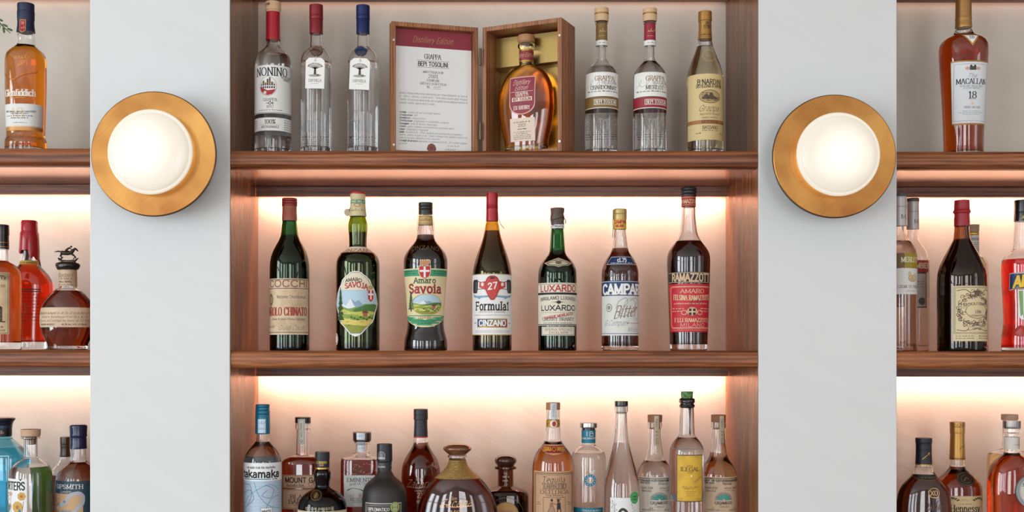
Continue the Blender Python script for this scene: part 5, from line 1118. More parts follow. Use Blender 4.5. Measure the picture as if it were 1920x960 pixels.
def eminente():
    b = Bottle('rum_bottle', 'square flat-shouldered rum bottle with silver strip over its cap and grey-white label', 'bottle', 679, 0.13, 'centre', 2,
        [(828, 12.5), (829, 14.4), (833, 14), (834, 12), (846, 12.2), (849, 14.5), (852, 21), (855, 30), (857.5, 36), (861, 37.6), (870, 38), (870, 38), (1000, 38)], drink=RUM, level=859, depth=1.0, n=6, group=GL_)
    b.cap('stopper', [(810, .1), (810, .1), (810, 16), (811, 17.2), (824, 17.2), (828, 14.8)], P_('#3a2620', .25, 0, .3)); b.cap('stopper_rim', [(809.4, .1), (809.4, 16.8), (811.2, 17.5), (811.2, 16.8)], P_('#c9bcae', .3, .6), smooth=False)
    strip(b, -1, 8, 811, 846, P_('#c8cad0', .4, .3), 0, hwf=lambda v: 17.6 if v < 827 else 14.6 if v < 834 else 13, art=lambda a: (a.scribble(-8, 6, 816, 6, GREY, 3, .7, 1), a.scribble(-8, 6, 826, 8, GREY, 5, .7, 1), a.scribble(-6, 4, 838, 9, GREY, 6, .7, 1)))
    a = A()
    rnd = random.Random(5)
    for i in range(70): x = rnd.uniform(-30, 30); a.ell(x, 864+rnd.uniform(0, 22), .7, .6, P_('#d9a07a', .3), 0, n=3)
    b.apply(a, 'embossed_dots')
    a = A(); a.rect(-30, 30, 887, 945, P_('#d4d3cf', .55), 0); a.text('EMINENTE', 0, 895.5, 7, INK, w=48, style='serif', wt=.14, layer=1); a.text('RON DE CUBA', 0, 904.5, 4, INK, w=38, style='serif', wt=.14, arc=2, layer=1)
    a.stroke(spline([(-24, 915), (-14, 911), (0, 913), (12, 919), (24, 915)], 4), 3, INK, 1, nib=(.2, 0)); a.scribble(-22, -10, 925, 6, INK, 4, .5, 1); a.ell(0, 924, 3, 4, P_('#c9a090', .5), 1); a.text('RESERVA', 0, 931, 5, INK, w=36, style='serif', wt=.14, layer=1); a.lines(-15, 20, 936.5, 3, 1, 1.6, INK, 4, 1); b.apply(a, 'front_label')
eminente()

def diplo():
    b = Bottle('rum_bottle', 'matte black rum bottle with a green round sticker beside its ornate label', 'bottle', 721, 0.045, 'centre', 2,
        [(838, 11), (866, 11.8), (880, 12.4), (886, 14.6), (891, 17.4), (894, 19.4), (898, 24), (903, 30), (909, 35.4), (916, 38.8), (926, 41), (940, 42), (940, 42), (1020, 42)], g=P_('#2b2623', .48), group=GL_)
    b.cap('capsule', [(834, .1), (834, .1), (834, 13.4), (835, 14.4), (864, 14.6), (864, 14.6), (865.5, 13.6), (867, 13.2)], P_('#1f1f26', .4))
    a = A(); a.rect(-42, 42, 866, 879.5, P_('#2a2b34', .5), 0); a.text('RESERVA', -7, 869.5, 2.6, GREY, w=15, wt=.18, layer=1); a.text('EXCLUSIVA', -7, 874, 3, P_('#c9c4b8', .5), w=18, wt=.18, layer=1); a.text('RON', 16, 872, 3, GREY, w=6, wt=.18, layer=1); b.apply(a, 'neck_band', hw=13.2)
    a = A(); SL = P_('#9d9a98', .4, .3); a.ring(-5, 852, 6.5, 6, 1.1, SL, 0); a.ring(-5, 852, 3.4, 3.2, 1, SL, 0); a.ell(-5, 852, 1.4, 1.4, SL, 0, n=6); a.rect(-13, 2, 856, 860, SL, 1); b.apply(a, 'cap_emblem', hw=14.6)
    a = A(); LB = P_('#b3ada3', .5); a.rect(-38, 38, 938, 1010, LB, 0, dv=20); a.rect(-36.5, 36.5, 940, 1008, P_('#2c2a2c', .5), 1, dv=20); a.frame(-34, 34, 943, 1006, .7, LB, 2)
    a.poly([(-32, 945), (14, 945), (14, 954), (-32, 954)], P_('#3a383a', .5), 2); a.text('DIPLOMATICO', -9, 949.5, 5.6, P_('#d9d3c4', .5), w=42, style='serif', wt=.2, layer=3)
    for x in (-26, -14, 6, 24): a.ring(x, 958, 4, 4, 1.2, LB, 3, n=14); a.ring(x+4, 960, 2.6, 3, .9, LB, 3, n=12)
    b.apply(a, 'front_label')
    a = A(); a.ell(23, 946, 9.4, 10, P_('#8a9a4a', .5), 0); a.ring(23, 946, 7.6, 8, .7, P_('#c9cf9a', .5), 1); a.rect(20, 22, 940, 952, P_('#cfd4a8', .5), 1); a.rect(24, 26, 940, 952, P_('#cfd4a8', .5), 1); a.rect(18, 28, 945, 947, P_('#55702c', .5), 1); b.apply(a, 'round_sticker', off=.9)
diplo()

def zacapa23():
    b = Bottle('rum_bottle', 'dark brown rum bottle with black sleeve and gold script behind the matte black bottle', 'bottle', 789, 0.13, 'centre', 2,
        [(772, 10.5), (818, 12.4), (828, 13.4), (833, 14.4), (839, 17), (846, 21.4), (853, 26), (861, 30.4), (870, 33.8), (880, 35.8), (892, 36.6), (905, 36.6), (905, 36.6), (1000, 36)], drink=(.16, .012, .001), level=829, group=GL_)
    b.cap('capsule', [(767, .1), (767, .1), (767, 12.4), (768, 13.4), (777, 13.5), (778, 13), (779, 13.5), (786, 13.5), (787, 12.3), (787, 12.3), (800, 12.6), (818, 13.3), (818.5, 12.4)], P_('#26252a', .45)); b.cap('red_ring', [(817.5, 12.6), (817.5, 13.6), (820, 13.8), (820, 12.6)], P_('#a5303a', .5), smooth=False)
    G1 = P_('#c9a88a', .3, .5); a = A(); a.scribble(-9, 11, 794, 12, P_('#3c3a40', .3), 6, .9); b.apply(a, 'sleeve_mark', hw=12.9)
    a = A(); a.text('Ron', -1, 894, 7, G1, w=13, style='script', wt=.11, slant=.4); a.text('Zacapa', 0, 903, 14, G1, w=50, style='script', wt=.1, slant=.4); a.stroke(spline([(-22, 908), (-5, 911), (10, 908)], 5), 1, G1)
    a.text('23', 0, 924, 9, G1, w=10, wt=.14); a.text('CENTENARIO', 0, 916, 3, G1, w=20, wt=.14); a.text('GRAN', 0, 936, 4, G1, w=12, wt=.14); a.scribble(22, 36, 865, 16, P_('#d9c9b8', .3, .5), 8, 1.2, slope=.5); b.apply(a, 'printed_lettering')
zacapa23()

def zacapaxo():
    b = Bottle('rum_bottle', 'wide drop-shaped rum decanter with gold woven collar and mushroom stopper', 'bottle', 857.5, 0.055, 'centre', 2,
        [(852, 15), (854, 18), (857, 18), (859, 15.6), (862, 15.4), (866, 16.2), (872, 18.4), (879, 23), (885, 28.6), (890, 34.6), (895, 41), (901, 47.6), (908, 53.6), (916, 59.4), (925, 64.6), (936, 69.6), (948, 73.4), (962, 75.6), (976, 75), (995, 68), (1015, 56)], drink=(.14, .012, .001), level=897, depth=.5, group=GL_)
    b.cap('stopper', [(831.5, .1), (832, 12), (834, 20), (838, 25.6), (841, 26.8), (844, 25.4), (848, 21), (851, 17.5), (852.5, 15)], P_('#8f6247', .22, .55, .5))
    WV, nt, bb = mat('woven_gold'); L = nt.links.new; tc = N(nt, 'ShaderNodeTexCoord'); w = N(nt, 'ShaderNodeTexWave'); w.bands_direction = 'Z'; w.inputs['Scale'].default_value = 260; w.inputs['Distortion'].default_value = 9; w.inputs['Detail Scale'].default_value = 1.4
    L(tc.outputs['Object'], w.inputs['Vector']); r = N(nt, 'ShaderNodeValToRGB'); r.color_ramp.elements[0].color = (*hx('#8a6228'), 1); r.color_ramp.elements[1].color = (*hx('#e8c47a'), 1); L(w.outputs['Fac'], r.inputs['Fac']); L(r.outputs['Color'], bb.inputs['Base Color']); bb.inputs['Metallic'].default_value = .6; bb.inputs['Roughness'].default_value = .4
    bp = N(nt, 'ShaderNodeBump'); bp.inputs['Distance'].default_value = .0006; L(w.outputs['Fac'], bp.inputs['Height']); L(bp.outputs[0], bb.inputs['Normal'])
    P = [(861.5, b.R(861.5))]+[(861.5+i*1.15, b.R(861.5+i*1.15)) for i in range(1, 31)]
    b.lathe('woven_collar', P, WV, closed_top=False, closed_bot=False, off=1.0, hollow=None)
    G1 = P_('#d9a878', .3, .5); a = A(); a.text('Ron', -6, 930, 6, G1, w=12, style='script', wt=.12, slant=.4); a.text('Zacapa', 0, 938, 14, G1, w=60, style='script', wt=.1, slant=.45, tilt=-.04); a.stroke(spline([(-32, 944), (-22, 941), (-8, 946), (10, 945), (28, 944)], 5), 1.1, G1); a.text('XO', -2, 957, 9, G1, w=19, style='serif', wt=.13); b.apply(a, 'printed_lettering')
zacapaxo()

def donj():
    b = Bottle('tequila_bottle', 'dark brown bottle with round ball stopper and gold round label', 'bottle', 948, 0.145, 'centre', 2,
        [(874, 18), (875, 20.4), (878.5, 20.4), (880, 16), (881, 14.6), (908, 14.6), (911, 17), (914, 24), (917, 32), (921, 38.6), (927, 42.6), (936, 43.4), (936, 43.4), (1000, 42)], g=VG('#a07860'), drink=BLACKISH, level=918, depth=.75, n=3, group=GL_)
    b.cap('stopper', [(852.5, .1), (853, 9), (855, 15), (859, 19.6), (863.5, 20.8), (868, 19.4), (872, 15.6), (874.5, 13.6)], P_('#46291f', .15, 0, .6))
    a = A(); a.lines(-6, 5, 893, 7, 2, 3.4, P_('#caa288', .4), 4); b.apply(a, 'neck_print', hw=14.8)
    a = A(); a.ell(0, 962, 24, 25, P_('#c2965a', .45, .2), 0); a.ring(0, 962, 23, 24, .8, P_('#7a5a30', .4, .3), 1); a.text('TEQUILA', 0, 955, 4, P_('#7a5230', .5), w=26, wt=.14, layer=1); a.lines(-14, 14, 960.5, 4, 3, 2, P_('#7a5230', .5), 4, 1); a.ring(0, 962, 33, 33, 1, P_('#5a443a', .3), 0); b.apply(a, 'front_label')
donj()

def tapatio():
    b = Bottle('tequila_bottle', 'amber tequila bottle with kraft label and red-yellow collar label', 'bottle', 1037, 0.075, 'centre', 2,
        [(768, 10), (769, 12.6), (785, 12.8), (787, 12), (799, 12.4), (802, 13.4), (815, 14.8), (826, 16.4), (834, 20.6), (841, 26.4), (848, 31.2), (856, 35), (866, 37.8), (878, 39), (890, 39.2), (890, 39.2), (1010, 39)], drink=(.9, .3, .03), level=827, group=GL_)
    b.cap('cork', [(755, .1), (755, .1), (755, 12), (756, 13.2), (767, 13.2), (768, 12)], P_('#b07a55', .65))
    strip(b, 0, 6, 755, 785, P_('#cfd0d2', .5), 0, hwf=lambda v: 13.4, art=lambda a: a.text('TEQUILA', 0, 769, 3.4, GREY, w=22, wt=.14, tilt=PI/2, layer=1))
    a = A(); a.rect(-41, 41, 787, 800, P_('#b98d3c', .45, .3), 0); a.ell(0, 794, 7.6, 8, P_('#c9a03c', .5), 1); a.ell(0, 794, 6.6, 7, P_('#efe6cf', .5), 2); a.ell(1, 794, 3.6, 5, P_('#b3232a', .5), 3); a.scribble(-18, -9, 794, 6, P_('#8a2a20', .5), 4, 1, 1); a.scribble(9, 18, 794, 6, P_('#8a2a20', .5), 5, 1, 1); b.apply(a, 'neck_label', hwf=lambda v: 12.7)
    a = A(); R_ = P_('#9c2228', .5); Y_ = P_('#d9a838', .5); a.rows([(832, -20, 20), (838, -27, 27), (843, -24, 24), (848, -15, 15), (850, -4, 4)], P_('#c8a070', .5), 0); a.rows([(833.5, -20, 20), (838, -25, 25), (842.5, -22, 22), (847, -13, 13)], R_, 1); a.text('TEQUILA', -13, 839.5, 6, Y_, w=16, wt=.16, layer=2); a.text('TAPATIO', 13, 839.5, 6, Y_, w=16, wt=.16, layer=2); a.ell(0, 840, 4.6, 5, P_('#7a1a20', .5), 3, n=8); a.ring(0, 840, 3, 3.4, 1, Y_, 4, n=10); b.apply(a, 'collar_label')
    K = P_('#c79c78', .6); a = A(); a.rect(-46, 46, 880, 1010, K, 0, dv=20); DK = P_('#34241e', .6); a.frame(-42, 42, 883.5, 1000, 1, DK, 1); a.frame(-40, 40, 886, 1000, .6, DK, 1)
    a.text('Tequila', -1, 895, 10, DK, w=44, style='script', wt=.13, slant=.15, layer=1); a.text('TAPATIO', 0, 907.5, 9, K, w=46, style='slab', wt=.12, layer=2, outline=(DK, 1.6)); a.text('EXCELENCIA', 0, 918, 6.8, DK, w=56, style='serif', wt=.13, layer=1); a.text('Gran Reserva', 0, 924, 3.4, DK, w=32, style='serif', wt=.14, layer=1)
    a.frame(-21, 21, 928, 975, .7, DK, 1)
    # a dancing couple drawn in ink
    a.ell(-5, 933, 2.4, 2.6, DK, 2, n=6); a.poly([(-8, 937), (-3, 937), (-2, 945), (-9, 945)], P_('#8f6a50', .6), 2); a.poly([(-8, 945), (-2, 945), (4, 966), (-17, 966)], P_('#a88468', .6), 2); a.stroke([(-8, 945), (-17, 966), (4, 966), (-2, 945)], .7, DK, 3); a.stroke([(-14, 958), (2, 958)], .6, DK, 3); a.stroke([(-3, 938), (4, 941), (7, 937)], .9, DK, 3)
    a.ell(7, 934, 2.6, 2.6, DK, 2, n=6); a.rect(3, 12, 930.4, 931.6, DK, 3); a.poly([(5, 937), (11, 937), (12, 950), (4, 950)], DK, 2); a.stroke([(6, 950), (3, 966)], 1.8, DK, 2); a.stroke([(11, 950), (15, 966)], 1.8, DK, 2)
    a.lines(-37, -27, 938, 3.6, 2, 1.6, DK, 4, 1); a.lines(27, 37, 938, 3.6, 2, 1.6, DK, 5, 1); b.apply(a, 'front_label')
tapatio()

def dragones():
    b = Bottle('tequila_bottle', 'short clear tequila bottle with silver cap, teal neck wrap and ring emblem', 'bottle', 1103.5, 0.10, 'centre', 2,
        [(805, 10.5), (830, 12.2), (834, 13.2), (837, 17), (840, 21.6), (845, 26.8), (851, 30.4), (858, 32), (868, 32.4), (868, 32.4), (1005, 32.4)], drink=WATER, level=848, group=GL_)
    b.cap('silver_cap', [(793, .1), (793, .1), (793, 15), (794, 16.2), (801, 16.2), (802, 15)], P_('#b9b5b2', .2, 1), ribs=0); b.cap('black_collar', [(801.5, 12), (801.5, 12), (803, 12.4), (806, 12.4), (806, 11.4)], BLACKG)
    a = A(); TL = P_('#1a7f96', .5); a.rect(-41, 41, 806, 830, TL, 0); a.stroke([(-4, 808), (-4, 817)], 1, PW, 1); a.stroke([(0, 810), (4, 808), (8, 811)], 1, PW, 1); a.frame(1, 8, 812, 817, .8, PW, 1); a.text('CASA DRAGONES', 0, 821, 3.2, PW, w=32, wt=.16, layer=1); b.apply(a, 'neck_wrap', hwf=lambda v: 13)
    a = A(); a.ring(0, 897, 8.6, 8.6, 4.6, P_('#2f7fa0', .5), 0, n=32); a.ring(0, 897, 11.2, 11.2, .5, P_('#7aa8b8', .5), 0); a.ring(0, 897, 5.8, 5.8, .5, P_('#d9ecf0', .5), 1)
    for i in range(12): t = i*PI/6; a.stroke([(8*math.cos(t), 897+8*math.sin(t)), (9.6*math.cos(t), 897+9.6*math.sin(t))], 1, PW, 1)
    a.poly([(-7, 884), (-5, 879), (-3, 882), (0, 885), (-3, 886)], P_('#d98a5a', .5), 0); a.poly([(0, 884), (4, 879), (10, 877), (8, 881), (4, 885)], P_('#e3ddd6', .5), 0); b.apply(a, 'ring_emblem')
    a = A(); a.rect(-40, 40, 948, 1000, TL, 0, dv=20); a.text('TEQUILA BLANCO', 3, 953, 3, PW, w=36, wt=.14, layer=1); a.lines(-6, 12, 957.5, 3, 1, 1.6, PW, 4, 1); b.apply(a, 'front_label')
dragones()

def tallclear():
    b = Bottle('mezcal_bottle', 'tall cone-shouldered clear bottle with black stopper and green sticker on white label', 'bottle', 1165, 0.045, 'centre', 2,
        [(762, 11), (763, 12.6), (771, 12.6), (773, 11), (776, 10.4), (795, 11), (815, 12.6), (830, 14.6), (845, 17.8), (860, 21.6), (875, 25.6), (890, 29.6), (902, 32.6), (912, 34.2), (922, 34.8), (935, 35), (935, 35), (1015, 35)], drink=WATER, level=828, group=GL_)
    b.cap('stopper', [(752, .1), (752, .1), (752, 11.4), (753, 12.5), (760.5, 12.6), (761.5, 11.6)], P_('#1a1718', .25, 0, .4)); b.cap('cork_shank', [(761.5, 8.2), (761.5, 8.2), (775, 8.2), (775.5, .1)], P_('#d9c9b4', .7))
    a = A(); a.rect(-26, 39, 929, 1005, P_('#ecebe8', .6), 0, dv=20)
    rnd = random.Random(3)
    for i in range(22): x, y = -19+rnd.uniform(-4, 5), 938+i*1.5; a.stroke([(x, y), (x+rnd.uniform(-4, 4), y-2.5)], .6, GREY, 1); a.ell(x+rnd.uniform(-4, 4), y-3, .9, .8, GREY, 1, n=4)
    for i in range(14): x, y = 17+rnd.uniform(-4, 6), 940+i*2; a.stroke([(x, y), (x+rnd.uniform(-3, 4), y-2.5)], .6, GREY, 1)
    a.stroke(spline([(-10, 975), (-9, 958), (-2, 950), (6, 956), (7, 975)], 5), 5, P_('#3b3636', .6), 1); a.ell(-2, 960, 4, 6, P_('#e0d9d0', .6), 2); a.stroke([(-14, 960), (-24, 960)], .5, GREY, 1); a.stroke([(10, 960), (30, 960)], .5, GREY, 1); b.apply(a, 'front_label')
    a = A(); a.ell(22, 929.5, 9.6, 11.5, P_('#4cae68', .5), 0); a.ring(22, 929.5, 7.6, 9.4, .5, P_('#2a6a3c', .5), 1)
    for dy in (0, 5): a.stroke([(17.5, 929+dy), (19.6, 926+dy), (22, 929+dy), (24.4, 926+dy), (26.5, 929+dy)], 1.3, P_('#17301e', .5), 1)
    b.apply(a, 'green_sticker', off=.9)
tallclear()

def casamigos(x, label, drink, level, yd, n, kind):
    b = Bottle('tequila_bottle', label, 'bottle', x, yd, 'centre', 2,
        [(791, 12), (792, 13.3), (801, 13.5), (803, 12), (806, 11.4), (825, 12.4), (842, 14.4), (853, 16.2), (860, 19), (867, 23.4), (875, 28.4), (882, 31.6), (889, 33.4), (898, 34.2), (898, 34.2), (1000, 34.2)], drink=drink, level=level, group=GL_)
    b.cap('wooden_stopper', [(778, .1), (778, .1), (778, 12.4), (779, 13.6), (790, 13.4), (791, 12)], P_('#9a6848', .6)); b.cap('cork_shank', [(791, 9.6), (791, 9.6), (803, 9.4), (804, .1)], P_('#c99a70', .7))
    a = A(); m = P_('#d8c2a4', .6); u = (1, 4)[n]; a.rect(u-5, u+5, (779, 779)[n], (835, 830)[n], m, 0); a.text('TEQUILA 100% DE AGAVE', u, 808, 3.4, INK, w=48, wt=.13, tilt=PI/2, layer=1); a.rect(u-4.6, u-4.1, 779, 834, INK, 1); a.rect(u+4.1, u+4.6, 779, 834, INK, 1)
    b.apply(a, 'paper_seal', hwf=lambda v: 13.9 if v < 803 else b.R(v)+.6, off=.35)
    a = A(); C3 = P_(('#f2e6d2', '#e0c4a4')[n], .6); a.rect(-44, 44, 891, 1000, C3, 0, dv=20); a.rect(-44, 44, 893, 893.8, INK, 1); a.rect(-44, 44, 897.5, 898.3, INK, 1); a.text('PRODUCTOS CASAMIGOS DE MEXICO', 0, 895.7, 2.4, INK, w=84, wt=.16, layer=1)
    a.text('NOM 1609', -26, 902, 4, INK, w=22, wt=.12, layer=1); a.text(kind, 10, 903, 4, INK, w=18, style='slab', wt=.12, layer=1); a.text('Tequila 100%', -22, 911, 4, INK, w=26, style='slab', wt=.1, layer=1); a.text('Jalisco, Mexico', 20, 911, 4, INK, w=34, style='slab', wt=.1, layer=1)
    a.text('Agave Azul', -22, 916.5, 3.6, INK, w=20, style='slab', wt=.1, layer=1); a.lines(4, 16, 916.5, 3, 1, 1.6, GREY, 4, 1); a.text('19812', 24, 916.5, 3.4, REDI, w=14, wt=.1, layer=1)
    cy = 933
    for i in range(19):
        t = PI*(i+.5)/19; c = ('#3a3f6a', '#2f5a8a', '#2f7a8a', '#3a8a6a')[(i*7) % 4]
        a.stroke([(3+3*math.cos(t), cy-3*math.sin(t)), (3+17*math.cos(t), cy-14.5*math.sin(t))], 1.1, P_(c, .5), 1)
        a.stroke([(3+2*math.cos(t), cy-2*math.sin(t)), (3+11*math.cos(t), cy-9.5*math.sin(t))], 1.9, P_(('#3f8fd0', '#49b08a', '#6fbf6a')[i % 3], .5), 2)
    a.text('CASAMIGOS', 3, 938.5, 5, INK, w=33, style='serif', wt=.19, layer=2); a.text('Tequila', 3, 945, 4.4, INK, w=18, style='script', wt=.13, slant=.3, layer=2); a.scribble(-32, -8, 951, 9, INK, 5+n, .8, 1); a.scribble(12, 36, 951, 9, INK, 8+n, .8, 1); a.lines(-6, 6, 952, 3, 1, 1.6, GREY, 4, 1); a.rect(-44, 44, 956.5, 957.2, GREY, 1); b.apply(a, 'front_label')
casamigos(1228, 'clear tequila bottle with wooden stopper and cream agave label', WATER, 863, .12, 0, 'Blanco')
casamigos(1347, 'pale amber tequila bottle with wooden stopper beside the niche side panel', (.95, .62, .26), 848, .11, 1, 'Reposado')

def ilegal():
    b = Bottle('mezcal_bottle', 'clear bottle with green cork, dripping black wax and yellow label', 'bottle', 1288, 0.05, 'centre', 2,
        [(760, 11), (765, 12.8), (790, 13.6), (812, 14.6), (817, 16.2), (822, 20), (828, 24.8), (835, 28.8), (843, 31.4), (852, 32.6), (862, 32.8), (862, 32.8), (1015, 32.8)], drink=WATER, level=820, group=GL_)
    gm, nt, bb = mat('green_wax'); n = N(nt, 'ShaderNodeTexNoise'); n.inputs['Scale'].default_value = 220; tc = N(nt, 'ShaderNodeTexCoord'); nt.links.new(tc.outputs['Object'], n.inputs['Vector']); r = N(nt, 'ShaderNodeValToRGB'); r.color_ramp.elements[0].position = .38; r.color_ramp.elements[1].position = .6; r.color_ramp.elements[0].color = (*hx('#2f5a2a'), 1); r.color_ramp.elements[1].color = (*hx('#6a9a55'), 1); nt.links.new(n.outputs['Fac'], r.inputs['Fac']); nt.links.new(r.outputs['Color'], bb.inputs['Base Color']); bb.inputs['Roughness'].default_value = .5
    b.cap('green_cork', [(734, .1), (734, .1), (734, 10.6), (735.5, 11.6), (746, 10.4), (750, 10)], gm, wob=.02)
    W = P_('#1f1a18', .22, 0, .4); b.cap('black_wax', [(746, 9), (747, 12.6), (750, 14.8), (754, 14.9), (756, 13), (758, 13), (760, 14.5), (763, 14), (764.5, 12.6)], W, wob=.02)
    mb = MB(); k = b.k; mb.tube([(3*k, -(b.R(v)+.3)*k, b.z(v)) for v in (762, 770, 785, 800, 812, 816)], [3.2*k, 2*k, 1.3*k, 1.1*k, 1.5*k, .6*k], 10); mb.out('wax_drip', W, b.root, smooth=True)
    YL = aged('#e0b43a', '#c08a2c', .7); a = A(); a.rect(-26, 27, 850, 937, P_('#3a2a1c', .6), 0, dv=20); a.rect(-24.6, 25.6, 851.5, 935.5, YL, 1, dv=20)
    a.text('MEZCAL', 0, 870.5, 2.6, P_('#8a6420', .6), w=12, wt=.14, layer=2); a.text('ILEGAL', 0, 876.5, 7, INK, w=35, style='serif', wt=.17, layer=2); a.text('JOVEN', 0, 882.5, 2.6, P_('#8a6420', .6), w=10, wt=.14, layer=2); a.ell(2, 889, 1.6, 1.8, P_('#f4ecd0', .5), 2)
    a.text('PREMIUM', 15, 896, 3.6, P_('#a86a3a', .6), w=18, wt=.14, tilt=-.7, layer=2); a.scribble(-16, 20, 909, 6, P_('#4a3a20', .6), 4, .6, 2); a.scribble(-12, 6, 912, 4, P_('#4a3a20', .6), 6, .5, 2); a.lines(-12, 14, 918, 3.6, 3, 1.2, P_('#8a6420', .6), 4, 2, True); a.lines(-22, -12, 932, 3, 1, 1.6, P_('#8a6420', .6), 4, 2); a.lines(12, 24, 932, 3, 1, 1.6, P_('#8a6420', .6), 4, 2); b.apply(a, 'front_label')
    a = A(); q = PI*b.R(940); a.rect(q-40, q+40, 930, 943, PW, 0); a.rect(q-40, q+40, 848, 849, PW, 0); b.apply(a, 'back_label')
ilegal()

# ---- left bay
GLB = 'bottles of the left bay'
def glenf():
    b = Bottle('whisky_bottle', 'amber whisky bottle with navy capsule and red neck tag on the top left shelf', 'bottle', 48.5, 0.07, 'left', 0,
        [(14, 12), (60, 15), (70, 16.4), (80, 16), (85, 16.6), (90, 21.4), (95, 27), (100, 31.6), (106, 34.6), (114, 36), (125, 36.2), (160, 36), (190, 35.4), (220, 34.4), (250, 33.4), (258, 33.8), (265, 36), (270, 36.6)], drink=(.80, .2, .008), level=87, base=9, depth=.9, n=2.5, group=GLB)
    b.cap('capsule', [(8, .1), (8, .1), (8, 14), (9.5, 15.4), (21, 15.2), (22, 14.6), (23, 15.8), (38, 15.6), (39, 15), (48, 15.4), (61, 16.8), (61, 15.6)], P_('#232a4a', .45))
    a = A(); G1 = P_('#c9a45a', .4, .4); a.poly([(-6, 41), (6, 41), (6, 62), (0, 66), (-6, 62)], G1, 0); a.poly([(-5, 42), (5, 42), (5, 61.5), (0, 64.5), (-5, 61.5)], P_('#b3232f', .5), 1); a.text('18', 0, 47.5, 5, P_('#e8c0b0', .5), w=5.5, wt=.12, layer=2); a.scribble(-3, 3, 56, 7, P_('#e8c0b0', .5), 4, .7, 2); b.apply(a, 'neck_tag', hwf=lambda v: 15.4+max(0, v-48)*.12, off=.5)
    a = A(); a.scribble(-10, 16, 114, 14, P_('#e3a548', .25, .4), 6, 1.2); a.scribble(-6, 4, 130, 18, P_('#e3a548', .25, .4), 9, 1.4, slope=-.6); a.stroke([(-34, 143), (-12, 157), (8, 146), (34, 140)], 1.3, P_('#c9772c', .25, .4)); a.stroke([(-34, 145), (-12, 159), (8, 148), (34, 142)], .8, P_('#7a2a10', .25)); b.apply(a, 'embossed_stag')
    a = A(); a.text('Glenfiddich', -1, 180.5, 12, P_('#e8dccb', .5), w=60, style='serif', wt=.22, gap=.8); a.lines(-18, 10, 190, 3, 1, 2.4, P_('#c98a3a', .4, .4), 6); b.apply(a, 'printed_lettering')
    a = A(); W = 48; a.rows([(v, -W, W) for v in (201, 212, 224, 236, 243, 250)], P_('#e6e4e0', .55), 0); a.rect(-W, W, 243, 250, P_('#c98f52', .4, .3), 1); a.rect(-W, W, 241.5, 242.3, G1, 1)
    a.text('18', -4, 218, 19, P_('#dcb98c', .4, .2), w=24, style='serif', wt=.12, layer=1); a.text('OUR SMALL BATCH EIGHTEEN', 0, 214, 3, INK, w=58, wt=.16, layer=2, arc=-2); a.lines(-26, 26, 219.5, 4, 3, 1.7, INK, 6, 2, True); a.lines(-12, 14, 236, 3, 1, 1.4, GREY, 3, 2); b.apply(a, 'front_label')
glenf()

def sprig():
    t = empty('leafy_sprig', (-0.99, 0.02, 0.955), 0, 'thin green sprig poking in at the upper left corner', 'plant')
    mb = MB(); pts = [(-0.06, 0, 0.075), (-0.03, 0, 0.02), (0.008, -0.002, -0.015), (0.026, 0, -0.038), (0.042, 0, -0.052)]
    k = 1.0
    mb.tube([(x*k, y, z*k) for x, y, z in pts], [.002, .0018, .0014, .001, .0006], 8); mb.out('stem', P_('#4a5a2c', .6), t, smooth=True)
    rnd = random.Random(2); mb = MB()
    for i in range(16):
        f = i/15*3.6; j = min(3, int(f)); g = f-j; c = [pts[j][q]+(pts[j+1][q]-pts[j][q])*g for q in range(3)]; sd = 1 if i % 2 else -1
        mb.ball((c[0]+sd*.0035, c[1]+rnd.uniform(-.003, .003), c[2]+sd*.0025), .0062, 1, .3, .38, rot=-.9+sd*.5, seg=10)
    mb.out('leaves', P_('#4c6a2e', .5), t, smooth=True)
    # the little vase it stands in is just outside the frame
    mb = MB(); mb.tube([(-0.06, 0, 0.075), (-0.10, 0.03, 0.06), (-0.145, 0.07, -0.06), (-0.15, 0.08, -0.18), (-0.15, 0.08, -0.255)], [.002, .0025, .0028, .003, .003], 8); mb.out('twig', P_('#5a4630', .7), t, smooth=True)
    zb = TOPZ['left'][0]-0.955+0.0001; v, f = [], []; pr = [(0, .028), (.004, .032), (.03, .042), (.06, .043), (.09, .032), (.11, .02), (.13, .018), (.14, .022), (.138, .019), (.11, .016), (.06, .038), (.01, .03)]
    for h, rr in pr:
        for j in range(32): v.append((-.15+rr*math.cos(2*PI*j/32), .08+rr*math.sin(2*PI*j/32), zb+h))
    for i in range(len(pr)-1):
        for j in range(32): f.append((i*32+j, i*32+(j+1) % 32, (i+1)*32+(j+1) % 32, (i+1)*32+j))
    f.append(tuple(range(32))[::-1]); f.append(tuple((len(pr)-1)*32+j for j in range(32))); mk('vase', v, f, P_('#cfc9bd', .4), t, smooth=True, sharp=50)
sprig()

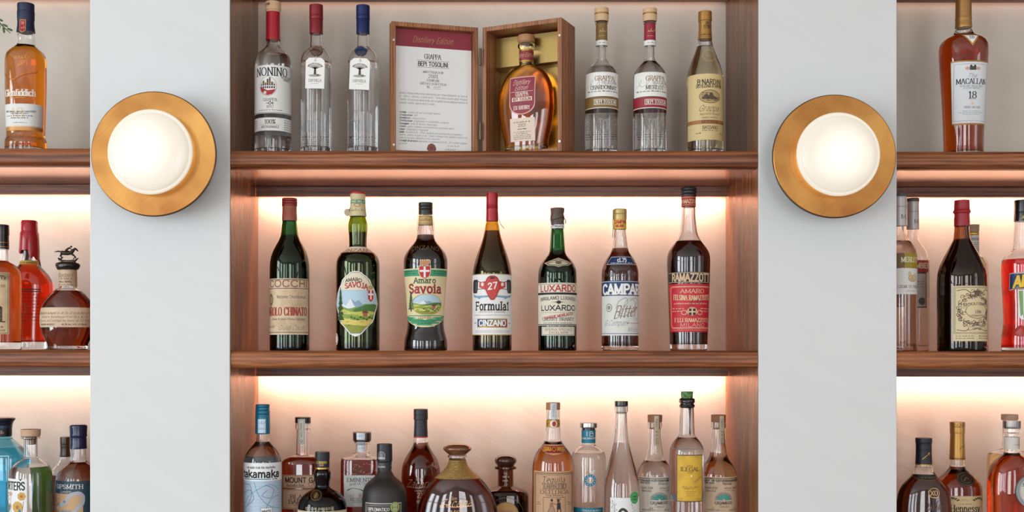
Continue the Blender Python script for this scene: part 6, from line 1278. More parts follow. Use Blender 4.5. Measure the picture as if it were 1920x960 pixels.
def bourbonA():
    b = Bottle('whisky_bottle', 'bourbon bottle with black cap and cream pot-still label, cut by the left edge', 'bottle', 1.5, 0.05, 'left', 1,
        [(426, 11), (467, 13), (488, 13.4), (491, 15.4), (495, 22), (500, 28.6), (506, 33.4), (514, 36.2), (524, 37), (524, 37), (640, 37)], drink=(.5, .055, .004), level=489, base=14, group=GLB)
    b.cap('capsule', [(422, .1), (422, .1), (422, 13.4), (424, 14.8), (440, 15), (443, 14.2), (453, 14.4), (466, 14.8), (467, 13.6)], BLACKG)
    a = A(); a.rect(-40, 40, 455, 456, GOLDF, 0); a.rect(-40, 40, 463, 464, GOLDF, 0); b.apply(a, 'gold_lines', hw=14.7)
    LB = aged('#dcc39a', '#b08f62', .5); DK = P_('#2a1f1a', .6); a = A(); a.rect(-29, 29, 513, 627, LB, 0, dv=20); a.frame(-27, 27, 515, 625, .7, DK, 1)
    a.text('COUNTY', 6, 524, 5.5, DK, w=36, wt=.16, arc=3, layer=1); a.text('DISTILLING CO.', 3, 538, 4.4, DK, w=40, wt=.16, layer=1); a.frame(-20, 2, 543, 568, .9, DK, 1); a.stroke([(2, 558), (8, 560), (11, 570), (12, 580)], 2, DK, 1)
    a.rect(3, 17, 578, 604, P_('#5a4a3a', .6), 1)
    for y in (582, 588, 594, 600): a.rect(3, 17, y, y+1, DK, 2)
    a.ell(10, 578, 7, 3, DK, 2, n=6); a.rect(-26, 22, 603, 605, DK, 1); a.text('DISTILLED BY', 6, 614, 3.4, DK, w=26, wt=.16, layer=1); a.text('45% ALC 90 PROOF', 2, 620, 3, DK, w=40, wt=.16, layer=1); b.apply(a, 'front_label')
bourbonA()

def maker():
    b = Bottle('whisky_bottle', 'round-shouldered whisky bottle sealed with dripping red wax', 'bottle', 55, 0.155, 'left', 1,
        [(418, 13), (455, 14), (478, 15.4), (493, 16.8), (500, 21), (508, 28), (517, 35), (526, 39.6), (536, 42), (548, 42), (565, 40.4), (590, 38), (620, 35.8), (645, 35)], drink=(.62, .02, .004), level=496, base=15, depth=.78, n=2.6, group=GLB)
    b.root['group'] = GLB
    k = b.k; RW = P_('#b3202c', .25, 0, .4); b.X0 = 0
    # wax cap: thick skirt with a ragged lower edge and long drips
    v, f = [], []; seg = 64; rows = 16; rnd = random.Random(6)
    prof = [(413.5, 6), (414, 13.5), (417, 15), (432, 15.2), (435, 15.6), (438, 17), (450, 17.6), (470, 18.6)]
    def low(t): return 476+8*math.sin(t*1.5+.6)+6*math.sin(t*3+1)+(22*math.exp(-((t-5.3)/.28)**2))+(12*math.exp(-((t-.9)/.2)**2))+(16*math.exp(-((t-3.6)/.25)**2))
    for i, (pv, hw) in enumerate(prof):
        for j in range(seg): t = 2*PI*j/seg; v.append(((hw)*math.sin(t+PI)*k, -(hw)*math.cos(t+PI)*k, b.z(pv)))
    for e, (q, dh) in enumerate(((.6, 0), (1.0, 0), (1.0, -2.2))):
        for j in range(seg):
            t = 2*PI*j/seg; pv = 470+(low(t)-470)*q; hw = max(b.R(pv)+2.0+(0 if e == 0 else -.4 if e == 1 else dh), 18.4 if e == 0 else 16 if pv < 480 else 0)
            v.append((hw*math.sin(t+PI)*k, -hw*math.cos(t+PI)*k, b.z(pv)))
    nr = len(prof)+3
    for i in range(nr-1):
        for j in range(seg): f.append((i*seg+j, (i+1)*seg+j, (i+1)*seg+(j+1) % seg, i*seg+(j+1) % seg))
    f.append(tuple(range(seg)))
    mk('red_wax', v, f, RW, b.root, smooth=True, sharp=50)
    a = A(); a.rect(-50, 50, 489.5, 496.5, P_('#c99a3c', .5), 0); a.lines(-14, 16, 494, 3, 1, 2.4, INK, 4, 1); b.apply(a, 'neck_band')
    a = A(); DR = P_('#5a1410', .5); a.lines(-30, 30, 554, 6, 9, 2, DR, 7, 0); a.ring(-6, 580, 11, 13, 2.6, P_('#9a4a2c', .4), 0); a.rect(-32, 32, 543, 545, DR, 0); a.rect(-32, 32, 547, 549, DR, 0); b.apply(a, 'printed_lettering')
maker()

def blanton():
    b = Bottle('whisky_bottle', 'round faceted bourbon decanter with horse-and-jockey stopper', 'bottle', 127, 0.045, 'left', 1,
        [(506, 15), (507, 16.6), (510, 15.4), (538, 16), (540, 17), (543, 21), (548, 27.6), (555, 34.6), (564, 41.6), (575, 47), (588, 50), (602, 50.6), (614, 49.4), (626, 46), (636, 41.6), (645, 36.6)], drink=(.3, .03, .003), level=546, base=8, depth=.8, n=2.0, group=GLB, foot=4)
    MT = P_('#3d302a', .3, .6); b.cap('stopper', [(491, .1), (491, .1), (491, 12), (492.5, 18), (494.5, 21), (497, 22.4), (500, 22), (503, 20.6), (505, 19), (506.5, 16)], P_('#2b2523', .25, .2, .3), wob=.02)
    k = b.k; mb = MB(); 
    def p(x, y, d=0): return (x*k, d*k, b.z(y))
    # coordinates in picture px, centred on the stopper, galloping to the right
    mb.tube([p(-18, 484), p(-10, 489.5), p(2, 490.5), p(14, 489), p(20, 484)], [1.6*k, 2.4*k, 2.8*k, 2.2*k, .8*k], 8)
    mb.tube([p(-12, 472), p(-8, 474), p(0, 475), p(6, 474), p(10, 470), p(13, 466.5)], [2.4*k, 4.2*k, 3.7*k, 4*k, 3*k, 1.9*k], 12)
    mb.tube([p(12, 467), p(15, 466.6), p(19.5, 471)], [2.2*k, 2*k, 1*k], 10); mb.tube([p(13.4, 466), p(13.8, 463.5)], [.8*k, .2*k], 6)
    mb.tube([p(-13, 472), p(-18, 471), p(-25, 472.5)], [1*k, 1.4*k, .5*k], 8)
    for d in (-1.6, 1.6):
        mb.tube([p(-11, 475, d), p(-14, 480, d), p(-10-d, 483, d), p(-16-d, 488, d)], [2.4*k, 1.5*k, 1*k, .9*k], 8)
        mb.tube([p(6, 476, d), p(12, 479+d*.5, d), p(15, 482+d, d), p(12+d, 487, d)], [2*k, 1.3*k, 1*k, .9*k], 8)
    mb.tube([p(-4, 470), p(0, 466.5), p(4.5, 464.5)], [2*k, 1.9*k, 1.5*k], 10); mb.ball(p(6.4, 462.6), 2*k); mb.tube([p(4, 465.5, -1), p(8, 468, -1.4), p(11, 467.5, -1.6)], [.9*k, .8*k, .6*k], 8)
    for d in (-3, 3): mb.tube([p(-3, 470, d*.6), p(3, 471.5, d), p(1, 476, d)], [1.5*k, 1.1*k, .8*k], 8)
    mb.out('horse_and_jockey', MT, b.lastcap, smooth=True)
    LB = aged('#d9bb9c', '#b28f70', .4); DK = P_('#3a2a26', .6)
    a = A(); a.rect(-48, 48, 506, 537, LB, 0); a.text("Blanton's", 0, 517, 8, DK, w=30, style='script', wt=.1, slant=.3, layer=1); a.lines(-14, 14, 524, 3.4, 1, 2, DK, 4, 1); a.text('SINGLE BARREL', 0, 529, 3, DK, w=26, wt=.15, layer=1); a.lines(-14, 14, 534.5, 3, 1, 1.6, DK, 5, 1); b.apply(a, 'neck_label', hwf=lambda v: 15.6+(v-506)*.02, off=.6)
    a = A(); W = 110; top = [(578, )]
    a.rows([(v, -W, W) for v in (578.5, 584, 590, 596, 602, 608, 613)], LB, 0)
    for i in range(44): u = -W+2.5+i*5; a.ell(u, 578.6, 2.5, 1.4, LB, 0, n=4); a.ell(u, 613, 2.5, 1.4, LB, 0, n=4)
    a.text('This bourbon dumped on 10-26-20 from Barrel No 79', 4, 588, 4.6, DK, w=124, style='script', wt=.12, slant=.3, layer=1); a.text('Stored in Warehouse H on Rick No 16', 4, 595, 4.6, DK, w=92, style='script', wt=.12, slant=.3, layer=1); a.text('Filtered and bottled by hand at 93 Proof', 4, 602, 4.6, DK, w=108, style='script', wt=.12, slant=.3, layer=1)
    a.text('BOURBON WHISKEY', -28, 609, 3, DK, w=36, wt=.16, layer=1); a.text('46.5% ALC.VOL 93 PROOF', 26, 609, 3, DK, w=46, wt=.16, layer=1); b.apply(a, 'band_label')
blanton()

def bluegin():
    b = Bottle('gin_bottle', 'pale blue gin bottle with dark wide stopper, cut by the left edge', 'bottle', 4, 0.14, 'left', 2,
        [(800, 15), (820, 18), (824, 21), (830, 26), (838, 33), (846, 40), (852, 44), (860, 46), (872, 46.4), (872, 46.4), (1010, 46)], g=glass('#a8dcea'), drink=(.35, .8, .92), level=838, n=3.5, depth=.8, group=GLB)
    b.cap('stopper', [(783, .1), (783, .1), (783, 20), (785, 23.4), (787, 23), (791, 20), (795, 18.6), (797, 18)], P_('#1d2030', .3)); b.cap('neck_collar', [(797, 17.4), (797, 17.4), (798, 18), (802, 18), (803, 17), (803, 17), (818, 17), (818, 16)], P_('#1a3a52', .35)); a = A(); a.rect(-52, 52, 803.5, 816, P_('#16161c', .4), 0); a.scribble(-14, 15, 810, 8, P_('#caa07a', .4, .3), 5, 1, 1); b.apply(a, 'neck_band', hw=17.2)
    a = A(); a.ell(-10, 885, 15, 13, P_('#d9b48a', .5), 0); a.ell(-10, 885, 12, 10, P_('#2f9ab8', .5), 1); a.scribble(-16, 12, 905, 9, P_('#e3bfa0', .5), 6, 1.8); a.frame(-40, 26, 852, 1000, 1.4, P_('#bfe6ee', .4), 0); b.apply(a, 'front_print')
bluegin()

def porters():
    b = Bottle('gin_bottle', 'clear gin bottle with blond wooden cork, flower label and green back label', 'bottle', 57.5, 0.045, 'left', 2,
        [(818, 15), (819, 17.4), (821.5, 17.4), (823, 13), (826, 12.4), (852, 12.6), (857, 14), (861, 18.6), (865, 24), (870, 30), (877, 35), (885, 37.8), (895, 38.8), (905, 39), (905, 39), (1020, 39)], drink=WATER, level=874, group=GLB)
    b.cap('cork', [(805, .1), (805, .1), (805, 16.6), (806, 17.8), (816, 17.6), (817.5, 16.4)], P_('#caa585', .7)); b.cap('cork_shank', [(817.5, 10.4), (817.5, 10.4), (832, 9.8), (833, .1)], P_('#8f6a48', .7))
    a = A(); a.rect(-70, 8, 894, 1010, P_('#eeeeec', .55), 0, dv=20); a.text('PORTERS', -24, 907, 14, INK, w=56, wt=.17, layer=1)
    a.poly([(-7, 894), (-1, 894), (-4, 898)], INK, 1); a.text('TROPICAL', -44, 921, 3, INK, w=22, wt=.15, layer=1); a.text('DRY GIN', -44, 927, 3, INK, w=18, wt=.15, layer=1)
    PK = P_('#d9a890', .5); YL = P_('#d0a24c', .5); TL = P_('#1f7f8c', .5)
    def flower(x, y, r, m, n=7):
        for i in range(n): t = 2*PI*i/n; a.ell(x+r*.6*math.cos(t), y+r*.6*math.sin(t), r*.42, r*.42, m, 1, n=5)
        a.ell(x, y, r*.34, r*.34, P_('#a8742c', .5), 2, n=5)
    flower(-2, 926, 8, YL); flower(-10, 946, 11, YL, 9); flower(-30, 945, 6, PK); a.ell(-28, 922, 6, 4, PK, 1); a.ell(-34, 932, 3, 2.6, PK, 1)
    for x, y, d in ((-42, 942, 1), (-34, 950, -1), (-38, 955, 1), (-6, 958, 1)): a.poly([(x, y-10), (x+5*d, y-2), (x+2*d, y+8), (x-4*d, y+2)], TL, 2)
    a.stroke([(-26, 925), (-28, 945), (-24, 965)], .8, GREY, 1); a.stroke([(2, 935), (-1, 960)], .8, P_('#5a3a4a', .5), 1); b.apply(a, 'front_label')
    a = A(); q = PI*b.R(950); a.rect(q-24, q+13, 889, 1010, P_('#86c240', .5), 0, dv=20); b.apply(a, 'back_label', off=.2)
porters()

def sloe():
    b = Bottle('gin_bottle', 'slim gin bottle with brown wax cap behind the navy-capped one', 'bottle', 122, 0.20, 'left', 2,
        [(823, 7), (856, 8.4), (862, 9.6), (868, 14), (873, 19), (879, 23.6), (886, 26.6), (895, 28), (905, 28.2), (905, 28.2), (990, 28)], drink=(.25, .03, .01), level=889, group=GLB)
    b.cap('wax_cap', [(819, .1), (819, .1), (819, 8), (820.5, 9.2), (832, 9.2), (833.5, 8.4), (835, 9.2), (842, 8.6), (855, 9.6), (856, 8.6)], P_('#54382c', .3, 0, .3))
    a = A(); a.text('SLOE', -10, 915, 6, P_('#8f8f96', .5), w=26, wt=.14); a.scribble(-26, 0, 945, 18, P_('#8f8f96', .5), 7, 1); b.apply(a, 'printed_lettering')
sloe()

def sip():
    b = Bottle('gin_bottle', 'clear gin bottle with navy wax cap and teal label with a swan-necked figure', 'bottle', 147, 0.09, 'left', 2,
        [(800, 12), (841, 13.6), (855, 14), (863, 14.8), (867, 18.4), (872, 25), (878, 31.6), (885, 36.6), (894, 40), (905, 41.2), (918, 41.4), (918, 41.4), (1020, 41)], drink=WATER, level=866, group=GLB)
    b.cap('wax_cap', [(795.5, .1), (796, 12), (797.5, 15.4), (800, 16), (814, 15.6), (817, 16.2), (819, 15), (821, 14.8), (828, 15), (840, 15.6), (841, 14.4)], P_('#20294f', .25, 0, .3), wob=.01)
    TN = P_('#27485a', .5); a = A(); a.rect(-64, 80, 898, 1010, TN, 0, dv=20); a.text('SIPSMITH', -6, 908, 7.5, PW, w=56, style='serif', wt=.17, layer=1); a.text('London', -10, 917, 5, PW, w=22, style='script', wt=.12, slant=.3, layer=1)
    a.rect(-50, 22, 921, 1005, P_('#d3ab80', .5), 1, dv=20); rnd = random.Random(4)
    for i in range(80): a.ell(rnd.uniform(-48, -26), rnd.uniform(923, 962), .9, .9, INK if i % 2 else PW, 2, n=4)
    SW_ = P_('#b7bac0', .5); a.stroke(spline([(-22, 945), (-8, 932), (2, 922), (14, 920), (22, 928), (20, 940), (10, 950), (4, 962)], 6), 7, SW_, 2); a.poly([(-30, 950), (-22, 938), (-10, 930), (-4, 936), (-14, 944), (-24, 946)], SW_, 3); a.ring(-12, 935.5, 2, 1.6, .9, INK, 4, n=10)
    for p in range(6): a.ell(-16+p*3.5, 955+(p % 2)*3, 4, 4, P_('#8d93a5', .5), 3, n=6)
    b.apply(a, 'front_label')
    a = A(); a.rect(-10, 2, 887, 890, REDI, 0)
sip()

# ---- right bay
GRB = 'bottles of the right bay'
def macallan():
    b = Bottle('whisky_bottle', 'broad-shouldered whisky bottle with gold capsule, alone on the top right shelf', 'bottle', 1806.5, 0.07, 'right', 0,
        [(-5, 13), (52, 14.2), (58, 15.6), (63, 17.6), (67, 21), (71, 28), (75, 34.6), (80, 39), (86, 41.6), (94, 42.6), (104, 42.4), (130, 41), (160, 39.2), (200, 37), (240, 35.2), (272, 34.4)], drink=(.5, .055, .003), level=69, base=8, depth=.9, n=2.4, group=GRB)
    GC = P_('#b8894f', .35, .6); b.cap('capsule', [(-16, .1), (-16, .1), (-16, 12.6), (-14, 13.6), (34, 14.2), (34, 14.2), (35, 14.7), (38, 14.7), (39, 14.3), (52, 15), (52.5, 14)], GC)
    a = A()
    for i in range(13): a.stroke([(-44+j*8+(4 if (j) % 2 else 4), -10+i*3.4+(2.4 if j % 2 else 0)) for j in range(12)], .5, P_('#8a6232', .4, .4), 0)
    a.rect(-46, 46, 35.4, 37.4, P_('#6a4a2a', .4, .3), 1); b.apply(a, 'capsule_pattern', hwf=lambda v: 13.6+(v+14)*.012)
    a = A(); a.poly([(-18, 71), (17, 73), (0, 96)], P_('#c9954a', .4, .4), 0); a.poly([(-13, 73.5), (12.5, 75), (0, 91)], PW, 1); a.text('18', 0, 79, 6, INK, w=9, style='serif', wt=.15, layer=2); b.apply(a, 'neck_label', off=.8)
    G1 = P_('#a8793f', .4, .4); a = A(); W = lambda v: 37+(125-v)*.035
    a.rows([(v, -W(v)-1, W(v)+3) for v in (122.5, 140, 160, 180, 200, 220, 240)], G1, 0); a.rows([(v, -W(v), W(v)+2) for v in (125, 140, 160, 180, 200, 220, 237)], P_('#e2e4e4', .55), 1)
    a.frame(-31, 34, 129, 233, .5, GREY, 2); a.rect(-4, 8, 133, 140, P_('#4a4a4a', .5), 2); a.ell(-8, 137, 4, 3, P_('#d9a88a', .5), 2, n=6); a.ell(12, 137, 4, 3, P_('#d9a88a', .5), 2, n=6); a.rect(-3, 0, 130.5, 134, INK, 3); a.rect(4, 7, 130.5, 134, INK, 3)
    a.text('The', 2, 150, 7.5, INK, w=16, style='script', wt=.09, slant=.3, layer=2); a.text('MACALLAN', 1, 160.5, 9.5, INK, w=56, style='serif', wt=.15, layer=2); a.text('HIGHLAND SINGLE MALT', 1, 169, 3, GREY, w=44, style='serif', wt=.13, layer=2); a.text('SCOTCH WHISKY', 1, 173, 3, GREY, w=32, style='serif', wt=.13, layer=2)
    a.text('18', 2, 185.5, 12.5, INK, w=15, style='serif', wt=.16, layer=2); a.lines(-4, 8, 193.5, 3, 1, 1.2, GREY, 3, 2); a.ell(2, 201, 3, 2.4, P_('#e8c9b0', .5), 2, n=6); a.text('SHERRY OAK CASK', 2, 208, 3.4, GREY, w=30, style='serif', wt=.13, layer=2); a.lines(-22, 24, 215, 3, 3, 1.2, GREY, 5, 2, True); a.lines(-10, 14, 226, 3.6, 2, .9, P_('#d9b8a0', .5), 5, 2, True); b.apply(a, 'front_label')
macallan()

def merlet(x, yd, n, label):
    if n == 0: pr = [(370, 10), (424, 10.6), (438, 11.6), (444, 13.6), (450, 17.4), (456, 22), (463, 26.6), (471, 29.8), (480, 31.2), (490, 31.4), (490, 31.4), (645, 31)]
    else: pr = [(376, 9), (431, 9.6), (448, 10.6), (454, 13), (460, 17.6), (467, 22.6), (475, 26.6), (484, 28.8), (494, 29.2), (494, 29.2), (640, 29)]
    b = Bottle('liqueur_bottle', label, 'bottle', x, yd, 'right', 1, pr, drink=((.9, .72, .6), WATER)[n], level=(453, 487)[n], group=GRB, base=10)
    t = (363, 372)[n]; w = (14, 11.4)[n]
    b.cap('capsule', [(t+5, w*.8), (t+5, w*.8), (t+6, w*.96), (t+20, w*.97), (t+21, w*.93), (t+22, w*.98), ((424, 430)[n], w), ((424, 430)[n], w*.9)], P_('#c9c5c2', .35, .2)); b.cap('stopper', [(t, .1), (t, .1), (t, w*.9), (t+1, w), (t+6, w), (t+6.5, w*.9)], P_('#5a5654', .6), ribs=24, rib=.015)
    a = A(); a.text('M', 3, (407, 416)[n], 8, GREY, w=10, style='serif', wt=.12); a.lines(-10, 12, t+26, 4, 1, 1.2, GREY, 3); b.apply(a, 'capsule_mark', hw=w*.99, off=.4)
    if n == 0:
        a = A(); a.rect(-2, 34, 477, 504, P_('#a89224', .5), 0); a.rect(-44, -2, 477, 504, P_('#7a5a2c', .5), 0); a.text('MERLET', 10, 489, 9, P_('#f0e8c8', .5), w=36, style='serif', wt=.17, layer=1); b.apply(a, 'upper_label')
        a = A(); a.rect(-42, 42, 505, 553, PW, 0); a.ell(14, 524, 9, 6, P_('#d9b98a', .5), 1); a.ell(8, 517, 3.6, 7, P_('#e0c69a', .5), 2); a.ring(14, 524, 9, 6, .6, P_('#a8804a', .5), 2); a.ell(20, 520, 5, 6, P_('#e8d0a8', .5), 2); a.text('CREME DE POIRE', 8, 539, 5, P_('#6a6258', .5), w=44, style='serif', wt=.13, layer=1); a.text('Williams', 12, 546.5, 5, P_('#b89a7a', .5), w=20, style='script', wt=.1, slant=.3, layer=1); b.apply(a, 'front_label')
    else:
        a = A(); a.rect(-40, 24, 490, 512, P_('#b3282c', .5), 0); a.text('COMBIER', 2, 500, 9, P_('#e8c8a8', .5), w=42, wt=.18, layer=1); b.apply(a, 'upper_label')
        a = A(); a.rect(-40, 17, 512, 578, P_('#5a4a44', .5), 0); a.rect(-38, 15, 515, 576, P_('#c9bbae', .55), 1); a.ell(6, 566, 7, 7, P_('#6a605a', .5), 2); a.lines(-4, 13, 530, 5, 3, 1.8, P_('#a3443a', .5), 5, 2); b.apply(a, 'front_label')
        a = A(); a.lines(16, 36, 500, 3.4, 18, 1.2, P_('#8a7a6c', .5), 8, 0); b.apply(a, 'back_print')
merlet(1686.5, .09, 0, 'pinkish pear liqueur bottle with grey capsule half hidden by the right pier')
merlet(1711.5, .17, 1, 'clear liqueur bottle with grey capsule and red-topped label behind the pear liqueur')

def antica():
    b = Bottle('vermouth_bottle', 'broad dark bottle with red wax neck and ornate cream scrollwork label', 'bottle', 1803.5, 0.05, 'right', 1,
        [(380, 11), (424, 13), (436, 13.8), (448, 15), (456, 18.4), (465, 23), (475, 28.4), (486, 33.8), (497, 38.4), (508, 41.6), (520, 43.4), (535, 43.8), (535, 43.8), (642, 43.4)], g=VG('#b98d62'), drink=BLACKISH, level=449, group=GRB)
    b.cap('red_capsule', [(376, .1), (376, .1), (376, 12.6), (377.5, 13.6), (392, 13.8), (395, 15), (397.5, 15.8), (399.5, 15), (401, 13.6), (402, 13.4), (412, 13.8), (423, 14), (424, 13)], P_('#a5202a', .4), wob=.008)
    LB = P_('#dfcb9f', .6); DK = P_('#57443a', .6); a = A(); a.rect(-33, 54, 538, 640, LB, 0, dv=20); a.frame(-31, 52, 540, 626, .6, DK, 1); a.frame(-29, 50, 542, 624, .6, DK, 1)
    cx, cy = 10, 583; rnd = random.Random(12)
    # scrollwork: leaves and spirals wound round an oval
    for i in range(84):
        t = 2*PI*i/42; rx, ry = 32+rnd.uniform(-8, 5), 31+rnd.uniform(-10, 6); x, y = cx+rx*math.cos(t), cy+ry*math.sin(t); s_ = rnd.choice((-1, 1)); q = rnd.uniform(0, 6.28)
        a.stroke([(x+(4.2-j*.42)*math.cos(q+s_*j*.7), y+(4.2-j*.42)*math.sin(q+s_*j*.7)) for j in range(9)], 1.0, DK, 2)
        if i % 2: a.ell(x+rnd.uniform(-3, 3), y+rnd.uniform(-3, 3), 1.6, 1.2, P_('#7a6450', .6), 3, n=4)
    for sx in (-1, 1):
        for sy in (-1, 1): a.stroke(spline([(cx+sx*36, cy+sy*36), (cx+sx*22, cy+sy*38), (cx+sx*12, cy+sy*32), (cx+sx*4, cy+sy*36)], 5), 1.2, DK, 2)
    a.poly([(cx-6, 549), (cx, 545), (cx+6, 549), (cx+5, 557), (cx-5, 557)], P_('#6a5444', .6), 3)
    a.ell(cx+1, 584, 22, 14, LB, 4); a.ring(cx+1, 584, 22, 14, .8, DK, 5); a.poly([(cx-28, 574), (cx, 567), (cx+28, 574), (cx+28, 580), (cx, 573), (cx-28, 580)], LB, 6); a.text('ANTICA FORMULA', cx, 575, 4.6, DK, w=50, style='serif', wt=.16, arc=4, layer=7); a.text('1786', cx+2, 586, 5.5, DK, w=13, style='serif', wt=.13, layer=7); a.text('VERMOUTH', cx+1, 593, 3.2, DK, w=28, style='serif', wt=.13, layer=7)
    a.poly([(cx-16, 614), (cx, 611), (cx+18, 614), (cx+18, 620), (cx, 617), (cx-16, 620)], LB, 6); a.stroke([(cx-16, 614), (cx, 611), (cx+18, 614), (cx+18, 620), (cx, 617), (cx-16, 620), (cx-16, 614)], .6, DK, 7); a.text('CARPANO', cx, 616, 2.8, DK, w=20, wt=.14, layer=8)
    a.lines(-28, 4, 631, 4, 2, 1.8, DK, 4, 1); a.lines(14, 48, 631, 4, 2, 1.8, DK, 5, 1); b.apply(a, 'front_label')
antica()

def corkback():
    b = Bottle('liqueur_bottle', 'yellow liqueur bottle with cork stopper half hidden by the broad dark bottle', 'bottle', 1824, 0.15, 'right', 1,
        [(438, 9.4), (439, 10.4), (470, 10.6), (476, 12), (481, 16), (487, 21), (494, 25), (503, 27), (515, 27.4), (515, 27.4), (640, 27)], drink=(.94, .66, .18), level=484, group=GRB)
    b.cap('cork_stopper', [(421.5, .1), (421.5, .1), (421.5, 10), (422.5, 11.4), (427, 11.4), (428, 10.8), (429, 11.4), (433, 11.2), (436, 10.4)], P_('#a8896c', .7)); b.cap('gold_ring', [(436, 9.6), (436, 9.6), (437, 11.2), (440, 11.2), (441, 10)], GOLDF)
    a = A(); a.rect(-33, 33, 442, 474, P_('#cdc7bb', .55), 0); a.text('GINGER', 0, 449, 4, INK, w=20, wt=.16, layer=1); a.lines(-10, 14, 456, 3.6, 5, 1.8, INK, 5, 1); b.apply(a, 'neck_label', hwf=lambda v: 10.8)
corkback()

def aperol():
    b = Bottle('aperitif_bottle', 'bright red aperitif bottle with tilted blue label, cut by the right edge', 'bottle', 1918, 0.06, 'right', 1,
        [(382, 12), (416, 14.4), (440, 15.6), (464, 17), (470, 19.6), (475, 25), (480, 31), (486, 35), (494, 37), (504, 37.4), (530, 36.6), (560, 35.2), (585, 34.2), (605, 34), (618, 35), (632, 37), (646, 37.6)], drink=RED, level=487, group=GRB)
    b.cap('screw_cap', [(376, .1), (376, .1), (376, 14), (378, 15.4), (396, 15.6), (397, 14.8), (398, 15.6), (414, 15.8), (415.5, 14.6)], BLACKG); a = A(); a.text('APEROL', 6, 409, 5, P_('#d9b83a', .5), w=30, wt=.18, slant=.2); b.apply(a, 'cap_print', hw=15.7)
    OR = P_('#e3952e', .5); a = A(); a.poly([(-40, 514), (40, 504), (40, 537), (-40, 546)], P_('#c9b8a8', .5), 0); a.poly([(-39, 515.5), (40, 505.5), (40, 535.5), (-39, 544.5)], P_('#15306a', .5), 1); a.text('APEROL', 6, 526, 19, P_('#f0c42a', .5), w=74, wt=.24, slant=.2, tilt=-.12, layer=3, outline=(P_('#1a1a2a', .5), 2)); b.apply(a, 'blue_label', off=.9)
    a = A(); GR = P_('#7fa668', .5); a.poly([(-25, 545), (30, 540), (32, 590), (24, 598), (-18, 600), (-23, 592)], PW, 0); a.poly([(-23, 547), (-16, 546), (-14, 590), (-19, 594)], GR, 1)
    a.text('APERITIVO', 4, 555, 5, INK, w=30, wt=.14, layer=1, slant=.3); a.lines(-8, 24, 568, 5, 3, 1.8, GREY, 5, 1); a.rect(-14, 20, 590, 597, P_('#1a2a5a', .5), 1); b.apply(a, 'front_label')
aperol()

def henxo():
    b = Bottle('cognac_bottle', 'low dark cognac decanter with black capsule and round gold seal beside the right pier', 'bottle', 1732, 0.05, 'right', 2,
        [(826, 12), (870, 14.4), (876, 16), (884, 18.4), (890, 21.8), (896, 27), (902, 33), (909, 39), (917, 44), (928, 47.6), (942, 50), (960, 51.4), (990, 52), (1015, 51)], drink=(.1, .01, .001), level=889, depth=.62, group=GRB)
    b.cap('capsule', [(820.5, .1), (821, 13), (822, 14.8), (830, 14.8), (831, 14), (841, 14), (842, 14.6), (844, 14), (870, 14.9), (870, 14)], P_('#191a22', .45)); b.cap('gold_edge', [(869.5, 14.2), (869.5, 15), (871.5, 15), (871.5, 14.2)], GOLDF, smooth=False)
    a = A(); a.stroke([(-8, 860), (0, 853), (5, 848)], 1, GOLDF, 0); a.stroke([(2, 849), (6, 847), (5, 853)], 1, GOLDF, 0); b.apply(a, 'capsule_mark', hw=15)
    a = A(); a.rows([(888, -24, 24), (893, -28, 28), (897, -22, 22)], P_('#1f1612', .4), 0); a.stroke([(-27, 893), (-14, 897), (0, 898.5), (14, 897), (27, 893)], .8, P_('#8a6a3c', .4, .4), 1); a.lines(-12, 14, 893.5, 3, 1, 2, P_('#8a6a3c', .4, .4), 4, 1); b.apply(a, 'collar_label')
    a = A(); a.ell(8, 921, 11, 9.4, P_('#1f120c', .3), 0); a.ring(8, 921, 10.4, 8.8, 1, P_('#d9a868', .3, .5), 1); a.text('XO', 8, 921, 8, P_('#e3b070', .3, .5), w=14, style='serif', wt=.16, layer=1); a.lines(2, 14, 929, 3, 1, 1.4, P_('#e3b070', .3, .5), 3, 1)
    for i in range(9): a.stroke([(8-14+i*3.5, 935+(i % 3)*8), (8-10+i*2.5, 942+(i % 2)*6), (8-14+i*3, 952)], 1.1, P_('#6a5a50', .25, .3), 0)
    b.apply(a, 'gold_seal')
henxo()

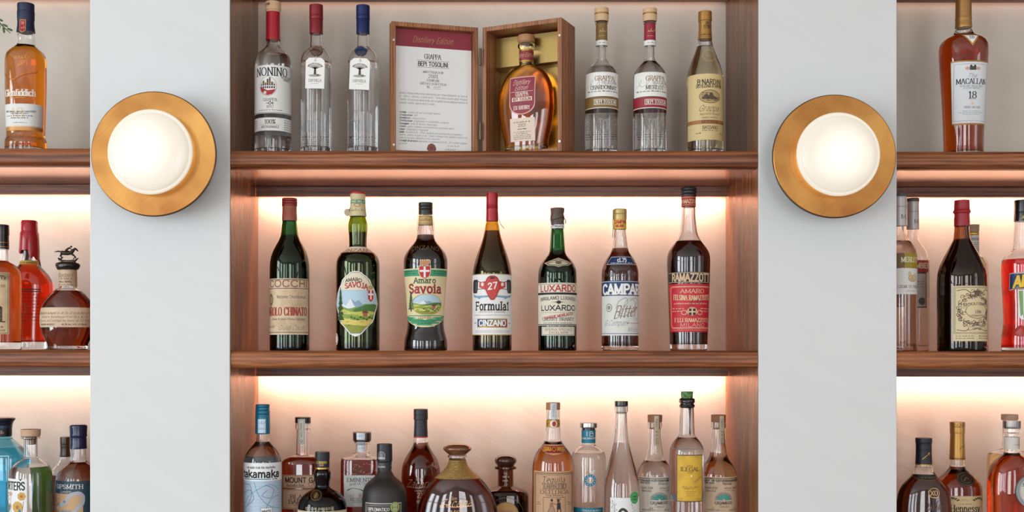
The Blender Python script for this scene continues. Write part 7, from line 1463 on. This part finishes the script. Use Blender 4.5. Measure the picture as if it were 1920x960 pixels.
def henvs():
    b = Bottle('cognac_bottle', 'dark amber cognac bottle with tall gold capsule and beige label', 'bottle', 1795, 0.10, 'right', 2,
        [(796, 11), (860, 12.6), (872, 13.4), (877, 14.8), (882, 18), (888, 23.6), (894, 30), (900, 36), (907, 40.6), (915, 42.8), (926, 43.2), (926, 43.2), (1000, 43)], drink=(.45, .05, .004), level=874, depth=.8, n=2.5, group=GRB)
    G1 = P_('#b98a48', .33, .6); b.cap('capsule', [(791, .1), (791, .1), (791, 12.6), (792, 13.4), (800.5, 13.4), (801, 12.8), (802, 13.4), (811.5, 13.4), (812.5, 12.6), (812.5, 12.6), (830, 13), (859, 13.9), (860, 13)], G1); a = A(); a.rect(-44, 44, 858, 859.4, P_('#5a3c1c', .4), 0); a.stroke([(-2, 842), (4, 836), (6, 834), (8, 838), (14, 831)], .9, P_('#5a3c1c', .4), 0)
    for i in range(11): a.stroke([(-42+i*8, 793), (-38+i*8, 797), (-34+i*8, 793)], .6, P_('#7a5a2c', .4), 0); a.stroke([(-42+i*8, 800), (-38+i*8, 796), (-34+i*8, 800)], .6, P_('#7a5a2c', .4), 0)
    b.apply(a, 'capsule_print', hwf=lambda v: 13.5 if v < 802 else 13+(v-812)*.019)
    a = A(); a.ell(5, 895, 17, 13, P_('#1c1411', .3), 0); a.ring(5, 895, 15, 11, .9, P_('#7a6044', .3, .4), 1); a.ring(5, 895, 9, 7, .8, P_('#7a6044', .3, .4), 1); a.stroke([(0, 898), (6, 892), (10, 896)], 1, P_('#a8845c', .3, .4), 2); b.apply(a, 'neck_seal', off=.8)
    LB = P_('#d6b888', .55); DK = P_('#3a2c20', .6); a = A(); a.rect(-42, 41, 926, 1000, LB, 0, dv=20); a.text('Hennessy', 2, 949, 12, INK, w=56, style='serif', wt=.16, layer=1); a.text('VERY SPECIAL', 2, 959.5, 4, DK, w=44, style='serif', wt=.15, layer=1); rnd = random.Random(6)
    for sx in (-1, 1):
        for i in range(12): x = 2+sx*(14+i*2); y = 933-4*math.sin(i/11*PI)+(2 if i % 2 else 0); a.ell(x, y, 1.7, 1.3, DK, 1, n=4)
    a.lines(-10, 14, 941, 3, 1, 1.6, DK, 4, 1); a.stroke([(-8, 934), (0, 932), (6, 935)], .9, P_('#8a7a5a', .5), 1); b.apply(a, 'front_label')
henvs()

def vecchia():
    b = Bottle('brandy_bottle', 'amber brandy bottle with silver stopper and large round silver medallion', 'bottle', 1897, 0.05, 'right', 2,
        [(803, 13.4), (804, 15.2), (811, 15.2), (813, 13), (815, 12.6), (845, 13.6), (851, 15), (855, 20), (860, 26), (867, 32.4), (876, 37.4), (888, 40.6), (902, 42), (920, 42.4), (950, 42), (1010, 40)], drink=(.6, .07, .006), level=848, depth=.75, n=2.6, group=GRB)
    b.cap('stopper', [(789, .1), (789, .1), (789, 14.4), (790, 15.6), (801, 15.6), (802.5, 14.4)], P_('#8d8884', .25, .9), ribs=36, rib=.012)
    a = A(); a.rect(-44, 44, 819, 841, P_('#d8cfc2', .5), 0); a.scribble(-2, 16, 832, 7, GREY, 6, .7, 1); a.rect(8, 9, 819, 841, INK, 1); b.apply(a, 'neck_label', hwf=lambda v: 13.5)
    # medallion: a thick disc standing proud of the glass
    k = b.k; cx, cz = 24*k, b.z(917); y0 = -b.R(917)*0.75*k+0.003
    prof = [(y0+.004, 31*k), (y0-.004, 33*k), (y0-.0062, 32*k), (y0-.006, 27.5*k), (y0-.0045, 26.5*k), (y0-.0045, 2*k)]
    m = revolve_y('medallion', prof, P_('#a9adb0', .25, .8), b.root, (cx, cz), 48); m['label'] = 'round silver medallion'
    a = Art(); a.ell(0, 0, 26, 26, P_('#d5cfc4', .5), 0, n=20); a.ring(0, 0, 24.5, 24.5, .6, GREY, 1)
    tx = 'VECCHIA ROMAGNA'
    for i, c in enumerate(tx):
        if c == ' ': continue
        t = math.radians(-150+i*120/(len(tx)-1)*1.0); a.text(c, 20.5*math.cos(t), 20.5*math.sin(t), 4.4, INK, wt=.17, tilt=t+PI/2, layer=1)
    a.ell(0, -5, 8.5, 9.5, P_('#8d8980', .5), 1); a.ell(1, -8, 4.4, 5, P_('#5a564f', .5), 2)
    for i in range(9): t = 2*PI*i/9; a.ell(6.5*math.cos(t), -6+7.5*math.sin(t), 1.8, 1.8, P_('#6a665f', .5), 3, n=4)
    a.text('RISERVA', 0, 10, 4, INK, w=18, wt=.18, layer=1); a.text('TRE BOTTI', 0, 16, 3, INK, w=16, wt=.16, layer=1)
    mb = MB(); mats = []; mi = []
    for layer, mm, q in a.q:
        if mm not in mats: mats.append(mm)
        i = len(mb.v); mb.v += [(cx+u*k, y0-.0048-layer*.00012, cz-v*k) for u, v in q]; mb.f.append((i, i+1, i+2, i+3)); mi.append(mats.index(mm))
    mk('medallion_print', mb.v, mb.f, mats, b.root, mi, smooth=False)
vecchia()

def backbrandy():
    b = Bottle('brandy_bottle', 'pale amber bottle with beige stopper hidden behind the medallion bottle', 'bottle', 1893, 0.16, 'right', 2,
        [(789, 12), (836, 13), (842, 16), (844, 24), (847, 31), (851, 35.6), (858, 37.6), (868, 38), (868, 38), (985, 38)], drink=(.93, .55, .16), level=850, depth=.6, n=4, group=GRB)
    b.cap('stopper', [(777, .1), (777, .1), (777, 14), (778, 15), (786, 15), (788, 13)], P_('#b7977c', .5))
backbrandy()
